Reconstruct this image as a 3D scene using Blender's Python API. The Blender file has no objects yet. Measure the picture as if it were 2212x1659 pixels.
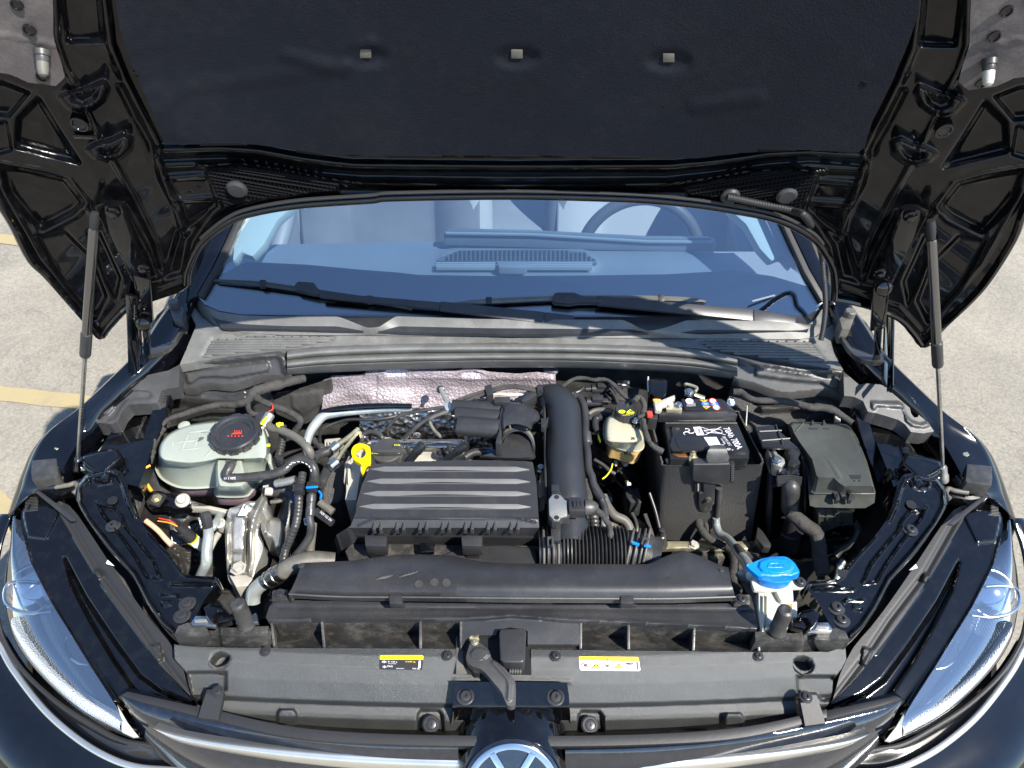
import bpy, bmesh, math, random
import numpy as np
from mathutils import Vector, Matrix
random.seed(7); rng = np.random.default_rng(7)
S = bpy.context.scene
COL = S.collection
# ---------------------------------------------------------------- camera, sky, sun
CAM = Vector((0.0, 0.0, 1.91)); PITCH = math.radians(44.6); FPX = 1600.0; CX, CY = 1106.0, 829.5
cd = bpy.data.cameras.new('camera'); cam = bpy.data.objects.new('camera', cd); COL.objects.link(cam)
cam.location = CAM; cam.rotation_euler = (math.pi/2 - PITCH, 0, 0)
cd.sensor_width = 36; cd.lens = FPX/2212*36; cd.clip_start = .02; cd.clip_end = 600
S.camera = cam
SUN = Vector((.48, -.42, .77)).normalized()
w = bpy.data.worlds.new('World'); S.world = w; w.use_nodes = True
nt = w.node_tree; bg = nt.nodes['Background']; sky = nt.nodes.new('ShaderNodeTexSky')
sky.sky_type = 'NISHITA'; sky.sun_disc = False
sky.sun_elevation = math.asin(SUN.z); sky.sun_rotation = math.atan2(SUN.x, SUN.y)
sky.air_density = 1.0; sky.dust_density = .05; sky.ozone_density = 2.0; sky.altitude = 800
nt.links.new(sky.outputs[0], bg.inputs[0]); bg.inputs[1].default_value = .15
sd = bpy.data.lights.new('sun', 'SUN'); sd.energy = 5.0; sd.angle = math.radians(.53); sd.color = (1, .95, .86)
so = bpy.data.objects.new('sun', sd); COL.objects.link(so); so.location = (2, -1, 5)
so.rotation_euler = SUN.to_track_quat('Z', 'Y').to_euler()
S.view_settings.view_transform = 'Standard'; S.view_settings.look = 'None'
S.view_settings.gamma = 1; S.view_settings.use_curve_mapping = False
S.view_settings.exposure = 1.0
S.cycles.max_bounces = 8; S.cycles.transparent_max_bounces = 12; S.cycles.caustics_reflective = False; S.cycles.caustics_refractive = False
S.cycles.sample_clamp_indirect = 4
# ---------------------------------------------------------------- reading positions (photo measurements -> metres)
cp, sp = math.cos(PITCH), math.sin(PITCH)
def ray(x, y):
    u = (x-CX)/FPX; v = (y-CY)/FPX
    return Vector((u, cp - v*sp, -sp - v*cp))
def P(x, y, z):
    d = ray(x, y); return CAM + d*((z-CAM.z)/d.z)
def VY(x, y, Y):
    d = ray(x, y); return CAM + d*(Y/d.y)
HB = Vector((0, 1.05, 1.0)); HA = math.radians(76)
HU = Vector((0, -math.cos(HA), math.sin(HA))); HN = Vector((0, -math.sin(HA), -math.cos(HA)))
def HP(x, y, h=0.0):
    d = ray(x, y); X = 0.; p = None
    for _ in range(7):
        o = h + .085*(min(abs(X), .95)/.75)**2
        t = ((HB + HN*o) - CAM).dot(HN)/d.dot(HN); p = CAM + d*t; X = p.x
    return p
K7 = 700/2212/1.736; K8 = 800/2212/1.736
TR = {'b1': (540, 1400, K7), 'b2': (1140, 1350, K7), 'b3': (1640, 1350, K7), 'b4': (2240, 1350, K7), 'b5': (2740, 1400, K7),
      'c1': (540, 1775, K7), 'c2': (1900, 1775, K7), 'c3': (2500, 1775, K7), 'c4': (3140, 2160, K7),
      'd1': (700, 750, K8), 'd2': (2500, 750, K8)}
for i in range(3):
    for j in range(3): TR['q%d%d' % (i, j)] = (1280*i, 960*j, 1/3)
def T(k, pts):
    ox, oy, s = TR[k]; return [(ox/1.736+p[0]*s, oy/1.736+p[1]*s) + tuple(p[2:]) for p in pts]
def MX(pts, dy=9): return [(2211-p[0], p[1]+dy) + tuple(p[2:]) for p in pts][::-1]
def MS(side, pts, dy=9): return pts if side < 0 else MX(pts, dy)
def cr(pts, n=6, closed=False):
    pts = [np.array(p, float) for p in pts]; m = len(pts); out = []
    if m < 3 and not closed:
        return [tuple(pts[0]+(pts[1]-pts[0])*k/n) for k in range(n+1)]
    rngi = range(m) if closed else range(m-1)
    for i in rngi:
        if closed: a, b, c, d = pts[(i-1) % m], pts[i], pts[(i+1) % m], pts[(i+2) % m]
        else: a, b, c, d = pts[max(i-1, 0)], pts[i], pts[i+1], pts[min(i+2, m-1)]
        for k in range(n):
            t = k/n
            out.append(tuple(.5*((2*b)+(-a+c)*t+(2*a-5*b+4*c-d)*t*t+(-a+3*b-3*c+d)*t**3)))
    if not closed: out.append(tuple(pts[-1]))
    return out
# ---------------------------------------------------------------- object helpers
WL = {}
def wl(o): return WL.get(o.name, Vector((0, 0, 0))) if o is not None else Vector((0, 0, 0))
def link(name, me, mat, parent=None):
    o = bpy.data.objects.new(name, me); COL.objects.link(o)
    if mat is not None: me.materials.append(mat)
    off = wl(parent)
    if parent is not None:
        o.parent = parent
    if off.length > 0: me.transform(Matrix.Translation(-off))
    WL[o.name] = off.copy()
    return o
def thing(name, label, cat, loc=(0, 0, 0), group=None):
    o = bpy.data.objects.new(name, None); COL.objects.link(o); o.location = loc; o.empty_display_size = .05
    o['label'] = label; o['category'] = cat
    if group: o['group'] = group
    WL[o.name] = Vector(loc); return o
def tag(o, label, cat, group=None):
    o['label'] = label; o['category'] = cat
    if group: o['group'] = group
    return o
def fin(bm, bevel=0, ang=32, seg=2):
    bmesh.ops.remove_doubles(bm, verts=bm.verts, dist=1e-5)
    bmesh.ops.recalc_face_normals(bm, faces=bm.faces)
    if bevel > 0:
        es = [e for e in bm.edges if len(e.link_faces) == 2 and e.calc_face_angle(0) > math.radians(35)]
        try: bmesh.ops.bevel(bm, geom=es, offset=bevel, segments=seg, affect='EDGES', clamp_overlap=True, profile=.6)
        except Exception: pass
    me = bpy.data.meshes.new('mesh'); bm.to_mesh(me); bm.free()
    me.polygons.foreach_set('use_smooth', [True]*len(me.polygons)); me.set_sharp_from_angle(angle=math.radians(ang))
    return me
def prism(name, P3, mat, parent=None, t=.01, d=(0, 0, -1), bevel=.0015, seg=2):
    """closed outline P3 of 3-D points, given thickness t along d"""
    bm = bmesh.new(); d = Vector(d).normalized()*t
    a = [bm.verts.new(Vector(p)) for p in P3]; b = [bm.verts.new(Vector(p)+d) for p in P3]
    n = len(a)
    bm.faces.new(a); bm.faces.new(b[::-1])
    for i in range(n): bm.faces.new((a[i], b[i], b[(i+1) % n], a[(i+1) % n]))
    me = fin(bm, bevel, seg=seg)
    return link(name, me, mat, parent)
def pz(pts, z): return [P(p[0], p[1], p[2] if len(p) > 2 else z) for p in pts]
def poly(name, pts, mat, parent=None, z=.8, t=.01, d=(0, 0, -1), bevel=.0015, sm=0, seg=2):
    if sm: pts = cr([tuple(p) + (() if len(p) > 2 else (z,)) for p in pts], sm, True)
    return prism(name, pz(pts, z), mat, parent, t, d, bevel, seg)
def tube3(name, P3, r, mat, parent=None, seg=12, sm=6, corr=None, flat=1.0, up=None, caps=True, wr=0):
    n0 = len(P3); rr = list(r) if hasattr(r, '__len__') else [r]*n0
    q = cr([tuple(p)+(rr[i],) for i, p in enumerate(P3)], sm)
    if corr or wr:
        res = [q[0]]; step = (corr[0]/6 if corr else .004)
        acc = 0; pts = np.array(q); L = np.concatenate([[0], np.cumsum(np.linalg.norm(np.diff(pts[:, :3], axis=0), axis=1))])
        m = max(2, int(L[-1]/step)); ss = np.linspace(0, L[-1], m+1)
        q = [tuple(np.interp(s, L, pts[:, k]) for k in range(4)) for s in ss]
        if corr: q = [(a, b, c, rad+corr[1]*math.copysign(abs(math.sin(2*math.pi*s/corr[0]))**.5, math.sin(2*math.pi*s/corr[0]))) for (a, b, c, rad), s in zip(q, ss)]
        if wr: q = [(a, b, c, rad*(1+wr*math.sin(s*420+math.sin(s*90)*3)+wr*.7*math.sin(s*137))) for (a, b, c, rad), s in zip(q, ss)]
    pts = [Vector(p[:3]) for p in q]; bm = bmesh.new(); rings = []
    N = None
    for i, p in enumerate(pts):
        tg = (pts[min(i+1, len(pts)-1)]-pts[max(i-1, 0)])
        if tg.length < 1e-9: tg = Vector((0, 0, 1))
        tg.normalize()
        if N is None:
            N = Vector(up) if up else (Vector((0, 0, 1)) if abs(tg.z) < .9 else Vector((0, 1, 0)))
        N = (N - tg*N.dot(tg)).normalized(); B = tg.cross(N)
        rings.append([bm.verts.new(p + (N*math.cos(a)*flat + B*math.sin(a))*q[i][3]) for a in [2*math.pi*k/seg for k in range(seg)]])
    for a, b in zip(rings, rings[1:]):
        for k in range(seg): bm.faces.new((a[k], a[(k+1) % seg], b[(k+1) % seg], b[k]))
    if caps: bm.faces.new(rings[0][::-1]); bm.faces.new(rings[-1])
    return link(name, fin(bm, 0, 40 if not corr else 60), mat, parent)
def tube(name, pts, r, mat, parent=None, z=.8, **k): return tube3(name, pz(pts, z), r, mat, parent, **k)
def lathe(name, c, prof, mat, parent=None, axis=(0, 0, 1), seg=32, star=None, bevel=0, sx=1.0, cap0=True):
    """prof: (radius, height) along axis from c; star=(count, amp) makes knurls"""
    ax = Vector(axis).normalized(); u = ax.orthogonal().normalized(); 
    if abs(ax.z) > .5: u = (Vector((1, 0, 0)) - ax*ax.x).normalized()
    v = ax.cross(u); c = Vector(c); bm = bmesh.new(); rings = []
    for (r, h) in prof:
        if r <= 1e-6: rings.append([bm.verts.new(c+ax*h)]); continue
        rings.append([bm.verts.new(c+ax*h+(u*math.cos(a)*sx+v*math.sin(a))*r*(1+(star[1]*(1 if (math.sin(a*star[0]) > 0) else -1) if star else 0))) for a in [2*math.pi*(k+.5)/seg for k in range(seg)]])
    for a, b in zip(rings, rings[1:]):
        if len(a) == 1 and len(b) == 1: continue
        for k in range(seg):
            if len(a) == 1: bm.faces.new((a[0], b[k], b[(k+1) % seg]))
            elif len(b) == 1: bm.faces.new((a[k], b[0], a[(k+1) % seg]))
            else: bm.faces.new((a[k], b[k], b[(k+1) % seg], a[(k+1) % seg]))
    for rg, s in ((rings[0], 1), (rings[-1], -1)):
        if len(rg) > 2 and (cap0 or s < 0): bm.faces.new(rg[::s])
    return link(name, fin(bm, bevel), mat, parent)
def box(name, c, size, mat, parent=None, X=(1, 0, 0), Z=(0, 0, 1), bevel=.002):
    X = Vector(X).normalized(); Z = Vector(Z).normalized(); Z = (Z-X*Z.dot(X)).normalized(); Y = Z.cross(X); c = Vector(c)
    s = [k/2 for k in size]
    pts = [c + X*a*s[0] + Y*b*s[1] + Z*s[2] for a, b in ((-1, -1), (1, -1), (1, 1), (-1, 1))]
    return prism(name, pts, mat, parent, size[2], -Z, bevel)
def grid(name, rows, mat, parent=None, sm=(1, 4), thick=0, ang=40, closed=False):
    """rows: list of lists of 3-D points (equal length); Catmull-Rom refined both ways"""
    A = [cr([tuple(p) for p in r], sm[1]) if sm[1] > 1 else [tuple(p) for p in r] for r in rows]
    if sm[0] > 1:
        cols = [cr([A[i][j] for i in range(len(A))], sm[0]) for j in range(len(A[0]))]
        A = [[cols[j][i] for j in range(len(cols))] for i in range(len(cols[0]))]
    bm = bmesh.new(); V = [[bm.verts.new(p) for p in r] for r in A]
    for a, b in zip(V, V[1:]):
        for k in range(len(a)-1): bm.faces.new((a[k], a[k+1], b[k+1], b[k]))
    me = fin(bm, 0, ang); o = link(name, me, mat, parent)
    if thick:
        m = o.modifiers.new('s', 'SOLIDIFY'); m.thickness = thick; m.offset = -1
    return o
def resamp(pts, n):
    p = np.array(list(pts)+[pts[0]], float); L = np.concatenate([[0], np.cumsum(np.linalg.norm(np.diff(p[:, :2], axis=0), axis=1))])
    s = np.linspace(0, L[-1], n, endpoint=False); return [tuple(np.interp(t, L, p[:, k]) for k in range(p.shape[1])) for t in s]
def loft(name, rings, mat, parent=None, n=72, cap=(True, True), ang=45, sm=5, start=0):
    """rings: list of closed outlines (x,y,z) in photo px + height; all start near the same bearing"""
    R = []
    for r in rings:
        q = cr(r, sm, True) if sm else r
        q = resamp(q, n)
        R.append([P(*p) for p in q])
    bm = bmesh.new(); V = [[bm.verts.new(p) for p in r] for r in R]
    for a, b in zip(V, V[1:]):
        for k in range(n): bm.faces.new((a[k], b[k], b[(k+1) % n], a[(k+1) % n]))
    if cap[0]: bm.faces.new(V[0])
    if cap[1]: bm.faces.new(V[-1][::-1])
    return link(name, fin(bm, 0, ang), mat, parent)
def sdf(px, py, poly_):
    """signed distance (inside positive) of arrays to polygon"""
    d = np.full(px.shape, 1e9); ins = np.zeros(px.shape, bool); m = len(poly_)
    for i in range(m):
        x0, y0 = poly_[i][:2]; x1, y1 = poly_[(i+1) % m][:2]
        ex, ey = x1-x0, y1-y0; L = ex*ex+ey*ey+1e-12
        t = np.clip(((px-x0)*ex+(py-y0)*ey)/L, 0, 1)
        d = np.minimum(d, np.hypot(px-x0-t*ex, py-y0-t*ey))
        c = ((y0 > py) != (y1 > py)) & (px < ex*(py-y0)/(ey+1e-12)+x0)
        ins ^= c
    return np.where(ins, d, -d)
def pdist(px, py, line):
    d = np.full(px.shape, 1e9)
    for (a, b) in zip(line, line[1:]):
        ex, ey = b[0]-a[0], b[1]-a[1]; L = ex*ex+ey*ey+1e-12
        t = np.clip(((px-a[0])*ex+(py-a[1])*ey)/L, 0, 1)
        d = np.minimum(d, np.hypot(px-a[0]-t*ex, py-a[1]-t*ey))
    return d
def rsc(r, f): return [q*f for q in r] if hasattr(r, '__len__') else r*f
def sst(x): x = np.clip(x, 0, 1); return x*x*(3-2*x)
def relief(name, outline, surf, feats, mat, parent=None, step=4, thick=.006, tdir=None, sm=4, holes=(), ang=60, noise=0):
    """pressed panel: outline filled by a fine mesh lying on surf(x, y, h); feats: ('p', polygon, height, soft px) | ('l', line, height, half px)"""
    if sm: outline = cr([p[:2] for p in outline], sm, True)
    ol = np.array([p[:2] for p in outline]); x0, y0 = ol.min(0)-step; x1, y1 = ol.max(0)+step
    xs = np.arange(x0, x1+step, step); ys = np.arange(y0, y1+step, step); X, Y = np.meshgrid(xs, ys)
    D = sdf(X, Y, outline)
    for h in holes: D = np.minimum(D, -sdf(X, Y, h))
    keep = D > -step*.75
    # pull outside vertices onto the nearest outline point
    gy, gx = np.gradient(D, step); gl = np.hypot(gx, gy)+1e-9
    out = D < 0
    X = np.where(out, X - gx/gl*D, X); Y = np.where(out, Y - gy/gl*D, Y)
    Hh = np.zeros(X.shape)
    for f in feats:
        if f[0] == 'p': Hh += f[2]*sst(sdf(X, Y, f[1])/f[3]+.5)
        else: Hh += f[2]*sst(1-pdist(X, Y, f[1])/f[3])
    if noise: Hh += noise*(np.sin(X*.031+Y*.017)+np.sin(X*.013-Y*.041+1)+.6*np.sin(X*.07+2)*np.sin(Y*.09))
    bm = bmesh.new(); V = {}
    for i in range(X.shape[0]):
        for j in range(X.shape[1]):
            if keep[i, j]: V[i, j] = bm.verts.new(surf(X[i, j], Y[i, j], Hh[i, j]))
    for i in range(X.shape[0]-1):
        for j in range(X.shape[1]-1):
            q = [V.get(k) for k in ((i, j), (i, j+1), (i+1, j+1), (i+1, j))]
            q = [v for v in q if v]
            if len(q) >= 3 and (D[i:i+2, j:j+2] > 0).sum() >= 1:
                try: bm.faces.new(q)
                except ValueError: pass
    loose = [v for v in bm.verts if not v.link_faces]; bmesh.ops.delete(bm, geom=loose, context='VERTS')
    bmesh.ops.recalc_face_normals(bm, faces=bm.faces)
    if thick:
        be = [e for e in bm.edges if len(e.link_faces) == 1]
        r = bmesh.ops.extrude_edge_only(bm, edges=be); vs = [g for g in r['geom'] if isinstance(g, bmesh.types.BMVert)]
        td = Vector(tdir or (0, 0, -1)).normalized()*thick
        for v in vs: v.co += td
    return link(name, fin(bm, 0, ang), mat, parent)
def zs(z):
    """horizontal base at height z (number or function of px)"""
    if callable(z): return lambda x, y, h: P(x, y, z(x, y)+h)
    return lambda x, y, h: P(x, y, z+h)
def lin(y0, z0, y1, z1):
    return lambda x, y: z0+(z1-z0)*min(1, max(0, (y-y0)/(y1-y0)))
def text(name, s, A, B, U, mat, parent=None, depth=.0003, lift=.0006):
    """string filling the box: A lower left, B lower right, U upper left (3-D)"""
    cu = bpy.data.curves.new('t', 'FONT'); cu.body = s; cu.extrude = 0
    to = bpy.data.objects.new('t', cu); COL.objects.link(to); bpy.context.view_layer.update()
    me = bpy.data.meshes.new_from_object(to.evaluated_get(bpy.context.evaluated_depsgraph_get()))
    bpy.data.objects.remove(to); A, B, U = Vector(A), Vector(B), Vector(U)
    xs = [v.co.x for v in me.vertices]; ys = [v.co.y for v in me.vertices]
    x0, x1, y0, y1 = min(xs), max(xs), min(ys), max(ys); n = (B-A).cross(U-A).normalized()
    if n.dot(CAM-A) < 0: n = -n
    for v in me.vertices:
        v.co = A+(B-A)*((v.co.x-x0)/(x1-x0))+(U-A)*((v.co.y-y0)/(y1-y0)) + n*lift
    return link(name, me, mat, parent)
def tpx(name, s, a, b, u, z, mat, parent=None, f=None, lift=.0006):
    g = f or (lambda p: P(p[0], p[1], p[2] if len(p) > 2 else z))
    return text(name, s, g(a), g(b), g(u), mat, parent, lift=lift)
# ---------------------------------------------------------------- materials
def mat(name, col, rough=.5, metal=0, coat=0, spec=.5, bump=0, bscale=200, var=0, vscale=8, dust=0, dustcol=(.35, .32, .27), dscale=14, trans=0, sss=0, brough=None, kind='noise', bdist=.001, ior=None, emit=None):
    m = bpy.data.materials.new(name); m.use_nodes = True; n = m.node_tree.nodes; L = m.node_tree.links; b = n['Principled BSDF']
    b.inputs['Base Color'].default_value = (*col, 1); b.inputs['Roughness'].default_value = rough; b.inputs['Metallic'].default_value = metal
    b.inputs['Coat Weight'].default_value = coat; b.inputs['Coat Roughness'].default_value = .03; b.inputs['Specular IOR Level'].default_value = spec
    if trans: b.inputs['Transmission Weight'].default_value = trans
    if ior: b.inputs['IOR'].default_value = ior
    if sss: b.inputs['Subsurface Weight'].default_value = sss; b.inputs['Subsurface Radius'].default_value = (.02, .02, .018); b.inputs['Subsurface Scale'].default_value = 1
    tc = n.new('ShaderNodeTexCoord')
    def noise(s, d=4, r=.6):
        t = n.new('ShaderNodeTexNoise'); t.inputs['Scale'].default_value = s; t.inputs['Detail'].default_value = d; t.inputs['Roughness'].default_value = r
        L.new(tc.outputs['Object'], t.inputs['Vector']); return t
    src = None
    if var:
        t = noise(vscale); mr = n.new('ShaderNodeMapRange'); mr.inputs[1].default_value = .3; mr.inputs[2].default_value = .7
        mr.inputs[3].default_value = 1-var; mr.inputs[4].default_value = 1+var; L.new(t.outputs[0], mr.inputs[0])
        mx = n.new('ShaderNodeMix'); mx.data_type = 'RGBA'; mx.blend_type = 'MULTIPLY'; mx.inputs[0].default_value = 1
        mx.inputs[6].default_value = (*col, 1); L.new(mr.outputs[0], mx.inputs[7]); src = mx.outputs[2]
        r2 = n.new('ShaderNodeMapRange'); r2.inputs[1].default_value = .3; r2.inputs[2].default_value = .7
        r2.inputs[3].default_value = max(0, rough*(1-var*.5)); r2.inputs[4].default_value = min(1, rough*(1+var*.5)); L.new(t.outputs[0], r2.inputs[0]); L.new(r2.outputs[0], b.inputs['Roughness'])
    if dust:
        t = noise(dscale, 8, .72); t2 = noise(dscale*22, 2, .5); mr = n.new('ShaderNodeMapRange'); mr.inputs[1].default_value = .48; mr.inputs[2].default_value = .8; mr.inputs[3].default_value = 0; mr.inputs[4].default_value = dust
        ad = n.new('ShaderNodeMath'); ad.operation = 'MULTIPLY_ADD'; ad.inputs[1].default_value = .35; L.new(t2.outputs[0], ad.inputs[0]); 
        sb = n.new('ShaderNodeMath'); sb.operation = 'SUBTRACT'; sb.inputs[1].default_value = .17; L.new(t.outputs[0], sb.inputs[0]); L.new(sb.outputs[0], ad.inputs[2])
        L.new(ad.outputs[0], mr.inputs[0]); mx = n.new('ShaderNodeMix'); mx.data_type = 'RGBA'
        L.new(mr.outputs[0], mx.inputs[0]); mx.inputs[7].default_value = (*dustcol, 1)
        if src: L.new(src, mx.inputs[6])
        else: mx.inputs[6].default_value = (*col, 1)
        src = mx.outputs[2]
    if src: L.new(src, b.inputs['Base Color'])
    if bump:
        if kind == 'noise': t = noise(bscale, 3, .6); h = t.outputs[0]
        elif kind == 'voro':
            t = n.new('ShaderNodeTexVoronoi'); t.inputs['Scale'].default_value = bscale; L.new(tc.outputs['Object'], t.inputs['Vector']); h = t.outputs[0]
        elif kind == 'wave':
            t = n.new('ShaderNodeTexWave'); t.inputs['Scale'].default_value = bscale; t.inputs['Distortion'].default_value = 2; L.new(tc.outputs['Object'], t.inputs['Vector']); h = t.outputs[0]
        elif kind == 'weave':
            a = n.new('ShaderNodeTexWave'); a.inputs['Scale'].default_value = bscale; a.bands_direction = 'DIAGONAL'; a.inputs['Distortion'].default_value = .6
            c = n.new('ShaderNodeTexVoronoi'); c.inputs['Scale'].default_value = bscale*2.6; c.inputs['Randomness'].default_value = .35
            for q in (a, c): L.new(tc.outputs['Object'], q.inputs['Vector'])
            ad = n.new('ShaderNodeMath'); ad.operation = 'ADD'; L.new(a.outputs[0], ad.inputs[0]); L.new(c.outputs[0], ad.inputs[1]); h = ad.outputs[0]
        bp = n.new('ShaderNodeBump'); bp.inputs['Strength'].default_value = bump; bp.inputs['Distance'].default_value = bdist
        L.new(h, bp.inputs['Height']); L.new(bp.outputs[0], b.inputs['Normal'])
    if emit: b.inputs['Emission Color'].default_value = (*emit, 1); b.inputs['Emission Strength'].default_value = 1
    return m
M = {}
M['paint'] = mat('black_blue_car_paint', (.002, .0023, .004), .12, 0, 1.0, .15, bump=.02, bscale=900, var=.2, dust=.03, dscale=30, dustcol=(.10, .10, .10))
M['inner'] = mat('black_inner_body_paint', (.002, .002, .0025), .10, 0, 1.0, .1, bump=.03, bscale=60, bdist=.002, dust=.04, dscale=40, dustcol=(.16, .15, .14))
M['hoodin'] = mat('black_bonnet_inner_paint', (.002, .002, .0025), .16, 0, .5, .1, bump=.06, bscale=60, bdist=.002, dust=.06, dscale=40, dustcol=(.14, .14, .14))
M['innerflat'] = mat('matt_grey_primer_body_paint', (.075, .064, .066), .5, 0, .2, .4, bump=.3, bscale=300, dust=.2)
M['pad'] = mat('navy_black_felt_pad', (.0050, .0066, .0115), .75, 0, 0, .2, bump=.6, bscale=380, var=.15, vscale=5, dust=.07, dscale=4, dustcol=(.09, .085, .08))
M['plast'] = mat('black_satin_plastic', (.026, .026, .028), .34, 0, 0, .5, bump=.12, bscale=900, var=.25, vscale=10, dust=.25, dscale=12, dustcol=(.10, .095, .088))
M['plast2'] = mat('grained_grey_black_plastic', (.046, .045, .044), .40, 0, 0, .5, bump=.25, bscale=1100, var=.25, vscale=9, dust=.35, dscale=16, dustcol=(.14, .132, .12))
M['cowl'] = mat('weathered_grey_cowl_plastic', (.115, .113, .105), .46, 0, 0, .5, bump=.25, bscale=1300, var=.2, vscale=7, dust=.5, dscale=30, dustcol=(.26, .25, .23))
M['radc'] = mat('sparkling_grained_green_black_plastic', (.026, .028, .027), .36, 0, 0, .8, bump=.8, bscale=1300, kind='noise', bdist=.0009, var=.2, vscale=6, dust=.10, dscale=18, dustcol=(.15, .15, .14))
M['pipeblk'] = mat('sparkling_black_pipe_plastic', (.022, .024, .028), .30, 0, 0, .5, bump=.5, bscale=900, bdist=.0008, var=.15)
M['dirty'] = mat('dusty_black_plastic', (.030, .029, .028), .4, 0, 0, .5, bump=.3, bscale=300, var=.35, vscale=18, dust=.55, dscale=30, dustcol=(.25, .23, .20))
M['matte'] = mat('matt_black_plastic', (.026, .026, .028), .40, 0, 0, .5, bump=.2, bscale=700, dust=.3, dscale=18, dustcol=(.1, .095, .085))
M['dark'] = mat('deep_black_plastic', (.018, .018, .019), .5, 0, 0, .4, bump=.2, bscale=150, dust=.12, dscale=10, dustcol=(.05, .05, .045))
M['bay'] = mat('oily_black_bay_metal', (.026, .025, .024), .28, 0, .4, .5, bump=.6, bscale=38, bdist=.004, dust=.35, dscale=16, dustcol=(.10, .088, .07))
M['felt'] = mat('charcoal_felt', (.055, .053, .051), .95, 0, 0, .1, bump=.8, bscale=420, var=.4, vscale=30)
M['grain'] = mat('leather_grain_black_plastic', (.055, .053, .052), .42, 0, 0, .5, bump=1.0, bscale=700, kind='voro', bdist=.0012, dust=.25, dscale=12, dustcol=(.12, .11, .10))
M['rubber'] = mat('black_rubber_hose', (.034, .033, .032), .40, 0, 0, .5, bump=.2, bscale=260, var=.25, vscale=30, dust=.4, dscale=30, dustcol=(.13, .125, .115))
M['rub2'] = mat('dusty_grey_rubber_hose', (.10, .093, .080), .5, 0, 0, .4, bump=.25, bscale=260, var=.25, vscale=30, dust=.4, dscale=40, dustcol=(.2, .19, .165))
M['tape'] = mat('black_cloth_harness_tape', (.042, .040, .037), .8, 0, 0, .3, bump=1.0, bscale=220, bdist=.002, var=.35, vscale=50, dust=.3, dscale=60, dustcol=(.13, .12, .11))
M['wire'] = mat('black_cable_sheath', (.02, .02, .02), .4, dust=.3, dscale=60, dustcol=(.1, .1, .09))
M['tank'] = mat('milky_green_white_tank_plastic', (.33, .36, .305), .28, 0, .25, .5, bump=.05, bscale=60, var=.05, vscale=16, sss=.25)
M['coolant'] = mat('pink_tinted_lower_tank_plastic', (.27, .19, .23), .3, 0, .25, .5, bump=.05, bscale=60, var=.1, vscale=16, sss=.25)
M['bfluid'] = mat('cream_reservoir_plastic', (.46, .43, .31), .3, 0, .25, .5, var=.06, vscale=20, sss=.3)
M['amber'] = mat('amber_fluid_reservoir_plastic', (.50, .32, .12), .35, 0, .25, .5, var=.08, vscale=20, sss=.3)
M['wplast'] = mat('white_nylon_plastic', (.52, .51, .43), .4, 0, 0, .5, bump=.1, bscale=300, var=.06, vscale=15, dust=.15, dscale=30, dustcol=(.4, .38, .32))
M['blue'] = mat('bright_blue_cap_plastic', (.0, .19, .58), .4, 0, .1, .4, bump=.04, bscale=400, var=.08, dust=.12, dscale=60, dustcol=(.2, .35, .5))
M['yellow'] = mat('yellow_handle_plastic', (.85, .52, .0), .35, 0, .1, .5)
M['alu'] = mat('cast_aluminium', (.44, .43, .40), .42, .75, 0, .5, bump=.6, bscale=240, var=.2, vscale=14, dust=.35, dscale=20, dustcol=(.3, .28, .22))
M['alub'] = mat('dull_cast_cream_metal', (.52, .49, .42), .5, .35, 0, .5, bump=.6, bscale=200, var=.25, vscale=25, dust=.4, dscale=25, dustcol=(.25, .21, .16))
M['pipe'] = mat('silver_painted_pipe', (.46, .50, .49), .3, .55, .2, .5, bump=.2, bscale=100, var=.2, vscale=24)
M['steel'] = mat('brushed_steel', (.50, .50, .48), .28, 1, 0, .5, bump=.1, bscale=300, var=.25, vscale=30)
M['zinc'] = mat('yellow_zinc_plated_steel', (.55, .50, .33), .35, .8, 0, .5, bump=.2, bscale=120, var=.3, vscale=40)
M['chrome'] = mat('satin_chrome', (.72, .72, .70), .16, 1, 0, .5, var=.1, vscale=40)
M['strut'] = mat('dark_glossy_strut_paint', (.20, .20, .205), .17, 1.0, .3, .5)
M['foil'] = mat('embossed_pinkish_foil', (.46, .395, .42), .38, .45, 0, .5, bump=1.0, bscale=190, kind='voro', bdist=.0018, var=.28, vscale=14)
M['foil2'] = mat('crumpled_silver_foil', (.55, .54, .52), .3, 1, 0, .5, bump=1, bscale=90, kind='voro', bdist=.004, var=.25, vscale=25)
M['copper'] = mat('bare_copper_terminal', (.65, .30, .14), .35, .9)
M['hring'] = mat('peach_rubber_tube', (.62, .36, .24), .6, bump=.2, bscale=100, var=.15, vscale=30)
M['batt'] = mat('battery_case_black', (.012, .012, .013), .32, 0, .2, .5, bump=.1, bscale=600, dust=.25, dscale=15, dustcol=(.07, .07, .065))
M['prw'] = mat('white_print', (.75, .72, .76), .5); M['pry'] = mat('yellow_print', (.80, .78, .02), .45); M['prr'] = mat('red_print', (.72, .05, .03), .5)
M['pro'] = mat('orange_print', (.85, .36, .03), .5); M['prb'] = mat('blue_print', (.05, .17, .6), .5); M['prk'] = mat('black_print', (.01, .01, .01), .5)
M['sty'] = mat('yellow_sticker', (.85, .62, .0), .4); M['stw'] = mat('white_sticker', (.74, .74, .76), .4); M['stk'] = mat('black_sticker', (.015, .013, .014), .4)
M['glasspl'] = mat('clear_lens_plastic', (1, 1, 1), .02, trans=1, ior=1.2)
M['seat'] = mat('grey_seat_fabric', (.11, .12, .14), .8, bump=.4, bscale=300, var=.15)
M['seatw'] = mat('pale_seat_side_and_sunlit_fabric', (.30, .32, .34), .8, bump=.4, bscale=300)
M['dash'] = mat('grey_dashboard_plastic', (.20, .215, .24), .55, bump=.1, bscale=600, var=.08)
M['wheelr'] = mat('steering_wheel_leather', (.06, .065, .075), .35, bump=.1, bscale=600)
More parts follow.
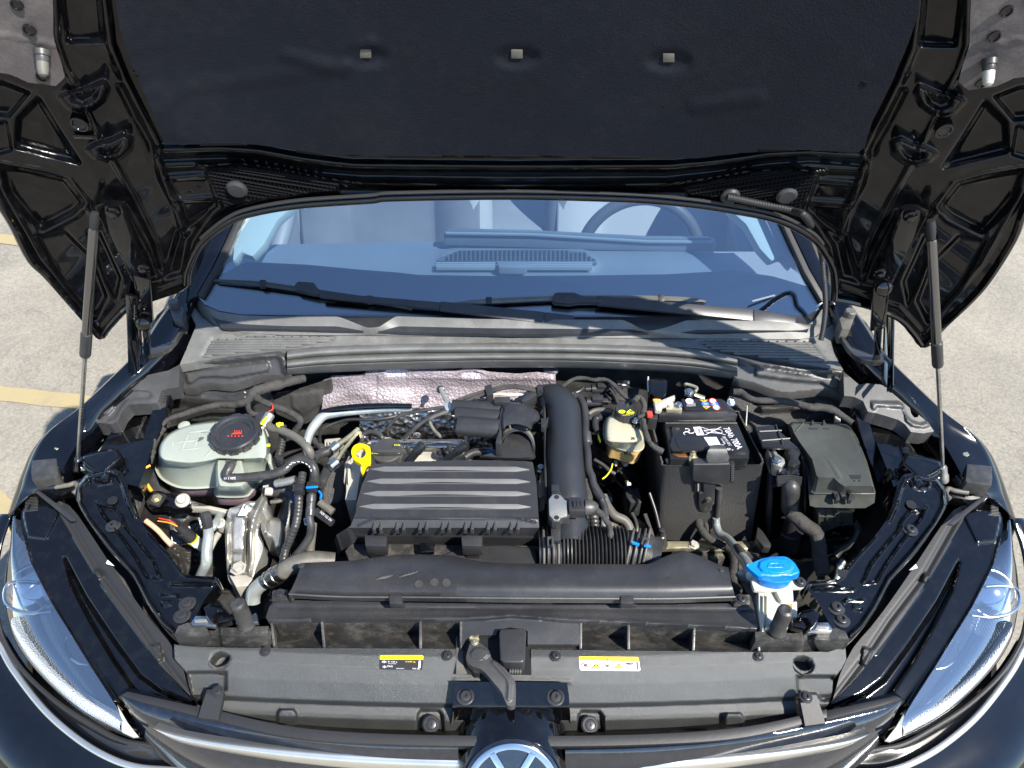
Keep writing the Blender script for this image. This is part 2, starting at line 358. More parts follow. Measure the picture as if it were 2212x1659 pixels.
M['trimc'] = mat('pale_pillar_trim_fabric', (.62, .66, .62), .8, bump=.2, bscale=500)
M['lightstrip'] = mat('frosted_white_light_guide', (.42, .46, .50), .35, 0, .6, .5, bump=1.0, bscale=420, kind='voro', bdist=.002)
M['reflector'] = mat('mirror_reflector', (.75, .75, .75), .08, 1)
M['housing'] = mat('dark_grey_lamp_housing', (.09, .11, .15), .18, .3, 1, .5, bump=.8, bscale=75, kind='wave', bdist=.001)
M['gtrim'] = mat('gloss_black_grille_trim', (.006, .008, .014), .10, 0, 1, .6, bump=.3, bscale=160, dust=.3, dscale=60, dustcol=(.05, .06, .09))
M['sbright'] = mat('satin_silver_trim', (.70, .68, .62), .30, .9, 0, .5, var=.08, vscale=10)
M['mesh'] = mat('black_mesh_recess', (.006, .006, .007), .85, spec=.1, bump=.2, bscale=200)
# glass: clear sheet that mirrors part of the sky
def glass(name, tint, refl):
    m = bpy.data.materials.new(name); m.use_nodes = True; n = m.node_tree.nodes; L = m.node_tree.links; n.clear()
    o = n.new('ShaderNodeOutputMaterial'); mx = n.new('ShaderNodeMixShader'); tr = n.new('ShaderNodeBsdfTransparent'); gl = n.new('ShaderNodeBsdfGlossy')
    tr.inputs[0].default_value = (*tint, 1); gl.inputs['Roughness'].default_value = .01; gl.inputs[0].default_value = (1, 1, 1, 1)
    f = n.new('ShaderNodeFresnel'); f.inputs[0].default_value = 1.5; a = n.new('ShaderNodeMath'); a.operation = 'MULTIPLY_ADD'; a.inputs[1].default_value = 1.0; a.inputs[2].default_value = refl
    L.new(f.outputs[0], a.inputs[0]); L.new(a.outputs[0], mx.inputs[0]); L.new(tr.outputs[0], mx.inputs[1]); L.new(gl.outputs[0], mx.inputs[2]); L.new(mx.outputs[0], o.inputs[0]); return m
M['glass'] = glass('tinted_windscreen_glass', (.78, .88, .95), .11)
M['lens'] = glass('clear_headlight_lens', (.90, .94, .98), .30)
M['frit'] = mat('black_windscreen_border', (.006, .008, .012), .03, 0, 1, .9)
# asphalt
def asphalt():
    m = mat('pale_worn_asphalt', (.235, .212, .172), .85, bump=.5, bscale=120, bdist=.003, var=.16, vscale=2.5)
    n = m.node_tree.nodes; L = m.node_tree.links; b = n['Principled BSDF']; src = b.inputs['Base Color'].links[0].from_socket
    tc = [q for q in n if q.type == 'TEX_COORD'][0]
    v = n.new('ShaderNodeTexVoronoi'); v.inputs['Scale'].default_value = 140; L.new(tc.outputs['Object'], v.inputs[0])
    sp_ = n.new('ShaderNodeSeparateColor'); L.new(v.outputs['Color'], sp_.inputs[0])
    mr = n.new('ShaderNodeMapRange'); mr.inputs[3].default_value = .84; mr.inputs[4].default_value = 1.16; L.new(sp_.outputs[0], mr.inputs[0])
    mx = n.new('ShaderNodeMix'); mx.data_type = 'RGBA'; mx.blend_type = 'MULTIPLY'; mx.inputs[0].default_value = 1; L.new(src, mx.inputs[6]); L.new(mr.outputs[0], mx.inputs[7])
    c = n.new('ShaderNodeTexVoronoi'); c.feature = 'DISTANCE_TO_EDGE'; c.inputs['Scale'].default_value = .9
    wn = n.new('ShaderNodeTexNoise'); wn.inputs['Scale'].default_value = 3; wn.inputs['Detail'].default_value = 6; L.new(tc.outputs['Object'], wn.inputs[0])
    ad = n.new('ShaderNodeVectorMath'); ad.operation = 'ADD'; L.new(tc.outputs['Object'], ad.inputs[0]); L.new(wn.outputs['Color'], ad.inputs[1]); L.new(ad.outputs[0], c.inputs[0])
    cr_ = n.new('ShaderNodeMapRange'); cr_.inputs[2].default_value = .012; cr_.inputs[3].default_value = .45; cr_.inputs[4].default_value = 1; L.new(c.outputs[0], cr_.inputs[0])
    m2 = n.new('ShaderNodeMix'); m2.data_type = 'RGBA'; m2.blend_type = 'MULTIPLY'; m2.inputs[0].default_value = .3; L.new(mx.outputs[2], m2.inputs[6]); L.new(cr_.outputs[0], m2.inputs[7])
    L.new(m2.outputs[2], b.inputs['Base Color']); return m
M['asphalt'] = asphalt()
M['road'] = mat('worn_yellow_road_paint', (.33, .265, .14), .8, bump=.6, bscale=120, dust=1.0, dscale=5, dustcol=(.24, .205, .15))
# ---------------------------------------------------------------- small shared pieces
SC = {}
def screw(c, r=.009, parent=None, axis=(0, 0, 1), m='plast', name='screw', hexh=False):
    ax = Vector(axis).normalized(); r = r*.74; key = (round(r, 4), m, hexh)
    if key not in SC:
        o = lathe(name, (0, 0, 0), [(r*1.55, 0), (r*1.55, r*.12), (r*1.05, r*.22), (r, r*.35), (r*.95, r*.7), (r*.75, r*.8), (r*.4, r*.8), (r*.33, r*.45), (0, r*.42)] if not hexh else
                  [(r*1.5, 0), (r*1.5, r*.2), (r*1.0, r*.25), (r*1.0, r*.8), (r*.85, r*.95), (0, r*.95)], M[m], None, seg=24 if not hexh else 6)
        SC[key] = o.data; COL.objects.unlink(o); bpy.data.objects.remove(o)
    o = bpy.data.objects.new(name, SC[key]); COL.objects.link(o)
    o.rotation_euler = ax.to_track_quat('Z', 'Y').to_euler()
    o.location = Vector(c)-wl(parent)
    if parent is not None: o.parent = parent
    WL[o.name] = Vector(c); return o
def tag(o, label, cat, group=None):
    o['label'] = label; o['category'] = cat
    if group: o['group'] = group
    if o.type == 'MESH' and o.parent is None and not o.children and o.location.length == 0:
        b = [Vector(c) for c in o.bound_box]; c = (b[0]+b[6])/2; c.z = min(q.z for q in b)
        o.data.transform(Matrix.Translation(-c)); o.location = c; WL[o.name] = c.copy()
    return o
def struct(o): o['kind'] = 'structure'; return o
# ================================================================ ground
bm = bmesh.new(); R = 300
v = [bm.verts.new(p) for p in ((-R, -R, 0), (R, -R, 0), (R, R, 0), (-R, R, 0))]; bm.faces.new(v)
struct(link('ground', fin(bm), M['asphalt']))
def gline(a, b, wd, label):
    a, b = Vector(a), Vector(b); d = (b-a).normalized(); nn = Vector((-d.y, d.x, 0))*wd/2
    bm = bmesh.new(); n = 40
    L_ = [a+(b-a)*k/n for k in range(n+1)]; v0 = [bm.verts.new(p+nn*(1+.07*math.sin(k*2.1))+Vector((0, 0, .004))) for k, p in enumerate(L_)]; v1 = [bm.verts.new(p-nn*(1+.07*math.sin(k*1.7+1))+Vector((0, 0, .004))) for k, p in enumerate(L_)]
    for k in range(n): bm.faces.new((v0[k], v1[k], v1[k+1], v0[k+1]))
    o = link('parking_line', fin(bm), M['road']); o['kind'] = 'structure'; return o
g = lambda x, y: P(x, y, 0)
a, b = g(0, 851), g(175, 870); gline(a+(a-b)*4, b+(b-a)*2, .07, '')
a, b = g(0, 517), g(48, 522); gline(a+(a-b)*6, b+(b-a)*12, .07, '')
a, b = g(-40, 1060), g(30, 1120); gline(a+(a-b)*4, b+(b-a)*2, .07, '')

# ================================================================ car body
car = thing('car', 'glossy black hatchback parked on pale asphalt with its bonnet raised', 'car', (0, 1.2, 0))
# windscreen plane
WB = Vector((0, 1.165, .945)); WA = math.radians(30); WN = Vector((0, -math.sin(WA), math.cos(WA)))
def WP(x, y, h=0):
    d = ray(x, y); t = ((WB+WN*h)-CAM).dot(WN)/d.dot(WN); return CAM+d*t
def wdep(X): return -.12*(X/.7)**2
wl_pts = [(423, 636), (441, 657), (472, 671), (520, 679), (737, 684), (1106, 690), (1450, 693), (1652, 694), (1735, 690), (1765, 668), (1790, 640)]
top_pts = [(598, 380), (800, 372), (1106, 368), (1400, 372), (1632, 385)]
full = [WP(x, y) for x, y in wl_pts]+[WP(x, y) for x, y in top_pts[::-1]]
glass_o = prism('windscreen', full, M['glass'], car, .003, -WN, 0)
# frit border (black printed band on the glass)
fr = T('d1', [(95, 970), (250, 830), (620, 640), (1250, 670), (1800, 722), (2200, 752)])
fr = [(424, 634), (455, 604)] + fr[2:] + T('q11', [(500, 122), (1000, 130), (1600, 126), (2110, 118)]) + T('d2', [(700, 730), (1100, 790), (1495, 905)]) + [(1788, 632)]
frit = prism('windscreen_border', [WP(x, y, -.006) for x, y in fr + wl_pts[::-1]], M['frit'], car, .002, -WN, 0)
# side pillars
for s in (-1, 1):
    pil = MS(s, [(423, 640), (400, 655), (408, 625), (437, 560), (470, 480), (500, 400), (540, 330), (575, 320), (540, 400), (500, 490), (460, 575)])
    prism('pillar', [WP(x, y, .008) for x, y in pil], M['paint'], car, .05, -WN, .006)
    gs = MS(s, [(425, 638), (463, 572), (503, 487), (545, 395), (600, 300), (612, 300), (556, 398), (514, 490), (474, 578), (436, 642)])
    prism('glass_gasket', [WP(x, y, .010) for x, y in gs], M['dark'], car, .012, -WN, .002)
# roof and side panels (mostly hidden behind the bonnet)
grid('roof', [[(x, 1.82+.1*abs(x)**2, 1.36-.12*abs(x)**2) for x in (-.62, -.3, 0, .3, .62)], [(x, 2.4, 1.46-.12*abs(x)**2) for x in (-.62, -.3, 0, .3, .62)], [(x, 3.4, 1.40-.12*abs(x)**2) for x in (-.6, -.3, 0, .3, .6)]], M['paint'], car, sm=(4, 4), thick=.02)
for s in (-1, 1):
    sec = [(.84, .30), (.90, .45), (.905, .7), (.88, .88), (.85, .92)]
    grid('door', [[(s*x*(.84 if y < 1.3 else .95 if y < 1.7 else 1 if y < 3 else .97), y, z) for x, z in sec] for y in (1.24, 1.6, 2.0, 2.6, 3.3, 3.9)], M['paint'], car, sm=(3, 3), thick=.03)
    # mirror
    mc = Vector((s*.86, 1.40, .95))
    mr_ = lathe('wing_mirror', mc, [(0, -.04), (.04, -.03), (.058, 0), (.055, .04), (.03, .06), (0, .07)], M['paint'], car, axis=(0, 1, .1), seg=24, sx=1.35)
    # wheels
    wh = lathe('wheel', (s*.74, .86, .31), [(.18, -.02), (.30, -.02), (.315, .02), (.315, .18), (.30, .2), (.2, .2), (.2, .16), (0, .14)], M['rubber'], car, axis=(s, 0, 0), seg=48)
    wh = lathe('wheel', (s*.74, 3.35, .31), [(.18, -.02), (.30, -.02), (.315, .02), (.315, .18), (.30, .2), (.2, .2), (.2, .16), (0, .14)], M['rubber'], car, axis=(s, 0, 0), seg=48)
# fenders : rows from inner edge over the crest to the wheel arch
for s in (-1, 1):
    inner = [(423, 650, .955), (398, 700, .950), (372, 740, .945), (342, 775, .935), (300, 815, .925), (250, 862, .905), (205, 905, .885), (172, 950, .87), (140, 1005, .855), (118, 1050, .84), (92, 1064, .825), (70, 1068, .82)]
    crest = [(405, 600, .985), (382, 640, .975), (345, 690, .965), (303, 753, .95), (220, 836, .925), (163, 888, .90), (110, 928, .88), (77, 968, .86), (55, 1020, .84), (45, 1050, .825), (36, 1075, .81), (25, 1110, .79)]
    inner, crest = [[((2211-p[0]), p[1]+9, p[2]) if s > 0 else p for p in r] for r in (inner, crest)]
    I = [P(*p) for p in inner]; A = [P(*p) for p in crest]
    Mi = [(a*.3+b*.7)+Vector((0, 0, .004)) for a, b in zip(I, A)]
    C = [p+Vector((s*.022, 0, -.03)) for p in A]; D = [p+Vector((s*.045, 0, -.16)) for p in A]; E = [p+Vector((s*.055, 0, -.36)) for p in A]
    I2 = [p+Vector((0, 0, -.05)) for p in I]
    grid('fender', [I2, I, Mi, A, C, D, E], M['paint'], car, sm=(3, 4), thick=.004, ang=50)
# front bumper skin below the lamps
def side_front(s):
    # outline curves in photo px with heights, left side
    r0 = [(25, 1110, .785), (2, 1180, .755), (-8, 1250, .73), (-6, 1330, .70), (8, 1382, .685), (50, 1448, .668), (122, 1515, .658), (200, 1565, .65), (262, 1598, .645), (330, 1612, .64), (420, 1640, .63), (560, 1668, .62)]
    r1 = [(-14, 1110, .77), (-32, 1190, .74), (-40, 1280, .70), (-30, 1345, .665), (2, 1385, .65), (33, 1440, .635), (98, 1524, .62), (165, 1584, .61), (232, 1626, .605), (300, 1650, .60), (400, 1660, .60), (560, 1690, .60)]
    r2 = [(-44, 1110, .66), (-75, 1190, .64), (-105, 1290, .62), (-115, 1390, .60), (-100, 1470, .59), (-70, 1550, .58), (-10, 1640, .57), (60, 1700, .56), (150, 1750, .55), (262, 1780, .54), (380, 1800, .54), (560, 1820, .54)]
    r3 = [(x-50, y+130, .40) for x, y, z in r2]
    return [[((2211-p[0]), p[1]+9, p[2]) if s > 0 else p for p in r] for r in (r0, r1, r2, r3)]
for s in (-1, 1):
    rows = [[P(*p) for p in r] for r in side_front(s)]
    bp = grid('front_bumper', rows, M['paint'], car, sm=(5, 4), thick=.004, ang=60)
    r1 = side_front(s)[1][2:]
    ln = [P(p[0], p[1], p[2]) + Vector((0, -.006, .004)) for p in r1]
    tube3('chrome_strip', ln, [.0035]+[.0052]*(len(ln)-1), M['sbright'], car, flat=.6, seg=10, sm=6)
    r0 = side_front(s)[0][3:]
    tube3('lamp_gap_seal', [P(p[0], p[1], p[2]-.002) for p in r0], .004, M['dark'], car, seg=8)
grid('lower_bumper', [[(x, .40+.28*abs(x)**2.2, z) for x in (-.84, -.6, -.3, 0, .3, .6, .84)] for z in (.57, .45, .33, .20)], M['paint'], car, sm=(3, 4), thick=.01)
# upper grille panel (dark glossy) with chrome strip, split by the badge
def gr_rows(s):
    top = [(262, 1500, .735), (300, 1512, .735), (427, 1545, .735), (607, 1588, .735), (800, 1606, .735), (990, 1612, .735)]
    mid = [(268, 1516, .725), (310, 1550, .72), (427, 1585, .715), (607, 1618, .71), (800, 1640, .708), (990, 1646, .706)]
    low = [(290, 1560, .69), (330, 1600, .67), (440, 1650, .66), (607, 1690, .65), (800, 1705, .65), (990, 1712, .65)]
    lo2 = [(300, 1600, .60), (345, 1650, .58), (450, 1700, .57), (607, 1745, .56), (800, 1760, .56), (990, 1770, .56)]
    return [[((2211-p[0]), p[1]+9, p[2]) if s > 0 else p for p in r] for r in (top, mid, low, lo2)]
gp = thing('front_grille', 'gloss black front grille panel below the grained radiator cover', 'grille', (0, .45, .7))
for s in (-1, 1):
    rows = gr_rows(s); R3 = [[P(*p) for p in r] for r in rows]
    back = [p+Vector((0, .02, -.02)) for p in R3[0]]
    grid('grille_panel', [back]+R3, M['gtrim'], gp, sm=(4, 6), ang=50)
    st = MS(s, [(333, 1571), (390, 1588), (500, 1606), (650, 1622), (800, 1632), (992, 1638)], 11)
    sb = MS(s, [(333, 1572), (385, 1602), (500, 1626), (650, 1648), (800, 1662), (992, 1672)], 11)
    def zf(y): return .748-(y-1560)*.0006
    A_ = [P(x, y, zf(y)+.008) for x, y in st]; B_ = [P(x, y, zf(y)+.004) for x, y in sb]
    Am = [a.lerp(b, .5)+Vector((0, -.003, .005)) for a, b in zip(A_, B_)]
    A2 = [p+Vector((0, .012, -.012)) for p in A_]; B2 = [p+Vector((0, .004, -.016)) for p in B_]
    grid('chrome_bar', [A2, A_, Am, B_, B2], M['sbright'], gp, sm=(4, 6), ang=60)
grid('upper_lip', [[P(x, y, z) for x, y, z in r] for r in ([(425, 1522, .745), (607, 1566, .745), (800, 1584, .745), (1106, 1590, .745), (1400, 1586, .745), (1610, 1570, .745), (1786, 1532, .745)], [(425, 1545, .742), (607, 1589, .742), (800, 1606, .742), (1106, 1612, .742), (1400, 1608, .742), (1610, 1592, .742), (1786, 1550, .742)], [(425, 1552, .72), (607, 1596, .72), (800, 1614, .72), (1106, 1620, .72), (1400, 1616, .72), (1610, 1600, .72), (1786, 1558, .72)])], M['dark'], gp, sm=(2, 6), ang=40)
for pts in ([(262, 1500), (275, 1492), (430, 1526), (427, 1547), (300, 1514)],):
    for s in (-1, 1): poly('corner_ledge', MS(s, pts), M['dark'], gp, z=.742, t=.012, bevel=.003)
# badge carrier and badge
bd = thing('badge_carrier', 'gloss black badge carrier bolted over the middle of the radiator cover', 'badge holder', tuple(P(1107, 1540, .70)))
br = T('q12', [(735, 1135), (745, 1110), (765, 1100), (1425, 1104), (1450, 1112), (1470, 1140), (1478, 1250), (1490, 1405), (1470, 1470), (1430, 1525), (1200, 1530), (800, 1530), (765, 1520), (705, 1440), (712, 1330), (722, 1250)])
brz = [(x, y, .775 if y < 1529 else .775-(y-1529)*.0012) for x, y in br]
relief('carrier_plate', br, lambda x, y, h: P(x, y, .786-(y-1473)*.00042-max(0, y-1529)*.0009+h), [('p', T('q12', [(745, 1270), (1470, 1275), (1480, 1400), (1420, 1510), (780, 1510), (715, 1430)]), -.004, 6)], M['inner'], bd, step=5, thick=.016, sm=2)
for x, y in ((1005.5, 1504), (1200, 1506)):
    c = P(x, y, .775); lathe('washer', c, [(.0135, 0), (.0135, .0015), (.012, .0025), (.010, .0025), (.0095, .001), (0, .001)], M['plast'], bd, axis=(0, -.1, 1))
    lathe('screw', c+Vector((0, 0, .001)), [(.0085, 0), (.0085, .003), (.006, .006), (.0027, .006), (.0027, .003), (0, .003)], M['plast'], bd, axis=(0, -.1, 1), seg=24)
EC = P(1107, 1700, .70)   # badge centre
EAX = Vector((0, -.74, .67)).normalized()
# dome behind the badge
ex_ = Vector((1, 0, 0)); ey_ = EAX.cross(ex_).normalized()
dome = []
for (r, back, ax_) in ((.0745, 0, -.001), (.0765, 0, .003), (.079, 0, .001), (.0805, .006, 0), (.0825, .03, 0), (.084, .064, -.004), (.088, .10, -.03)):
    dome.append([EC+Vector((0, back, 0))+EAX*ax_+(ex_*math.cos(t)+ey_*math.sin(t))*r for t in np.linspace(0, 2*math.pi, 65)])
grid('badge_dome', dome, M['inner'], bd, sm=(3, 1), ang=50)
eb = thing('car_badge', 'round chrome ringed badge on the nose at the bottom edge of the picture', 'badge', tuple(EC))
lathe('badge_disc', EC, [(.0745, -.006), (.0745, .001), (.071, .0035), (0, .0045)], M['gtrim'], eb, axis=EAX, seg=64)
rg = lathe('badge_ring', EC, [(.0700, .003), (.0700, .0065), (.068, .0075), (.0615, .0075), (.060, .0065), (.060, .003)], M['chrome'], eb, axis=EAX, seg=64)
ex = Vector((1, 0, 0)); ey = EAX.cross(ex)
if ey.z < 0: ey = -ey
def bar2(a, b, wd):
    a = Vector(a); b = Vector(b); d = (b-a).normalized(); nn = Vector((-d.y, d.x))*wd/2
    q = [a+nn, b+nn, b-nn, a-nn]; prism('badge_stroke', [EC+ex*p.x+ey*p.y+EAX*.0075 for p in q], M['chrome'], eb, .004, -EAX, .0006)
for sx_ in (-1, 1):
    bar2((sx_*.031, .056), (sx_*.004, .010), .010)
    bar2((sx_*.056, .030), (sx_*.028, -.050), .010); bar2((sx_*.028, -.050), (sx_*.004, -.002), .010)
# ================================================================ headlamps
for s in (-1, 1):
    hl = thing('headlight', ('left' if s < 0 else 'right')+'hand glossy headlamp with clear lens and frosted light guide, ' + ('beside the shaded corner next to the yellow lines' if s < 0 else 'nearest the blue washer filler cap'), 'headlight', tuple(P(*MS(s, [(150, 1350)])[0], .70)))
    hl['label'] = 'headlamp with clear lens on the coolant tank side of the car' if s < 0 else 'headlamp with clear lens on the blue washer cap side of the car'
    # glossy black top housing
    hz = lambda x, y, q=s: .80-.00028*max(0, y-1100)
    out = [(70, 1070), (100, 1062), (123, 1100), (160, 1159), (207, 1239), (262, 1320), (325, 1403), (347, 1433), (395, 1492), (430, 1527), (425, 1545), (330, 1520), (262, 1500), (246, 1518), (187, 1426), (150, 1365), (113, 1306), (67, 1216), (50, 1160), (46, 1110)]
    rid1 = [(137, 1199), (160, 1262), (200, 1340), (250, 1420), (307, 1499)]; rid2 = [(150, 1225), (183, 1286), (250, 1385), (300, 1456), (350, 1490), (430, 1533)]
    fe = [('p', MS(s, [(140, 1205), (185, 1290), (250, 1388), (302, 1460), (345, 1492), (427, 1530), (330, 1520), (300, 1505), (245, 1425), (195, 1340), (155, 1262)]), -.012, 12), ('l', MS(s, [(160, 1159), (205, 1235)]), .004, 5), ('l', MS(s, [(220, 1262), (322, 1400)]), .004, 5), ('l', MS(s, [(49, 1150), (67, 1214), (113, 1304), (187, 1424), (246, 1514)]), .003, 6)]
    fe += [('p', MS(s, [(70, 1072), (105, 1068), (128, 1108), (100, 1165), (60, 1160), (50, 1110)]), .004, 5)]
    relief('lamp_housing', MS(s, out), lambda x, y, h, q=s: P(x, y, .80-.00026*max(0, (y-(9 if q > 0 else 0))-1100)+h), fe, M['inner'], hl, step=3.2, thick=.03, sm=3)
    # fine ribs near the top outer corner
    for k in range(13):
        y = 1066+k*3.2; a, b = MS(s, [(57-k*.3, y), (82, y-2)])
        tube3('lens_rib', [P(a[0], a[1], .802), P(b[0], b[1], .805)], .0009, M['plast2'], hl, seg=6, sm=1)
    # inner black reflector bowl
    lr0 = [(47, 1112, .775), (50, 1160, .765), (67, 1216, .757), (113, 1306, .745), (150, 1365, .737), (187, 1426, .727), (246, 1518, .71), (268, 1560, .70), (296, 1588, .69)]
    lr1 = [(28, 1115, .775), (22, 1180, .755), (13, 1230, .735), (10, 1290, .715), (26, 1368, .70), (68, 1436, .69), (138, 1508, .68), (215, 1562, .672), (285, 1592, .665)]
    f = lambda r: [((2211-p[0]), p[1]+9, p[2]) if s > 0 else p for p in r]
    A_ = [P(*p) for p in f(lr0)]; B_ = [P(*p) for p in f(lr1)]
    mid = [a.lerp(b, .5)+Vector((0, 0, .010)) for a, b in zip(A_, B_)]; q1 = [a.lerp(b, .8)+Vector((0, -.002, .006)) for a, b in zip(A_, B_)]
    inn = [a.lerp(b, .5)+Vector((0, .01, -.045)) for a, b in zip(A_, B_)]
    A0 = [p+Vector((0, 0, -.006)) for p in A_]; B0 = [p+Vector((0, 0, -.006)) for p in B_]
    grid('lamp_bowl', [A0, [p.lerp(q, .45) for p, q in zip(A0, inn)], inn, [p.lerp(q, .45) for p, q in zip(B0, inn)], B0], M['housing'], hl, sm=(4, 5), ang=60)
    grid('lens', [A_, mid, q1, B_, [p+Vector((0, 0, -.012)) for p in B_]], M['lens'], hl, sm=(4, 5), ang=60)
    # light guide
    g0 = [(26, 1336), (30, 1352), (60, 1395), (110, 1452), (175, 1505), (240, 1543), (262, 1560)]; g1 = [(30, 1362), (36, 1378), (62, 1422), (112, 1478), (172, 1530), (228, 1562), (262, 1580)]
    zz = lambda y: .736-(y-1330)*.00016
    G0 = [P(x, y, zz(y)) for x, y in MS(s, g0)]; G1 = [P(x, y, zz(y)-.008) for x, y in MS(s, g1)]
    if s > 0: pass
    grid('light_guide', [[p+Vector((0, .01, -.012)) for p in G0], G0, [a.lerp(b, .5)+Vector((0, -.002, .004)) for a, b in zip(G0, G1)], G1, [p+Vector((0, .003, -.014)) for p in G1]], M['lightstrip'], hl, sm=(3, 6), ang=60)
    # projector unit
    c = P(*MS(s, [(62, 1284)])[0], .715)
    lathe('projector_lens', c+Vector((0, .01, 0)), [(.046, -.05), (.046, -.004), (.042, .0), (.040, .0), (.036, .008), (.022, .016), (0, .019)], M['reflector'], hl, axis=(0, -.5, .85), seg=40)
    tr_ = MS(s, [(14, 1268), (30, 1260), (80, 1258), (12, 1275), (9, 1300), (20, 1320), (60, 1328), (115, 1322)][0:1]+[(50, 1257), (80, 1259)])
    fr_ = MS(s, [(82, 1258), (50, 1256), (24, 1259), (13, 1268), (9, 1286), (14, 1304), (34, 1318), (70, 1325), (112, 1321)])
    tube3('projector_trim', [P(x, y, .742-(y-1256)*.0001) for x, y in fr_], .0028, M['chrome'], hl, seg=8)
    c2 = MS(s, [(146, 1376), (142, 1395), (150, 1418), (168, 1432), (190, 1437)])
    tube3('reflector_arc', [P(x, y, .722) for x, y in c2], .0022, M['chrome'], hl, seg=8)
    sb_ = MS(s, [(252, 1520), (262, 1556), (262, 1580), (285, 1590), (297, 1588), (275, 1560)])
    poly('side_reflector', sb_, M['wplast'], hl, z=.70, t=.01)
    # seal strip between lamp and inner wing
    st = [(118, 1088), (150, 1092), (190, 1145), (230, 1206), (287, 1289), (330, 1346), (367, 1389), (397, 1449), (412, 1503), (432, 1524), (347, 1438), (325, 1408), (262, 1325), (207, 1242), (160, 1164)]
    relief('lamp_seal', MS(s, st), lambda x, y, h, q=s: P(x, y, .812-.00022*max(0, (y-(9 if q > 0 else 0))-1100)+h), [('l', MS(s, [(135, 1092), (210, 1225), (290, 1330), (350, 1420), (420, 1512)]), -.003, 10), ('p', MS(s, [(203, 1235), (215, 1228), (222, 1245), (212, 1250)]), .006, 4), ('p', MS(s, [(325, 1395), (345, 1390), (352, 1425), (340, 1430)]), .006, 4)], M['dark'], hl, step=3, thick=.02, sm=2)
    ws = [(228, 1217), (232, 1208), (247, 1222)]
    poly('white_clip', MS(s, ws), M['stw'], hl, z=.812, t=.003)
# ================================================================ bonnet
bn = thing('bonnet', 'raised glossy black bonnet seen from underneath with felt lining', 'bonnet', (0, 1.05, 1.0))
def hs(x, y, h): return HP(x, y, h)
LO = [(-70, 300), (-30, 385), (0, 440), (30, 490), (65, 560), (100, 595), (150, 652), (190, 698), (216, 727)]
LL = [(235, 706), (275, 665), (318, 648), (350, 637), (385, 625), (403, 612), (407, 578), (434, 524), (484, 484), (536, 461), (643, 442), (799, 431), (850, 426), (1106, 422)]
RR = [(1350, 428), (1471, 437), (1565, 450), (1680, 473), (1752, 510), (1777, 536), (1798, 574), (1803, 613), (1801, 645), (1840, 652), (1894, 667), (1945, 690), (1975, 722), (1998, 746)]
RO = [(2040, 702), (2100, 645), (2140, 597), (2190, 515), (2212, 455), (2245, 395), (2285, 310)]
TOPL = -330
outl = [(0, TOPL), (-60, -150), (-95, 100)] + LO + LL + RR + RO + [(2306, 100), (2270, -150), (2211, TOPL)]
def sym(kind, pts, h, wd, dy=9): return [(kind, pts, h, wd), (kind, MX(pts, dy), h, wd)]
F = []
F += sym('p', [(140, TOPL), (212, TOPL), (213, 0), (221, 88), (147, 90), (137, 0)], -.016, 8)
F += sym('l', [(118, TOPL), (120, 0), (123, 90), (140, 140), (163, 185)], .010, 9)
F += sym('l', [(224, TOPL), (226, 0), (238, 95), (268, 170), (300, 235), (338, 310), (342, 345), (352, 385), (385, 450), (398, 500)], .014, 12)
F += sym('l', [(262, 190), (290, 245), (322, 300), (333, 325)], -.010, 12)
F += sym('p', [(83, 213), (40, 255), (36, 318), (172, 352), (128, 285)], -.020, 10)
F += sym('p', [(2, 358), (60, 368), (140, 387), (180, 437), (157, 458), (87, 495), (62, 470), (20, 420)], -.020, 10)
F += sym('p', [(-80, 170), (10, 180), (62, 200), (20, 250), (-60, 240)], -.016, 9)
F += sym('p', [(-90, 290), (15, 262), (26, 325), (-40, 345)], -.012, 8)
F += sym('p', [(128, 208), (160, 196), (185, 193), (225, 176), (233, 190), (222, 215), (200, 232), (172, 239), (150, 232)], .026, 10)
F += sym('p', [(188, 322), (215, 308), (240, 303), (265, 291), (283, 297), (280, 320), (258, 338), (230, 345), (205, 338)], .026, 10)
F += sym('p', [(150, 192), (180, 205), (212, 190), (205, 215), (180, 228), (160, 220)], -.014, 10)
F += sym('p', [(212, 322), (240, 325), (262, 310), (255, 328), (235, 338), (220, 334)], -.014, 8)
F += sym('l', [(190, 240), (218, 300), (225, 318)], .008, 7)
F += sym('l', [(244, 347), (290, 430), (335, 520), (350, 580)], .010, 8)
F += sym('l', [(5, 352), (90, 366), (150, 385), (190, 440), (165, 466), (100, 500), (75, 490)], .005, 6)
F += sym('l', [(180, 440), (210, 480)], .006, 6)
F += sym('p', [(213, 450), (235, 442), (272, 446), (322, 540), (345, 600), (300, 610), (250, 520)], .014, 8)
F += sym('p', [(232, 462), (268, 458), (308, 540), (280, 560)], -.010, 8)
F += sym('p', [(355, 365), (440, 362), (470, 445), (400, 500), (372, 430)], -.010, 8)
F += sym('l', [(360, 385), (450, 378)], .008, 5)
F += sym('l', [(375, 432), (470, 425)], .008, 5)
F += sym('p', [(355, 600), (385, 500), (450, 460), (410, 520), (395, 590)], -.012, 12)
F += sym('p', [(80, 510), (140, 500), (200, 560), (230, 640), (205, 690), (140, 620)], -.012, 10)
F += sym('p', [(190, 500), (215, 500), (260, 600), (250, 650), (225, 600)], -.010, 8)
F += sym('l', [(0, 400), (45, 480), (90, 560), (160, 640), (212, 708)], .007, 7)
F += sym('l', [(222, 708), (270, 655), (330, 635), (392, 612)], .006, 6)
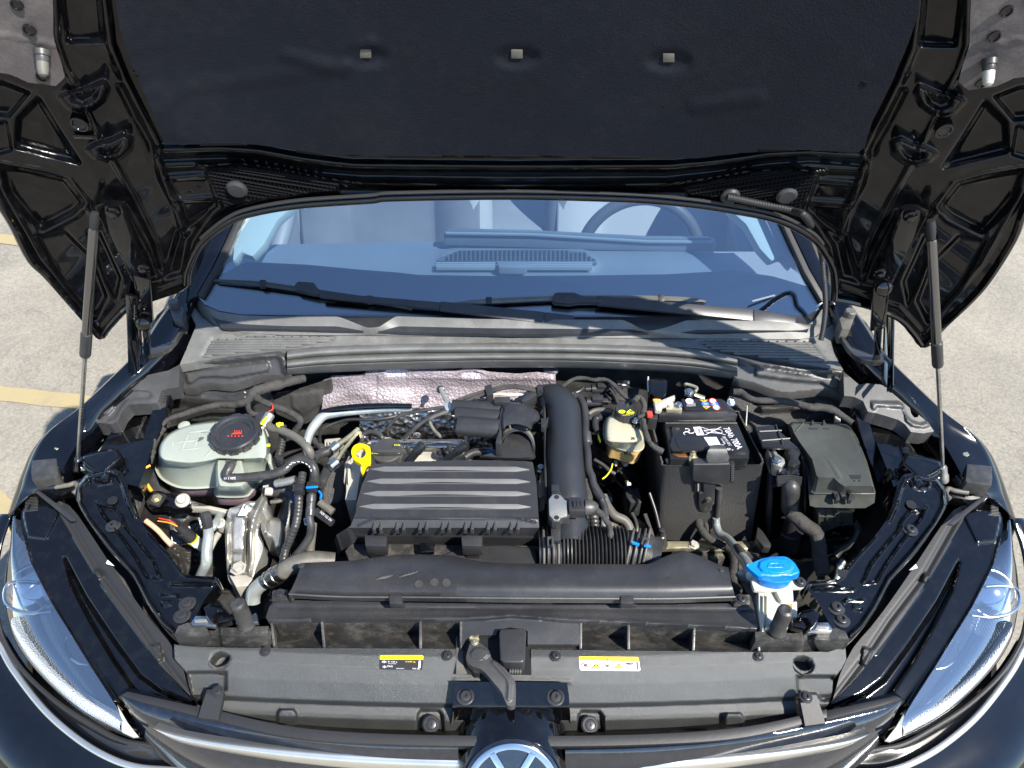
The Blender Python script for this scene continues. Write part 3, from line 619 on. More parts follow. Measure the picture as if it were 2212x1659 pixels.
# cross member with its swept ribs
F += [('l', [(345, 326), (480, 322), (560, 328), (660, 346), (760, 358), (1106, 362), (1450, 360), (1560, 350), (1660, 334), (1750, 330), (1868, 338)], .018, 14)]
F += [('l', [(352, 345), (480, 340), (560, 348), (660, 368), (780, 378), (1106, 382), (1440, 380), (1560, 366), (1660, 352), (1750, 346), (1862, 354)], -.010, 8)]
F += [('l', [(430, 358), (520, 354), (600, 364), (700, 386), (780, 396), (1106, 402), (1440, 398), (1520, 388), (1610, 372), (1700, 366), (1780, 372)], .016, 8)]
F += [('l', [(740, 410), (1106, 412), (1480, 416)], -.008, 6)]
F = [(f[0], f[1], f[2]*(.5 if f[0] == 'l' else .7), max(f[3]*(1.3 if f[0] == 'l' else 1.7 if f[2] < -.012 else 1.25), 9)) for f in F]
inp = relief('inner_panel', outl, hs, F, M['hoodin'], bn, step=3.3, thick=.02, tdir=tuple(-HN), sm=0, noise=.0006, ang=75)
# dull primer zones near the outer edges
for s in (-1, 1):
    z1 = MS(s, [(-95, TOPL), (112, TOPL), (114, 0), (117, 90), (134, 140), (140, 168), (120, 186), (90, 182), (60, 178), (20, 160), (-60, 150), (-93, 100)])
    relief('matt_zone', z1, lambda x, y, h: HP(x, y, .003+h), [('l', MS(s, [(-20, 72), (60, 84), (120, 98)]), .002, 6)], M['innerflat'], bn, step=7, thick=.003, tdir=tuple(-HN), sm=0, noise=.0004)
# outer skin behind
sk = [(x, y) for x, y in outl]
relief('outer_skin', outl, lambda x, y, h: HP(x, y, -.024), [], M['paint'], bn, step=22, thick=0, sm=0)
# hem and rear seal
tube3('edge_hem', [HP(x, y, .002) for x, y in [(0, TOPL), (-60, -150), (-95, 100)]+LO+LL[:6]], .0055, M['inner'], bn, seg=8, sm=4)
tube3('edge_hem', [HP(x, y, .002) for x, y in (RR[-6:]+RO+[(2306, 100), (2270, -150), (2211, TOPL)])], .0055, M['inner'], bn, seg=8, sm=4)
tube3('rear_seal', [HP(x, y, .006) for x, y in (LL[5:]+RR[:9])], .0065, M['inner'], bn, seg=12, sm=6)
tube3('seal_lip', [HP(x, y-9, .010) for x, y in (LL[7:]+RR[:6])], .003, M['dark'], bn, seg=8, sm=6)
# felt lining
pad = [(248, TOPL), (249, 0), (258, 60), (280, 130), (307, 190), (335, 255), (350, 300), (360, 311), (395, 314), (480, 309), (540, 311), (640, 324), (700, 333), (830, 337), (1106, 336), (1400, 341), (1500, 343), (1600, 331), (1700, 324), (1800, 327), (1855, 329), (1868, 318), (1885, 260), (1930, 170), (1962, 95), (1984, 30), (1990, TOPL)]
pf = []
for cx_, cy_ in ((790, 117), (1117, 118), (1445, 126)):
    el = [(cx_+44*math.cos(a), cy_+6+20*math.sin(a)) for a in [k*.35 for k in range(18)]]
    pf.append(('p', el, -.0035, 26))
pf += [('l', [(270, 300), (400, 190), (700, 150)], .0012, 30), ('l', [(620, 120), (740, 150), (800, 95)], .0022, 26), ('l', [(1500, 230), (1640, 210)], .0018, 26), ('p', [(310, 200), (345, 290), (400, 300), (350, 180)], .002, 30)]
for a in range(8):
    x = random.uniform(300, 1900); y = random.uniform(-40, 310); pf.append(('l', [(x, y), (x+random.uniform(-90, 90), y+random.uniform(-30, 30))], random.uniform(-.0004, .0004), random.uniform(30, 60)))
pdo = relief('felt_lining', pad, lambda x, y, h: HP(x, y, .030+h), pf, M['pad'], bn, step=6, thick=.024, tdir=tuple(-HN), sm=0, noise=.0001, ang=70,
    holes=[[(cx_-14, cy_-10), (cx_+13, cy_-10), (cx_+13, cy_+9), (cx_-14, cy_+9)] for cx_, cy_ in ((790, 117), (1117, 118), (1445, 126))])
for cx_, cy_ in ((790, 117), (1117, 118), (1445, 126)):
    prism('lining_slot', [HP(cx_+a, cy_+b, .0285) for a, b in ((-13, -10), (12, -10), (12, 9), (-13, 9))], M['rub2'], bn, .003, -HN, .0008)
for pts in ([(440, 308), (520, 308), (535, 314), (430, 316)], [(640, 322), (700, 332), (700, 338), (640, 330)], [(838, 336), (955, 336), (955, 341), (838, 341)], [(1060, 336), (1165, 336), (1165, 341), (1060, 341)], [(1280, 338), (1385, 339), (1385, 344), (1280, 343)], [(1640, 322), (1700, 320), (1720, 326), (1640, 330)], [(284, 158), (300, 160), (295, 168)], [(1862, 175), (1880, 178), (1866, 190)]):
    prism('lining_tab', [HP(x, y, .031) for x, y in pts], M['mesh'], bn, .006, -HN, .001)
# mesh grilles at the rear corners
for s in (-1, 1):
    mp = MS(s, [(442, 364), (520, 358), (600, 366), (690, 386), (736, 396), (725, 410), (600, 424), (484, 446), (462, 410)])
    relief('mesh_backing', mp, lambda x, y, h: HP(x, y, .004), [], M['mesh'], bn, step=10, thick=.002, tdir=tuple(-HN), sm=0)
    X0, X1 = (445, 735) if s < 0 else (2211-735, 2211-445); arr = mp
    bmg = bmesh.new()
    def bar3(a, b, r=.0014):
        a, b = Vector(a), Vector(b); d = (b-a).normalized(); u = d.cross(HN).normalized()*r; n_ = HN*r*1.6
        vs = [bmg.verts.new(p+q) for p in (a, b) for q in (u, n_, -u)]
        for k in (0, 1, 2): bmg.faces.new((vs[k], vs[(k+1) % 3], vs[3+(k+1) % 3], vs[3+k]))
    for fam in range(2):
        for k in range(-30, 60):
            pts = []
            for q in range(0, 60):
                if fam == 0: x = X0+q*5; y = 340+k*7.5+(x-X0)*(.16 if s < 0 else -.16)+3*math.sin(x*.05)
                else: y = 350+q*1.8; x = X0+k*8.5+(y-350)*(.25 if s < 0 else -.25)
                ok = sdf(np.array([x]), np.array([y]), arr)[0] > 1
                if ok: pts.append((x, y))
                else:
                    if len(pts) > 1:
                        bar3(HP(*pts[0], .010), HP(*pts[-1], .010))
                    pts = []
            if len(pts) > 1: bar3(HP(*pts[0], .010), HP(*pts[-1], .010))
    mo = link('mesh_grille', fin(bmg), M['mesh'], bn); mo['kind'] = 'stuff'
    for (x, y) in MS(s, [(512, 407)], 14): lathe('round_plug', HP(x, y, .012), [(.0145, 0), (.0145, .003), (.011, .006), (0, .007)], M['matte'], bn, axis=tuple(HN), seg=28)
lathe('round_plug', HP(1577, 422, .012), [(.0135, 0), (.0135, .003), (.011, .006), (0, .007)], M['matte'], bn, axis=tuple(HN), seg=28)
# holes, rings
for s in (-1, 1):
    for (x, y, r) in MS(s, [(64, 65, .0048), (91, 165, .0045), (172, 268, .0072), (37, 10, .0045)], 14):
        lathe('panel_hole', HP(x, y, .0045), [(r*1.5, 0), (r*1.45, .002), (r*1.15, .002), (r, -.0)], M['inner'], bn, axis=tuple(HN), seg=24)
        lathe('panel_hole_shadow', HP(x, y, .0045), [(r, 0), (r, .0006), (0, .0006)], M['prk'], bn, axis=tuple(HN), seg=24)
    # rubber stop; sunlit tip painted pale, shaded tip painted greyer
    (x, y), = MS(s, [(90, 108)], 26) if s < 0 else [(2138, 128)]
    ax = (HN + Vector((0, 0, -.55)) + Vector((.0, .35, 0))).normalized()
    c = HP(x, y, .004)
    st_ = lathe('bump_stop', c, [(.0085, 0), (.0085, .006), (.0070, .007), (.0070, .012), (.0065, .013)], M['rubber'], bn, axis=tuple(ax), seg=24)
    lathe('bump_stop_tip', c, [(.0064, .012), (.0062, .022), (.0052, .027), (.003, .029), (0, .030)], M['alub'] if s > 0 else M['rub2'], st_, axis=tuple(ax), seg=24)
prism('stamped_plate', [HP(x, y, .004) for x, y in [(157, 292), (211, 294), (215, 302), (161, 300)]], M['inner'], bn, .002, -HN, .0006)
text('stamped_lettering', 'LWO-02868410', HP(161, 299, .005), HP(210, 301, .005), HP(160, 294.5, .005), M['plast2'], bn)
# strut brackets on the bonnet
for s in (-1, 1):
    pts = MS(s, [(208, 462), (222, 446), (240, 444), (262, 447), (270, 462), (300, 545), (322, 610), (302, 640), (280, 600), (240, 520)], 9)
    prism('hinge_plate', [HP(x, y, .022) for x, y in pts], M['inner'], bn, .012, -HN, .003)
    for (x, y) in MS(s, [(246, 456), (312, 578)], 9): lathe('hinge_bolt', HP(x, y, .024), [(.009, 0), (.009, .003), (.006, .004), (.006, .009), (0, .010)], M['inner'], bn, axis=tuple(HN), seg=12)
# ================================================================ hinges, gas struts, washer hose
for s in (-1, 1):
    hg = bpy.data.objects.new('bonnet_hinge', None); COL.objects.link(hg); hg.parent = car; WL[hg.name] = wl(car).copy(); hg['label'] = ('twin bar black bonnet hinge on the coolant tank side' if s < 0 else 'twin bar black bonnet hinge on the fuse box side')
    g = lambda pts: MS(s, pts, 18)
    def seg2(nm, a, b, wa, wb, t, za, zb, m='inner'):
        a3 = HP(*a, .03) if za is None else P(*a, za); b3 = P(*b, zb)
        d = (b3-a3).normalized(); nn = d.cross(Vector((0, 1, 0))).normalized()
        if nn.length < .1: nn = Vector((1, 0, 0))
        q = [a3+nn*wa/2, b3+nn*wb/2, b3-nn*wb/2, a3-nn*wa/2]
        return prism(nm, q, M[m], hg, t, Vector((0, 1, 0)), .002)
    (a, b) = g([(283, 640), (287, 824)]); seg2('lower_arm', a, b, .017, .017, .006, None, .90)
    (a, b) = g([(293, 660), (297, 818)]); seg2('arm_flange', a, b, .007, .007, .018, None, .90)
    (a, b) = g([(306, 600), (314, 695)]); A3 = HP(*a, .03); B3 = HP(*b, .02)
    (c,) = g([(318, 780)]); C3 = P(*c, .91)
    for u_, v_, wd in ((A3, B3, .024), (B3, C3, .013)):
        nn = (v_-u_).normalized().cross(Vector((0, 1, 0))).normalized(); q = [u_+nn*wd/2, v_+nn*wd/2, v_-nn*wd/2, u_-nn*wd/2]; prism('upper_arm', q, M['inner'], hg, .006, Vector((0, 1, 0)), .002)
    lathe('pivot_bolt', B3+Vector((0, -.004, 0)), [(.012, 0), (.012, .006), (.006, .009), (0, .009)], M['inner'], hg, axis=(0, -1, .2), seg=16)
def strut(top, ctop, cbot, col1, bot, label, zb):
    g_ = thing('gas_strut', label, 'gas strut', tuple(P(*bot, zb)), 'gas struts holding the bonnet')
    A = HP(*top, .035); B = P(*bot, zb); D = (B-A)
    def on(y):   # point on the axis whose picture row is y
        lo, hi = 0, 1
        for _ in range(40):
            m_ = (lo+hi)/2; p = A+D*m_; r = p-CAM; dn = r.y*cp - r.z*sp; vv = -(r.y*sp + r.z*cp)
            yy = CY+FPX*vv/dn
            if yy < y: lo = m_
            else: hi = m_
        return A+D*lo
    cyl = [on(ctop), on(cbot)]
    n_ = D.normalized()
    L1 = (cyl[1]-cyl[0]).length
    lathe('cylinder', cyl[0], [(0, 0), (.0062, 0), (.0070, .004), (.0070, L1)], M['strut'], g_, axis=tuple(n_), seg=28)
    c2 = on(col1); L2 = (c2-cyl[1]).length
    lathe('collar', cyl[1], [(.0070, 0), (.0084, .002), (.0084, L2-.003), (.0074, L2), (.0033, L2+.001), (0, L2)], M['plast'], g_, axis=tuple(n_), seg=28)
    L3 = (B-c2).length
    lathe('rod', c2, [(.0034, 0), (.0034, L3)], M['steel'], g_, axis=tuple(n_), seg=20)
    lathe('end_fitting', A, [(0, -.010), (.005, -.009), (.0065, 0), (.006, .012), (.005, .022), (.006, (cyl[0]-A).length)], M['dark'], g_, axis=tuple(n_), seg=20)
    lathe('end_fitting', B-n_*.012, [(0, -.002), (.0065, 0), (.0072, .006), (.0072, .020), (.009, .024), (.009, .038), (0, .040)], M['alu' if bot[0] > 1000 else 'strut'], g_, axis=tuple(n_), seg=16)
    lathe('ball_stud', B+n_*.018, [(.005, 0), (.005, .03), (0, .03)], M['steel'], g_, axis=(-1 if bot[0] > 1000 else 1, 0, 0), seg=12)
strut((204, 472), 492, 718, 768, (168, 1000), 'gas strut with dark steel cylinder holding the bonnet on the coolant tank side', .862)
strut((2011, 488), 516, 738, 790, (2037, 1018), 'gas strut with bright steel cylinder holding the bonnet on the fuse box side', .862)
tag(tube3('washer_hose', [HP(1570, 425, .02), HP(1640, 440, .018), HP(1710, 455, .02), HP(1745, 475, .03)] + [P(*p) for p in [(1772, 540, 1.10), (1780, 610, 1.03), (1783, 660, .99), (1779, 705, .965), (1773, 735, .945)]], .0050, M['dark'], None, corr=(.004, .0004)), 'ribbed black hose running from the bonnet rim down beside the windscreen pillar', 'hose')
# ================================================================ cowl below the windscreen
cw = thing('windscreen_cowl', 'weathered grey plastic cowl with two slatted air intakes under the windscreen', 'cowl', (0, 1.1, .9))
upe = [(423, 640), (441, 659), (472, 673), (520, 681), (600, 683), (732, 684), (793, 708), (818, 707), (855, 683), (1037, 689), (1347, 691), (1395, 714), (1412, 714), (1440, 707), (1482, 692), (1652, 693), (1748, 700), (1762, 690), (1776, 668)]
lwe = [(416, 655), (436, 685), (462, 704), (520, 718), (611, 724), (861, 725), (1106, 728), (1471, 731), (1600, 732), (1725, 733), (1760, 728), (1800, 700), (1800, 660)]
# apron (steep face)
def face(name, up, lo, zu, zl, m, par, n=90, lip=True):
    a = resamp_open(up, n); b = resamp_open(lo, n)
    A = [P(x, y, zu) for x, y in a]; B = [P(x, y, zl) for x, y in b]
    rows = [[p+Vector((0, .006, -.012)) for p in A], A, [p.lerp(q, .5)+Vector((0, -.001, .002)) for p, q in zip(A, B)], B]
    return grid(name, rows, M[m], par, sm=(2, 1), ang=45)
def resamp_open(pts, n):
    p = np.array(pts, float); L = np.concatenate([[0], np.cumsum(np.linalg.norm(np.diff(p[:, :2], axis=0), axis=1))]); s = np.linspace(0, L[-1], n)
    return [tuple(np.interp(t, L, p[:, k]) for k in range(p.shape[1])) for t in s]
face('apron', upe, lwe, .958, .936, 'cowl', cw, 160)
# shelf behind the apron (under the glass, seen in the two V notches)
prism('under_shelf', [P(x, y, .948) for x, y in [(430, 655), (730, 672), (1106, 678), (1450, 680), (1765, 672), (1745, 715), (1106, 722), (480, 708)]], M['plast'], cw, .006, bevel=0)
# side wedges left / right with intake slats
def cz(x, y): return .936-(y-722)*.00022
L_out = [(416, 655), (436, 685), (462, 704), (520, 718), (611, 725), (861, 726), (1106, 729), (1471, 732), (1600, 733), (1725, 734), (1762, 729), (1798, 700), (1812, 715), (1795, 735), (1805, 770), (1822, 800), (1700, 780), (1600, 766), (1500, 752), (1300, 744), (1106, 741), (900, 742), (700, 748), (617, 756), (467, 774), (388, 788), (400, 760), (424, 703), (412, 680)]
ls = T('d1', [(265, 1430), (1500, 1398), (1532, 1420), (1530, 1445), (1490, 1472), (1050, 1547), (480, 1605), (145, 1643), (200, 1560)])
rs = T('q21', [(100, 560), (95, 548), (830, 550), (862, 600), (955, 700), (700, 680), (380, 650), (200, 615)])
relief('cowl_panel', L_out, lambda x, y, h: P(x, y, cz(x, y)+h), [('p', ls, -.004, 5), ('p', rs, -.004, 5), ('l', [(416, 655), (440, 692), (462, 708), (530, 722)], -.003, 5)], M['cowl'], cw, step=5, thick=.02, sm=0)
def slats(area, n, y0, y1, slope, m='cowl'):
    ar = area; xs = [p[0] for p in ar]
    for k in range(n):
        yy = y0+(y1-y0)*k/(n-1); run = []
        for x in np.arange(min(xs), max(xs), 2.0):
            y = yy+(x-(min(xs)+max(xs))/2)*slope
            if sdf(np.array([x]), np.array([y]), ar)[0] > 3: run.append((x, y))
        if len(run) < 8: continue
        a, b = run[0], run[-1]
        A = P(a[0], a[1], cz(*a)+.0005); B = P(b[0], b[1], cz(*b)+.0005)
        q = [A+Vector((0, .0042, 0)), A+Vector((-.004, 0, 0)), A+Vector((0, -.0015, 0)), B+Vector((0, -.0015, 0)), B+Vector((.004, 0, 0)), B+Vector((0, .0042, 0))]
        prism('slat', q, M[m], cw, .004, bevel=.0006)
        bmn = bmesh.new(); nn = max(3, int((B-A).length/.017)); 
        for t in range(nn):
            c = A.lerp(B, (t+.5)/nn)+Vector((0, .0062, -.002)); r = .0022
            vs = [bmn.verts.new(c+Vector(v)) for v in ((-r, -r, 0), (r, -r, 0), (0, r, .0005), (0, 0, .004))]
            for f in ((0, 1, 3), (1, 2, 3), (2, 0, 3)): bmn.faces.new([vs[i] for i in f])
        o = link('slat_teeth', fin(bmn), M['dark'], cw); o['kind'] = 'stuff'
slats(ls, 8, 731, 768, -.006); slats(rs, 8, 741, 782, .006)
# bulkhead seal rail (three long rounded ribs)
br_ = thing('bulkhead_rail', 'long ribbed black rubber and plastic rail across the back of the engine bay', 'rail', (0, 1.0, .9))
def off(pts, dy): return [(x, y+d) for (x, y), d in zip(pts, dy)]
lx = [620, 700, 850, 1000, 1106, 1250, 1400, 1500, 1593]
t0 = [757, 748, 742, 741, 741, 742, 746, 753, 770]; t1 = [812, 805, 799, 795, 794, 795, 801, 808, 820]
def rr(f, z): return [P(x, a+(b-a)*f, z) for x, a, b in zip(lx, t0, t1)]
prof = [(0, .925), (.04, .932), (.14, .938), (.25, .936), (.36, .926), (.40, .921), (.44, .927), (.55, .930), (.66, .922), (.70, .915), (.73, .916), (.86, .903), (.98, .889), (1.0, .880), (.97, .865)]
grid('rail_body', [rr(f, z) for f, z in prof], M['cowl'], br_, sm=(3, 5), ang=70)
for k, x in enumerate((855, 1022, 1190)):
    c = P(x, 797, .865); lathe('push_clip', c, [(.016, 0), (.016, .003), (.011, .005), (.004, .005), (.004, .002), (0, .002)], M['plast'], br_, axis=(0, -.6, .8), seg=20)
# drain trays either side
def tray(s):
    if s < 0:
        o = [(388, 787), (467, 774), (617, 757), (624, 780), (630, 813), (600, 812), (560, 812), (530, 822), (500, 831), (450, 827), (430, 832), (420, 838), (394, 838), (387, 815)]
        ins = T('q01', [(1200, 758), (1600, 705), (1735, 690), (1745, 715), (1738, 745), (1500, 790), (1380, 782), (1290, 790), (1240, 826), (1215, 825)])
        edge = [(388, 790), (467, 778), (560, 768), (600, 762), (612, 775), (618, 800)]
    else:
        o = T('q21', [(352, 648), (520, 690), (760, 730), (1030, 745), (1050, 800), (1046, 900), (1000, 885), (960, 868), (900, 862), (800, 875), (700, 885), (620, 880), (560, 860), (460, 820), (330, 790), (340, 720)])
        ins = T('q21', [(485, 722), (620, 740), (900, 780), (1015, 795), (1022, 830), (1010, 862), (960, 855), (900, 820), (780, 815), (600, 795), (475, 775), (470, 745)])
        edge = T('q21', [(352, 655), (520, 697), (760, 740), (1030, 752)])
    t_ = relief('drain_tray', o, lambda x, y, h, s=s: P(x, y, (.918 if s < 0 else .918)-max(0, y-(770 if s < 0 else 790))*.0007+h), [('p', ins, .006, 5), ('l', edge, .010, 14)], M['plast2'], None, step=3.2, thick=.02, sm=0, ang=60)
    return tag(t_, 'moulded black plastic drain tray behind the coolant tank' if s < 0 else 'moulded grey plastic drain tray behind the fuse box', 'tray')
tray(-1); tray(1)
def sidecover(s):
    if s < 0:
        o = T('q01', [(1165, 702), (1160, 850), (1100, 858), (1045, 873), (1020, 955), (900, 958), (830, 965), (790, 1010), (760, 1075), (700, 1095), (640, 1092), (560, 1060), (505, 1072), (540, 990), (585, 920), (620, 862), (638, 848), (652, 862), (660, 950), (672, 978), (695, 985), (718, 970), (728, 930), (740, 850), (780, 826), (880, 822), (930, 800), (960, 770), (1090, 742)])
        ins = T('q01', [(760, 862), (970, 880), (985, 905), (960, 925), (820, 930), (770, 1000), (745, 1050), (690, 1072), (640, 1065), (625, 1040), (650, 1020), (700, 1030), (735, 990), (748, 930)])
        tag(relief('side_cover', o, lambda x, y, h: P(x, y, .925-max(0, y-800)*.0004+h), [('p', ins, -.004, 4), ('l', o[9:20], -.006, 3)], M['plast2'], None, step=2.8, thick=.03, sm=0), 'notched black plastic side cover behind the strut foot near the yellow lines', 'cover')
    else:
        o = T('q21', [(1042, 748), (1140, 832), (1200, 826), (1280, 832), (1320, 850), (1342, 886), (1430, 888), (1460, 925), (1480, 1020), (1500, 1048), (1525, 1044), (1535, 1020), (1540, 935), (1555, 920), (1575, 926), (1592, 942), (1640, 1022), (1700, 1105), (1690, 1125), (1560, 1150), (1480, 1140), (1440, 1090), (1400, 1062), (1330, 1040), (1260, 1020), (1200, 1010), (1170, 940), (1110, 912), (1047, 905)])
        ins = T('q21', [(1225, 945), (1400, 950), (1425, 965), (1450, 1070), (1490, 1105), (1560, 1115), (1600, 1100), (1590, 1075), (1540, 1090), (1480, 1070), (1450, 1040), (1425, 985), (1260, 975), (1240, 1000), (1225, 980)])
        tag(relief('side_cover', o, lambda x, y, h: P(x, y, .925-max(0, y-812)*.0004+h), [('p', ins, .004, 4)], M['plast2'], None, step=2.8, thick=.03, sm=0), 'notched grey plastic side cover behind the bright strut foot', 'cover')
sidecover(-1); sidecover(1)
# fender end pockets with grey clip blocks
for s in (-1, 1):
    pk = MS(s, [(300, 765), (318, 720), (340, 680), (372, 655), (402, 640), (414, 655), (404, 690), (380, 735), (350, 760)], 16)
    relief('fender_end_cap', pk, lambda x, y, h: P(x, y, .952+h), [('p', MS(s, [(330, 745), (345, 690), (375, 665), (398, 655), (395, 690), (370, 730)], 16), -.03, 14)], M['bay'], car, step=4, thick=.01, sm=2)
    b = thing('bonnet_catch_block', ('grey clip block beside the foot of the windscreen pillar, shaded side' if s < 0 else 'pale clip block beside the foot of the windscreen pillar, sunlit side'), 'clip', tuple(P(*MS(s, [(378, 672)], 20)[0], .965)))
    b['label'] = 'dark clip block on the wing edge above the coolant tank side' if s < 0 else 'pale sunlit clip block on the wing edge above the fuse box side'
    bx = MS(s, [(366, 668), (370, 655), (388, 657), (398, 668), (392, 690), (374, 690)], 20); mm = M['plast2'] if s < 0 else M['rub2']  # sun and shade painted in: paler right block, darker left block
    poly('block', bx, mm, b, z=.972, t=.04, bevel=.003); c = MS(s, [(378, 664)], 20)[0]
    lathe('knob', P(c[0], c[1], .970), [(.011, 0), (.011, .014), (.009, .016), (0, .016)], mm, b, seg=24); poly('knob_slot', [(c[0]-1, c[1]-10), (c[0]+1, c[1]-10), (c[0]+1, c[1]-4), (c[0]-1, c[1]-4)], M['prk'], b, z=.9872, t=.0005, bevel=0)
# ================================================================ wipers
def wiper(label, bl, arm, conn, m2='matte', bh=.012):
    g_ = thing('wiper', label, 'wiper', tuple(WP(*arm[-1], .02)), 'windscreen wipers')
    top = [WP(x, y-1, bh) for x, y in bl]
    tube3('blade', top, [.002]+[.0062]*(len(top)-2)+[.002], M[m2], g_, seg=8, flat=.7)
    tube3('rubber_lip', [WP(x, y+2, .004) for x, y in bl], .0022, M['dark'], g_, seg=6)
    for f in (.22, .72):
        i = f*(len(bl)-1); a, b = bl[int(i)], bl[int(i)+1]; q = WP(a[0]+(b[0]-a[0])*(i % 1), a[1]+(b[1]-a[1])*(i % 1)-1, bh)
        box('blade_clip', q, (.012, .016, .012), M['dark'], g_, Z=WN)
    prism('connector', [WP(x, y, .026) for x, y in conn], M['plast'], g_, .018, -WN, .003)
    A = [WP(x, y, .028-.004*k) for k, (x, y) in enumerate(arm)]
    for i, (p, q) in enumerate(zip(A, A[1:])):
        d = (q-p).normalized(); nn = d.cross(WN).normalized(); w0, w1 = [(.006, .008), (.010, .013), (.013, .011)][min(i, 2)]
        prism('arm', [p+nn*w0, q+nn*w1, q-nn*w1, p-nn*w0], M['plast'], g_, .010, -WN, .003)
    return g_
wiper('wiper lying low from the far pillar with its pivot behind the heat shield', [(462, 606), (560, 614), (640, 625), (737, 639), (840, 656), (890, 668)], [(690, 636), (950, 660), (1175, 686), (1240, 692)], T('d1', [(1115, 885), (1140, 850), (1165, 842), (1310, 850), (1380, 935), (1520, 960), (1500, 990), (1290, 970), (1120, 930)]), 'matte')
wiper('wiper with sunlit pale blade in front of the steering wheel', [(960, 660), (1040, 653), (1200, 645), (1350, 644), (1480, 648), (1524, 652)], [(1215, 643), (1290, 648), (1628, 680), (1720, 694)], T('q11', [(1365, 290), (1378, 240), (1400, 234), (1510, 234), (1560, 255), (1580, 275), (1700, 280), (1690, 300), (1540, 300), (1480, 310), (1380, 300)]), 'rub2')  # sun on this blade is painted in by a paler material
# ================================================================ cabin seen through the glass
ds = thing('dashboard', 'grey dashboard with centre speaker grille seen through the windscreen', 'dashboard', (0, 1.45, .9))
def dz(pts, z): return [P(x, y, z) for x, y in pts]
relief('dash_top', [(440, 640), (480, 575), (535, 550), (590, 528), (700, 526), (960, 522), (1300, 540), (1560, 545), (1640, 548), (1700, 572), (1790, 640), (1106, 690)], lambda x, y, h: P(x, y, .90+h), [('p', [(955, 545), (985, 535), (1260, 537), (1290, 560), (1287, 580), (1110, 583), (940, 572)], .010, 8), ('p', [(520, 600), (700, 565), (1500, 570), (1700, 600), (1500, 640), (600, 640)], -.006, 40)], M['dash'], ds, step=8, thick=.12, sm=0)
sp_ = [(950, 556), (990, 541), (1180, 538), (1262, 543), (1288, 562), (1290, 568), (945, 563)]
poly('speaker_grille', sp_, M['seat'], ds, z=.914, t=.006)
bmg = bmesh.new()
for i in range(34):
    for j in range(5):
        x = 965+i*9.6; y = 543+j*4.5
        if sdf(np.array([x]), np.array([y]), sp_)[0] > 2:
            c = P(x, y, .9155); r = .0032; vs = [bmg.verts.new(c+Vector(v)) for v in ((-r, -r, 0), (r, -r, 0), (r, r, 0), (-r, r, 0))]; bmg.faces.new(vs)
o = link('grille_holes', fin(bmg), M['dark'], ds); o['kind'] = 'stuff'
for x0 in (942, 1110):
    for j in range(3): poly('vent_slat', [(x0, 566+j*4), (x0+170 if x0 > 1000 else x0+128, 566+j*4), (x0+170 if x0 > 1000 else x0+128, 568+j*4), (x0, 568+j*4)], M['seatw'], ds, z=.915, t=.01, bevel=.0005)
poly('centre_sensor', [(1072, 563), (1140, 564), (1138, 578), (1078, 577)], M['dash'], ds, z=.925, t=.02, bevel=.004)
pb = [(957, 502), (970, 495), (1150, 499), (1400, 512), (1535, 513), (1547, 520), (1548, 545), (1300, 541), (957, 530)]
prism('instrument_hood', [VY(x, y, 1.47) for x, y in pb], M['dash'], ds, .03, (0, 1, -.5), .008)
prism('instrument_hood_rim', [VY(x, y, 1.463) for x, y in [(962, 503), (1150, 506), (1400, 521), (1542, 522), (1540, 527), (1400, 526), (1150, 511), (962, 508)]], M['seatw'], ds, .006, (0, 1, 0), .002)
sw = thing('steering_wheel', 'steering wheel rim seen through the windscreen behind the sunlit wiper', 'steering wheel', (.42, 1.75, .75))
cs = VY(1375, 530, 1.78)
ringp = []
a_ = math.radians(25)
for k in range(49):
    t = 2*math.pi*k/48; ringp.append(VY(1380, 560, 1.72)+Vector((math.cos(t)*.165, math.sin(t)*.165*math.sin(a_)*.6, math.sin(t)*.165)))
tube3('rim', ringp, .0165, M['wheelr'], sw, seg=16, sm=2)
for t in (-.2, math.pi+.2): tube3('spoke', [VY(1380, 560, 1.73), VY(1380, 560, 1.72)+Vector((math.cos(t)*.16, 0, math.sin(t)*.16))], .015, M['wheelr'], sw, seg=10, sm=1, flat=.5)
box('airbag_hub', VY(1380, 560, 1.735), (.13, .05, .11), M['wheelr'], sw, bevel=.02)
def seat(x0, label, m1, m2):
    g_ = bpy.data.objects.new('front_seat', None); COL.objects.link(g_); g_.parent = car; WL[g_.name] = wl(car).copy(); g_['label'] = label
    grid('backrest', [[(x0+dx, 2.35-.35*(1-t)+(-.05 if abs(dx) > .2 else .0), .35+.75*t) for dx in (-.27, -.22, -.15, 0, .15, .22, .27)] for t in (0, .3, .6, .9, 1.0)], M[m1], g_, sm=(3, 4), thick=.08)
    for q in (-1, 1): tube3('side_bolster', [(x0+q*.24, 1.98, .36), (x0+q*.26, 2.05, .6), (x0+q*.24, 2.15, .85), (x0+q*.19, 2.28, 1.05)], [.04, .06, .055, .03], M[m2], g_, seg=14)
    grid('cushion', [[(x0+dx, 1.65+.45*t, .50-.10*t+(.04 if abs(dx) > .2 else 0)) for dx in (-.27, -.22, -.12, 0, .12, .22, .27)] for t in (-.1, 0, .5, 1)], M[m1], g_, sm=(3, 4), thick=.1)
    tube3('seat_seam', [(x0-.18, 1.66, .54), (x0, 1.64, .52), (x0+.18, 1.66, .54)], .004, M['dark'], g_, seg=6)
    lathe('headrest', (x0, 2.33, 1.18), [(0, -.08), (.10, -.07), (.13, 0), (.10, .07), (0, .08)], M[m1], g_, axis=(0, 0, 1), seg=20)
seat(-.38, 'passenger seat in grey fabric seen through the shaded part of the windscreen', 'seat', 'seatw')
seat(.42, 'driver seat behind the steering wheel with sunlit cushion', 'seatw', 'seat')  # sunlight painted in: paler fabric on this seat's cushion and backrest
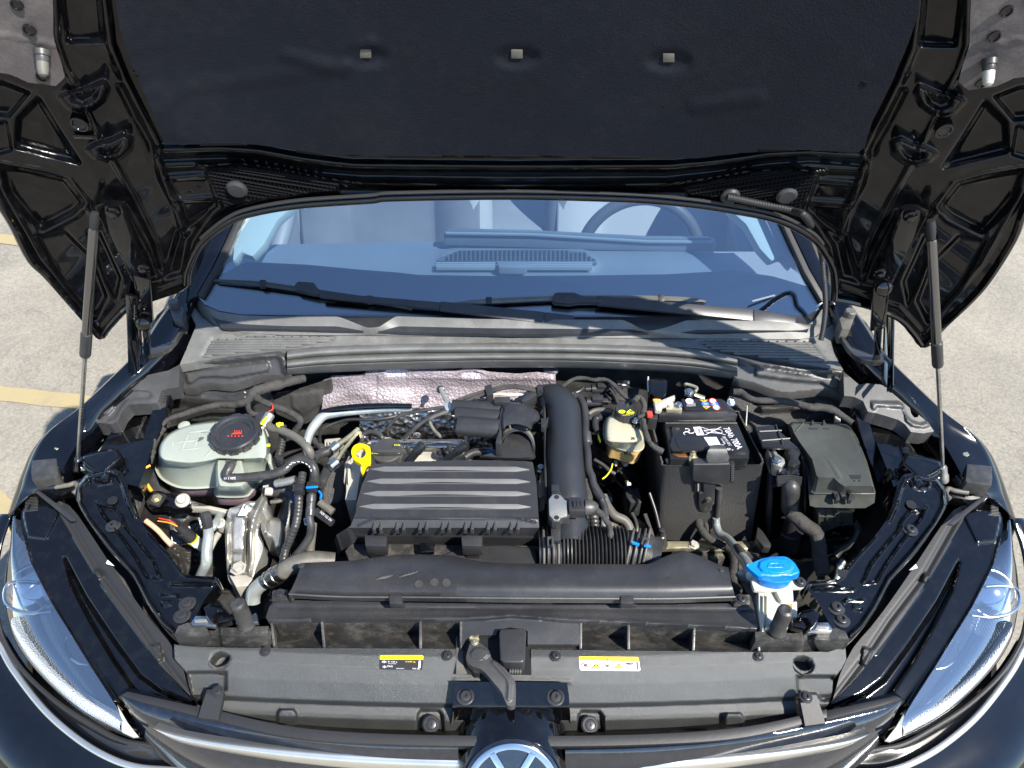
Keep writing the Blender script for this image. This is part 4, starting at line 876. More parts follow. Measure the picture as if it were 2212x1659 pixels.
box('centre_console', (.02, 1.95, .45), (.20, .8, .30), M['dash'], car, bevel=.03)
box('cabin_floor', (0, 2.3, .22), (1.5, 2.4, .04), M['seat'], car, bevel=0)
box('bulkhead', (0, 1.50, .62), (1.3, .03, .5), M['dash'], car, bevel=0)
for s in (-1, 1):
    dp = [[(s*.70, y, z) for z in (.25, .5, .75, .92)] for y in (1.45, 1.8, 2.3, 2.9)]
    grid('door_card', dp, M['dash'], car, sm=(3, 3), thick=.03)
    tp = MS(s, [(540, 400), (605, 400), (640, 440), (600, 475), (570, 528), (545, 555), (520, 545), (500, 570), (505, 520), (540, 440)])
    prism('pillar_trim', [WP(x, y, -.035) for x, y in tp], M['trimc'], car, .03, -WN, .008)
    tube3('door_pull', [(s*.66, 1.62, .70), (s*.62, 1.75, .80), (s*.62, 1.95, .86), (s*.66, 2.1, .84)], .022, M['dash'], car, seg=12)
poly('painted_glass_reflection', [(1624, 649), (1673, 636), (1675, 638.5), (1626, 651.5)], M['dash'], car, z=.975, t=.001, bevel=0)  # thin strip painting a reflection streak onto the glass
# ================================================================ bay shell
struct(box('bay_floor', (0, .80, .38), (1.6, .80, .02), M['dark'], None, bevel=0))
shell = thing('bay_shell', 'black inner body panels enclosing the engine bay', 'body panels', (0, .9, .4))
def wallq(name, pts, m='bay'):
    return prism(name, [Vector(p) for p in pts], M[m], shell, .006, (Vector(pts[1])-Vector(pts[0])).cross(Vector(pts[2])-Vector(pts[0])), 0)
wallq('bulkhead_wall', [(-.72, 1.13, .38), (.72, 1.13, .38), (.72, 1.13, .86), (-.72, 1.13, .86)], 'felt')
for s in (-1, 1):
    wallq('side_wall', [(s*.60, .50, .38), (s*.72, 1.13, .38), (s*.72, 1.13, .78), (s*.70, .80, .76), (s*.60, .50, .66)])
wallq('front_wall', [(-.5, .50, .38), (.5, .50, .38), (.5, .50, .70), (-.5, .50, .70)], 'dark')
# left strut tower cover with cloth texture and folds
relief('strut_tower', T('b1', [(190, 650), (250, 420), (300, 300), (390, 150), (470, 155), (560, 150), (700, 90), (1000, 125), (1300, 165), (1500, 200), (1480, 420), (1350, 560), (1100, 560), (700, 590), (450, 640)]), lambda x, y, h: P(x, y, .845-max(0, y-845)*.0009+h),
    [('l', T('b1', [(300, 560), (600, 450), (900, 400), (1250, 440)]), -.012, 14), ('l', T('b1', [(420, 290), (800, 310), (1180, 330)]), .012, 22), ('l', T('b1', [(450, 560), (800, 490), (1250, 500)]), .010, 12), ('p', T('b1', [(700, 130), (1200, 170), (1250, 250), (1000, 270), (650, 230)]), .008, 16)], M['bay'], shell, step=3, sm=2, thick=.03, noise=.001)
# right tower: round top and rounded shelf
relief('strut_tower', T('b5', [(0, 150), (300, 90), (700, 230), (1020, 180), (1180, 230), (1300, 280), (1440, 330), (1460, 480), (1480, 640), (1300, 640), (1000, 590), (950, 560), (500, 640), (200, 640), (100, 560), (0, 500)]), lambda x, y, h: P(x, y, .83-max(0, y-860)*.0008+h),
    [('l', T('b5', [(800, 300), (1060, 330), (1250, 400), (1400, 520)]), .016, 26), ('l', T('b5', [(380, 420), (700, 400), (950, 440)]), .014, 14), ('l', T('b5', [(300, 350), (700, 350), (1000, 400), (1300, 560)]), -.01, 10)], M['grain'], shell, step=3, sm=2, thick=.05, noise=.0008)
lathe('tower_drum', P(*T('b5', [(680, 560)])[0], .70), [(.085, 0), (.088, .08), (.085, .105), (.075, .118), (0, .12)], M['grain'], shell, seg=48)
# lower left inner wing, oily metal
relief('inner_wing', [(283, 1050), (330, 1015), (345, 1050), (400, 1078), (470, 1100), (500, 1150), (492, 1230), (470, 1262), (405, 1246), (360, 1205), (318, 1150), (290, 1105)], lambda x, y, h: P(x, y, .745-.0006*(y-1050)+.0004*(400-x)+h),
    [('l', T('c1', [(190, 400), (250, 450), (350, 470)]), .006, 8), ('l', T('c1', [(300, 900), (420, 1000), (460, 1180)]), .012, 10), ('l', T('c1', [(380, 880), (600, 900)]), .006, 8), ('l', T('c1', [(420, 960), (600, 980)]), .006, 6), ('l', T('c1', [(430, 1020), (610, 1050)]), .006, 6), ('p', T('c1', [(360, 440), (560, 450), (600, 560), (450, 620), (340, 540)]), .008, 12)], M['bay'], shell, step=3, sm=2, thick=.08, noise=.0018)
relief('crossmember', T('c1', [(860, 1380), (1100, 1360), (1500, 1360), (1640, 1560), (1500, 1720), (900, 1720), (840, 1600)]), lambda x, y, h: P(x, y, .66+h), [('l', T('c1', [(880, 1400), (1450, 1390)]), .012, 8)], M['bay'], shell, step=4, sm=2, thick=.05, noise=.001)
relief('crossmember', T('c3', [(940, 890), (1230, 980), (1700, 1080), (1960, 1260), (2000, 1400), (1500, 1500), (1000, 1500), (850, 1100)]), lambda x, y, h: P(x, y, .66+h), [('p', T('c3', [(1000, 920), (1230, 990), (1100, 1040)]), .01, 8)], M['dirty'], shell, step=4, sm=2, thick=.05, noise=.001)
lathe('crossmember_hole', P(*T('c3', [(1740, 1170)])[0], .664), [(.024, 0), (0, .0008)], M['prk'], shell, seg=28)
# stamped number rail and blue reflecting flange (left), same on the right
nr = [(252, 918), (277, 880), (333, 874), (350, 850), (352, 890), (338, 935), (318, 1000), (300, 1052), (277, 1046), (262, 1022), (215, 1012), (203, 995), (228, 950)]
relief('number_rail', nr, lambda x, y, h: P(x, y, .852+h), [('l', T('q01', [(700, 1165), (770, 1150)]), .003, 5), ('l', T('q01', [(775, 1330), (770, 1390)]), .006, 4), ('l', T('q01', [(810, 1320), (800, 1390)]), .006, 4)], M['inner'], shell, step=3, sm=0, thick=.03, noise=.0005)
text('stamped_number', '*LSVCK2AM8KN041678*', P(*T('q01', [(945, 1010)])[0], .854), P(*T('q01', [(872, 1185)])[0], .854), P(*T('q01', [(965, 1014)])[0], .854), M['plast2'], shell)
def flange(pts): return relief('rail_flange', pts, lambda x, y, h: P(x, y, .892-.0004*max(0, y-850)+h), [], M['inner'], shell, step=3, sm=0, thick=.02, noise=.0009)
flange(T('q01', [(1040, 880), (1112, 880), (1090, 960), (1020, 1180), (930, 1440), (885, 1492), (828, 1478), (850, 1400), (930, 1180), (985, 1010)]))
flange(T('q21', [(1100, 960), (1120, 948), (1165, 955), (1190, 1010), (1240, 1180), (1330, 1400), (1368, 1500), (1362, 1548), (1330, 1552), (1290, 1530), (1250, 1420), (1180, 1230), (1130, 1060)]))
nr2 = T('q21', [(1190, 1012), (1300, 1072), (1350, 1112), (1400, 1110), (1420, 1130), (1475, 1220), (1530, 1300), (1640, 1360), (1670, 1420), (1600, 1470), (1480, 1440), (1400, 1470), (1370, 1500), (1320, 1370), (1240, 1170)])
relief('number_rail', nr2, lambda x, y, h: P(x, y, .852+h), [('l', T('q21', [(1345, 1390), (1350, 1440)]), .007, 5), ('l', T('q21', [(1385, 1390), (1395, 1440)]), .007, 5), ('p', T('q21', [(1405, 1228), (1465, 1225), (1550, 1450), (1480, 1440)]), .005, 4), ('p', T('q21', [(1450, 1300), (1520, 1290), (1620, 1350), (1660, 1430), (1580, 1440), (1520, 1330)]), .022, 16)], M['inner'], shell, step=3, sm=0, thick=.03, noise=.0005)
# wing edge rail with holes
for s in (-1, 1):
    wr = MS(s, [(163, 905), (200, 915), (150, 980), (130, 1010), (120, 1048), (190, 1030), (185, 1052), (115, 1066), (80, 1056), (62, 1040), (75, 985), (110, 935)], 14)
    relief('wing_rail', wr, lambda x, y, h: P(x, y, .858-.0002*max(0, y-920)+h), [('p', MS(s, [(138, 945), (165, 935), (170, 950), (145, 965)], 14), .005, 5)], M['inner'], shell, step=3, sm=2, thick=.02, noise=.0003)
    for (x, y) in MS(s, [(150, 943)], 14): lathe('rail_hole', P(x, y, .866), [(.011, 0), (.008, .0004), (0, .0004)], M['prk'], shell, seg=20)
    for (x, y) in MS(s, [(128, 970)], 14): screw(P(x, y, .860), .009, shell, m='zinc', hexh=True)
    fb = MS(s, [(68, 994), (122, 989), (125, 1025), (122, 1030), (68, 1037), (66, 1020)], 12)
    tag(poly('foam_block', fb, M['rubber'], None, z=.862, t=.035, bevel=.003), 'rectangular black foam block at the outer edge by the ' + ('shaded' if s < 0 else 'sunlit') + ' strut foot' if False else ('rectangular black foam block near the coolant tank side strut foot' if s < 0 else 'rectangular black foam block near the fuse box side strut foot'), 'foam block')
    rb = MS(s, [(200, 905), (215, 915), (150, 1005), (128, 1040), (118, 1040), (150, 975)], 14)
    poly('gutter_strip', rb, M['dirty'], shell, z=.845, t=.02, bevel=.004)
    poly('gutter_floor', MS(s, [(165, 960), (250, 935), (235, 1010), (170, 1010)], 10), M['alub'] if s < 0 else M['bay'], shell, z=.78, t=.02)
    bk = MS(s, [(178, 985), (210, 975), (250, 968), (262, 990), (230, 1018), (200, 1022), (180, 1010)], 12)
    relief('strut_foot_bracket', bk, lambda x, y, h: P(x, y, .868+h), [('p', bk, .006, 8)], M['inner'], shell, step=3, sm=2, thick=.04)
    tube('beige_sleeve', MS(s, [(120, 1052), (148, 1048), (163, 1044), (168, 1056), (158, 1066)], 12), .0045, M['rub2'], shell, z=.835)
    sb = MS(s, [(75, 1062), (84, 1058), (150, 1108), (165, 1122), (150, 1124)], 9)
    poly('lamp_strap', sb, M['matte'], shell, z=.83, t=.006, bevel=.002)
# ================================================================ diagonal braces
for s in (-1, 1):
    brc = [(163, 1075), (170, 1045), (185, 1024), (205, 1014), (235, 1012), (260, 1018), (272, 1040), (280, 1068), (292, 1106), (322, 1150), (367, 1199), (393, 1236), (405, 1242), (467, 1247), (469, 1260), (458, 1275), (443, 1294), (425, 1328), (410, 1354), (380, 1371), (372, 1370), (347, 1346), (318, 1306), (283, 1240), (233, 1184), (188, 1124)]
    ft = [('l', MS(s, brc[9:15]+[], ), .007, 7), ('l', MS(s, [(172, 1085), (192, 1122), (240, 1184), (290, 1240), (322, 1300), (350, 1342), (374, 1364)]), .007, 8),
          ('l', MS(s, [(172, 1080), (174, 1050), (190, 1030), (230, 1020), (255, 1026), (266, 1050), (276, 1085), (290, 1115)]), .006, 6),
          ('l', MS(s, [(210, 1085), (222, 1112), (242, 1135), (262, 1160), (290, 1200), (318, 1246), (347, 1250), (330, 1210), (300, 1172), (272, 1140), (262, 1115), (245, 1095), (215, 1090)]), .006, 4.5),
          ('l', MS(s, [(215, 1090), (245, 1096)]), .006, 4.5),
          ('l', MS(s, [(368, 1262), (452, 1264)]), .008, 6), ('l', MS(s, [(345, 1285), (380, 1286), (388, 1292)]), .004, 4), ('p', MS(s, [(348, 1300), (368, 1298), (368, 1308), (350, 1310)]), .004, 5),
          ('p', MS(s, [(196, 1030), (225, 1024), (246, 1032), (240, 1046), (212, 1050), (196, 1042)]), .004, 5), ('p', MS(s, [(205, 1033), (225, 1029), (238, 1035), (228, 1043), (208, 1044)]), -.005, 4)]
    g_ = thing('diagonal_brace', 'glossy black pressed steel brace beside the coolant tank and engine mount' if s < 0 else 'glossy black pressed steel brace beside the fuse box and blue cap', 'brace', tuple(P(*MS(s, [(300, 1200)])[0], .8)))
    relief('brace_panel', MS(s, brc), lambda x, y, h, q=s: P(x, y, .872-.00020*max(0, (y-(9 if q > 0 else 0))-1015)+h), ft, M['inner'], g_, step=2.6, sm=3, thick=.03, noise=.0004, ang=75)
    for (x, y, r) in ((245, 1136, .011), (405, 1304, .012), (394, 1330, .012)):
        x, y = MS(s, [(x, y)])[0]; screw(P(x, y, .872-.0002*max(0, y-1015)+.001), r, g_, m='plast', name='screw')
    for (x, y) in ((243, 1081), (232, 1082)):
        if (x, y) == (243, 1081):
            x, y = MS(s, [(x, y)])[0]; lathe('brace_hole', P(x, y, .861), [(.009, 0), (.0085, .0012), (0, .0012)], M['prk'], g_, seg=20)
    lathe('brace_button', P(*MS(s, [(228, 1034)])[0], .872), [(.008, 0), (.007, .003), (.003, .004), (0, .002)], M['inner'], g_, seg=20)
    sq = MS(s, [(378, 1222), (402, 1220), (400, 1236), (385, 1240)])
    if s > 0: poly('brace_slot', sq, M['prk'], g_, z=.842, t=.001, bevel=0)
# ================================================================ coolant tank
ct = thing('coolant_tank', 'milky white coolant tank with black cap', 'coolant tank', tuple(P(455, 1050, .75)))
top = T('b1', [(185, 960), (190, 870), (225, 800), (300, 720), (450, 645), (600, 605), (900, 572), (1240, 565), (1370, 605), (1430, 700), (1455, 830), (1450, 990), (1380, 1010), (1100, 1020), (900, 1010), (800, 1035), (650, 1060), (500, 1068), (300, 1045), (210, 1010)])
sh = T('b1', [(172, 985), (170, 900), (205, 815), (290, 715), (440, 632), (600, 590), (900, 555), (1240, 550), (1385, 590), (1450, 700), (1480, 850), (1490, 1040), (1400, 1120), (1130, 1160), (900, 1150), (800, 1150), (650, 1165), (480, 1160), (300, 1130), (200, 1070)])
se = T('b1', [(148, 1130), (165, 1060), (215, 900), (300, 760), (440, 660), (600, 610), (900, 580), (1240, 575), (1390, 620), (1465, 750), (1500, 950), (1505, 1060), (1490, 1130), (1400, 1270), (1200, 1330), (950, 1345), (800, 1350), (600, 1362), (400, 1345), (220, 1250)])
def mz(p, z): return [(x, y, z) for x, y in p]
def shrink(p, f):
    c = np.mean(np.array(p)[:, :2], 0); return [((x-c[0])*f+c[0], (y-c[1])*f+c[1]) for x, y in p]
loft('tank_body', [mz(shrink(top, .93), .889), mz(shrink(top, .985), .886), mz(top, .880), mz(shrink(top, 1.012), .868), mz([(a[0]*.35+b[0]*.65, a[1]*.35+b[1]*.65) for a, b in zip(shrink(top, 1.012), sh)], .838), mz([(a[0]*.3+b[0]*.7, a[1]*.3+b[1]*.7) for a, b in zip(sh, se)], .800), mz(shrink(se, .99), .787)], M['tank'], ct, n=96)
loft('tank_seam', [mz(shrink(se, .99), .790), mz(shrink(se, 1.025), .789), mz(shrink(se, 1.03), .784), mz(shrink(se, 1.025), .779), mz(shrink(se, .97), .777)], M['tank'], ct, n=96)
def dn(q, d): return [(x, y+d*min(1, max(0, (y-960)/90))) for x, y in q]
loft('tank_base', [mz(shrink(se, .985), .780), mz(shrink(dn(se, 12), .955), .762), mz(shrink(dn(se, 30), .86), .735), mz(shrink(dn(se, 34), .80), .728)], M['coolant'], ct, n=96)
ob = T('b1', [(850, 1030), (880, 1012), (1150, 1012), (1190, 1040), (1260, 1180), (1400, 1270), (1290, 1380), (1200, 1460), (890, 1460), (840, 1400), (835, 1200)])
ob0 = T('b1', [(860, 1035), (890, 1020), (1140, 1020), (1170, 1050), (1200, 1180), (1220, 1290), (1180, 1330), (1130, 1350), (920, 1350), (880, 1320), (860, 1200)])
loft('outlet_box', [mz(shrink(ob0, .9), .874), mz(ob0, .868), mz([(a[0]*.5+b[0]*.5, a[1]*.5+b[1]*.5) for a, b in zip(ob0, ob)], .82), mz(shrink(ob, .98), .777)], M['tank'], ct, n=60, sm=3)
loft('outlet_box_rim', [mz(shrink(ob, .98), .780), mz(shrink(ob, 1.04), .777), mz(shrink(ob, 1.04), .771), mz(shrink(ob, .97), .768)], M['tank'], ct, n=60, sm=3)
ob2 = [(x, y+14) for x, y in ob]
loft('outlet_box_base', [mz(shrink(ob, .95), .770), mz(shrink([(x, y+22) for x, y in ob], .90), .742), mz(shrink([(x, y+26) for x, y in ob], .80), .736)], M['coolant'], ct, n=60, sm=3)
for k, (a, b) in enumerate([((250, 835), (840, 770)), ((300, 930), (830, 860)), ((420, 720), (900, 650)), ((340, 780), (330, 900)), ((560, 640), (400, 1020)), ((700, 620), (530, 1030)), ((860, 860), (680, 1030))]):
    a, b = T('b1', [a, b]); tube3('tank_rib', [P(a[0], a[1], .887), P((a[0]+b[0])/2, (a[1]+b[1])/2, .8888), P(b[0], b[1], .887)], .0026, M['tank'], ct, seg=8, sm=3, flat=.45)
cc = P(*T('b1', [(1105, 770)])[0], .886)
cap = lathe('cap', cc, [(.030, -.004), (.030, .004), (.0425, .005), (.0435, .008), (.0435, .018), (.041, .021), (.036, .021), (.0335, .017), (.0275, .0165), (.0265, .014), (0, .014)], M['plast'], ct, seg=72, axis=(0, 0, 1))
for k in range(12):
    a = k*math.pi/6+.2; u = Vector((math.cos(a), math.sin(a), 0)); box('cap_grip', cc+u*.0432+Vector((0, 0, .012)), (.006, .015, .013), M['plast'], cap, X=u, bevel=.0015)
def capt(nm, s, x0, x1, y0, y1, m):   # flat print on the cap, box in b1 zoom px
    A, B, U = [P(*T('b1', [p])[0], .9005) for p in ((x0, y0), (x1, y0), (x0, y1))]; text(nm, s, A, B, U, M[m], cap)
capt('cap_print', '- - - - -', 990, 1175, 752, 740, 'prr')
tri = T('b1', [(1030, 722), (1160, 718), (1150, 700), (1060, 705)]); poly('cap_symbol', tri, M['prr'], cap, z=.9015, t=.0003, bevel=0)
for k in range(4): 
    a = T('b1', [(1075+k*24, 702)])[0]; b = T('b1', [(1068+k*28, 676)])[0]; tube3('cap_symbol', [P(*a, .9013), P((a[0]+b[0])/2+1, (a[1]+b[1])/2, .9013), P(*b, .9013)], .0007, M['prr'], cap, seg=6, sm=2)
poly('orange_cap_mark', T('b1', [(612, 805), (660, 755), (712, 755), (700, 780), (640, 810)]), M['rub2'], ct, z=.8895, t=.0005, bevel=0)
tpx('tank_marking', 'min', *T('b1', [(680, 712), (770, 712), (680, 690)]), .8885, M['rub2'], ct)
poly('level_line', T('b1', [(540, 1272), (770, 1278), (770, 1282), (540, 1277)]), M['coolant'], ct, z=.800, t=.0005, bevel=0)
poly('side_lug', T('b1', [(1465, 960), (1490, 940), (1505, 960), (1508, 1060), (1490, 1075), (1465, 1060)]), M['tank'], ct, z=.845, t=.03, bevel=.003)
lathe('mount_lug', P(*T('b1', [(485, 640)])[0], .858), [(.011, 0), (.011, .006), (.007, .008), (0, .008)], M['tank'], ct, seg=24)
# hoses at the tank
el = T('b1', [(1030, 1080), (1015, 1120), (985, 1170), (985, 1215), (1030, 1240), (1085, 1238)])
hz_ = thing('tank_outlet_hose', 'thick grey hose curving from the tank outlet over to the hose bundle', 'hose', tuple(P(560, 1030, .85)))
lathe('hose_clip', P(*T('b1', [(1035, 1080)])[0], .873), [(.008, -.004), (.009, 0), (.009, .010), (.007, .011), (0, .011)], M['foil2'], hz_, axis=(.3, .2, 1), seg=24)
tube('elbow', [p+(z,) for p, z in zip(el, (.888, .890, .888, .885, .882, .880))], .0082, M['rubber'], hz_, seg=16)
hh = T('b1', [(1050, 1240), (1200, 1232), (1400, 1210), (1560, 1185), (1680, 1130), (1750, 1060), (1850, 1020), (1940, 1040), (2010, 1120), (2025, 1230), (2020, 1330)])
tube('hose_run', [p+(z,) for p, z in zip(hh, (.880, .880, .882, .884, .888, .890, .892, .89, .885, .87, .85))], .0078, M['rubber'], hz_, seg=18)
tpx('hose_print', '07 5 90-2', *T('b1', [(950, 1260), (1085, 1262), (950, 1238)]), .8945, M['prw'], hz_)
# small white ticks of print along the bend
for k, (x, y) in enumerate(T('b1', [(1700, 1110), (1735, 1080), (1780, 1060), (1830, 1048), (1880, 1055), (1925, 1075), (1960, 1105), (1980, 1150)])):
    box('hose_print', P(x, y, .9015), (.005, .0012, .0005), M['prw'], hz_, X=(math.cos(k*-.3+.8), math.sin(k*-.3+.8), 0), bevel=0)
tag(tube('return_hose', [p+(z,) for p, z in zip(T('b1', [(1440, 560), (1500, 640), (1600, 665), (1750, 730), (1880, 820), (1960, 920), (1975, 1000)]), (.885, .885, .884, .885, .885, .88, .86))], .0075, M['rub2'], None, seg=18), 'grey brown hose from the metal clip behind the tank cap to the hose bundle', 'hose')
tc_ = thing('quick_clip', 'silver quick connector with lime green tape behind the tank cap', 'connector', tuple(P(*T('b1', [(1460, 560)])[0], .87)))
a, b = T('b1', [(1500, 480), (1410, 620)]); lathe('sleeve', P(*a, .893), [(0, 0), (.008, .0), (.0095, .002), (.0095, .028), (.007, .030), (.007, .036), (0, .036)], M['alu'], tc_, axis=tuple(P(*b, .885)-P(*a, .893)), seg=24)
poly('green_tape', [p for p in T('b1', [(1375, 600), (1445, 512), (1478, 518), (1415, 615)])], M['pry'], tc_, z=.901, t=.001, bevel=0)
box('connector_body', P(*T('b1', [(1390, 520)])[0], .885), (.02, .022, .014), M['matte'], tc_, X=(1, .4, 0))
for x, y, x2, y2 in ((1570, 605, 1650, 600), (1590, 630, 1610, 590), (1400, 862, 1490, 850)): 
    a, b = T('b1', [(x, y), (x2, y2)]); tube3('yellow_clip', [P(*a, .897 if y < 800 else .87), P(*b, .897 if y < 800 else .872)], .003, M['pry'], tc_, seg=6, sm=1)
tag(tube('corrugated_hose', [p+(z,) for p, z in zip(T('b1', [(1640, 620), (1640, 760), (1620, 880), (1590, 1000), (1560, 1080), (1640, 1130)]), (.87, .86, .85, .84, .83, .82))], .0072, M['rubber'], None, corr=(.006, .0009), seg=14), 'short corrugated vertical hose at the right side of the coolant tank', 'hose')
hcl = T('b1', [(1570, 960), (1650, 985), (1640, 1040), (1560, 1020)]); tag(poly('hose_clamp', hcl, M['plast'], None, z=.862, t=.02), 'small black clamp on the corrugated hose beside the coolant tank', 'clamp')
# wiring loom across the tower
tag(tube('wiring_loom', [p+(z,) for p, z in zip(T('b1', [(210, 620), (300, 540), (450, 490), (600, 440), (750, 400), (900, 370), (1080, 370), (1230, 320), (1300, 230), (1420, 180), (1600, 130), (1760, 90), (1900, 60)]), (.86, .868, .872, .875, .878, .88, .885, .893, .90, .90, .895, .888, .88))], [.004, .0048, .0055, .006, .006, .006, .0065, .0085, .010, .0105, .010, .009, .0075], M['tape'], None, wr=.07, seg=14), 'thick taped wiring loom running behind the coolant tank under the drain tray', 'wiring loom')
tag(tube('wiring_branch', [p+(z,) for p, z in zip(T('b1', [(1300, 260), (1400, 330), (1520, 380), (1650, 430), (1780, 490), (1850, 550), (1840, 610), (1790, 680)]), (.898, .897, .895, .893, .89, .885, .875, .86))], .0062, M['tape'], None, wr=.08), 'taped loom branch dropping to the right of the green taped connector', 'wiring loom')
tag(tube('wiring_loop', [p+(z,) for p, z in zip(T('b1', [(1230, 330), (1240, 430), (1290, 480), (1360, 490)]), (.89, .888, .888, .888))], .005, M['tape'], None, wr=.08), 'short looped loom end plugging in behind the tank cap', 'wiring loom')
tag(tube('red_wire', [p+(z,) for p, z in zip(T('b1', [(1480, 450), (1520, 430), (1525, 390), (1510, 360)]), (.90, .902, .903, .90))], .0012, M['prr'], None, seg=6), 'thin red wire at the green taped connector', 'wire')
tag(tube('edge_loom', [p+(z,) for p, z in zip(T('b1', [(240, 640), (180, 720), (120, 850), (80, 1000), (40, 1150), (0, 1300), (-40, 1430)]), (.855, .85, .845, .84, .83, .815, .80))], .0060, M['tape'], None, wr=.12), 'frayed taped loom along the rail left of the coolant tank', 'wiring loom')
tag(tube('orange_wire', [p+(z,) for p, z in zip(T('b1', [(0, 1250), (40, 1320), (90, 1395)]), (.83, .825, .82))], .003, M['pro'], None, seg=8), 'short orange sleeved wire end below the loom at the tank corner', 'wire')
tag(tube('orange_tie', [p+(z,) for p, z in zip(T('b1', [(10, 1125), (75, 1090)]), (.85, .85))], .0022, M['pro'], None, seg=8), 'small orange tie on the loom left of the coolant tank', 'cable tie')
# felt and foil on the bulkhead
tag(relief('felt_blanket', T('b1', [(1500, 250), (1760, 200), (2120, 90), (2220, 60), (2230, 400), (2060, 430), (1900, 520), (1760, 500), (1540, 400)]), lambda x, y, h: P(x, y, .845-.0012*(y-830)+h), [('p', T('b1', [(1745, 260), (2100, 200), (2120, 370), (1880, 500), (1750, 400)]), .006, 6)], M['felt'], None, step=4, sm=0, thick=.02, noise=.0008), 'charcoal felt sheet between the loom and the pink foil', 'insulation')
fo = T('b2', [(200, 290), (330, 230), (520, 215), (700, 205), (740, 150), (900, 150), (1050, 120), (1200, 140), (1320, 155), (1780, 165), (1900, 140), (2050, 140), (2200, 175), (2400, 190), (2550, 195), (2760, 180), (2985, 195), (2985, 360), (2800, 380), (2560, 470), (2200, 475), (1700, 480), (1200, 500), (850, 500), (760, 480), (500, 500), (230, 550), (240, 420)])
fh = ('p', [(x, y) for x, y in T('b2', [(440+62*math.cos(a), 382+52*math.sin(a)) for a in np.linspace(0, 6.283, 20)])], -.004, 2)
hs_ = thing('heat_shield', 'embossed pinkish silver foil heat shield across the bulkhead', 'heat shield', tuple(P(950, 860, .85)))
BY = P(950, 795, .885).y
def foilS(x, y, h):
    p = VY(x, y, BY+.0); return p + Vector((0, -h-.0006*max(0, y-835), 0))
relief('foil_sheet', fo, foilS, [('l', T('b2', [(230, 480), (500, 330), (760, 330), (860, 400), (1200, 420)]), .008, 22), ('l', T('b2', [(860, 200), (850, 480)]), -.003, 5), ('p', T('b2', [(960, 120), (1100, 100), (1250, 150), (1200, 185), (1000, 180)]), -.008, 8), ('p', T('b2', [(1880, 150), (2000, 130), (2120, 160), (2080, 190), (1900, 190)]), -.008, 8), ('l', T('b2', [(1250, 210), (2950, 215)]), .003, 6)], M['foil'], hs_, step=3, sm=0, thick=.01, tdir=(0, 1, 0), noise=.0014)
c = T('b2', [(440, 382)])[0]; lathe('foil_hole', foilS(c[0], c[1], .002), [(.0085, 0), (0, .0006)], M['felt'], hs_, axis=(0, -1, .2), seg=24)
prism('foil_lower', [foilS(x, y, .03)+Vector((0, -.08, 0)) for x, y in []] or [P(x, y, z) for x, y, z in [(860, 880, .80), (1000, 884, .80), (1010, 980, .70), (860, 985, .70), (800, 960, .72), (800, 900, .78)]], M['foil2'], hs_, .004, (0, 1, -.3), .001)
relief('foil_manifold_cover', T('b2', [(660, 640), (800, 560), (1290, 500), (1650, 520), (1760, 620), (1850, 800), (1950, 870), (2200, 900), (2250, 1080), (1960, 1100), (1900, 940), (680, 950), (655, 800)]), lambda x, y, h: P(x, y, .79-.0008*max(0, y-870)+h), [('p', T('b2', [(840, 700), (1100, 670), (1200, 720), (1150, 830), (900, 900)]), -.03, 14), ('p', T('b2', [(1240, 870), (1330, 820), (1430, 880), (1400, 940), (1250, 930)]), -.012, 8), ('l', T('b2', [(1290, 520), (1300, 660), (1500, 700)]), .008, 10), ('l', T('b2', [(1480, 700), (1640, 930)]), .01, 12), ('p', T('b2', [(1680, 780), (1780, 760), (1850, 900), (1700, 930)]), .016, 12)], M['foil2'], hs_, step=3, sm=0, thick=.04, noise=.003)
screw(P(*T('b2', [(1338, 895)])[0], .785), .007, hs_, m='steel')
# pipes and tubes behind the engine
tag(tube('silver_pipe', [p+(z,) for p, z in zip(T('b2', [(1280, 570), (1000, 575), (700, 595), (450, 620), (250, 655), (150, 740), (70, 860), (30, 1000), (40, 1100)]), (.855, .858, .86, .862, .862, .858, .85, .84, .82))], [.0075, .008, .0082, .0084, .009, .0092, .0085, .008, .0078], M['pipe'], None, seg=18), 'thick silver painted pipe bending down between the coolant tank and dipstick', 'pipe')
tag(tube('black_pipe', [p+(z,) for p, z in zip(T('b2', [(1280, 545), (900, 545), (600, 560), (350, 590), (180, 620)]), (.868, .872, .874, .872, .868))], [.005, .006, .0065, .006, .004], M['inner'], None, seg=16), 'glossy black pipe lying along the top of the silver pipe', 'pipe')
tag(tube('thin_black_line', [p+(z,) for p, z in zip(T('b2', [(190, 990), (190, 880), (230, 810), (400, 740), (560, 705), (900, 700), (1200, 640)]), (.80, .82, .83, .835, .84, .84, .84))], .0032, M['wire'], None, seg=8), 'thin black line bent around above the beige engine corner', 'pipe')
wt = thing('cable_tie_bracket', 'pale green grey cable holder gripping the leads at the foil', 'bracket', tuple(P(*T('b2', [(1700, 530)])[0], .88)))
tube('stem', [p+(z,) for p, z in zip(T('b2', [(1620, 340), (1650, 420), (1690, 500)]), (.872, .875, .878))], [.0045, .004, .005], M['pipe'], wt, seg=10)
poly('clamp_head', T('b2', [(1650, 520), (1730, 480), (1755, 520), (1745, 590), (1680, 595)]), M['pipe'], wt, z=.885, t=.016, bevel=.002)
lathe('stud_cap', P(*T('b2', [(1620, 350)])[0], .868), [(.008, 0), (.008, .003), (.004, .005), (0, .005)], M['plast'], wt, axis=(0, -.7, .7), seg=20)
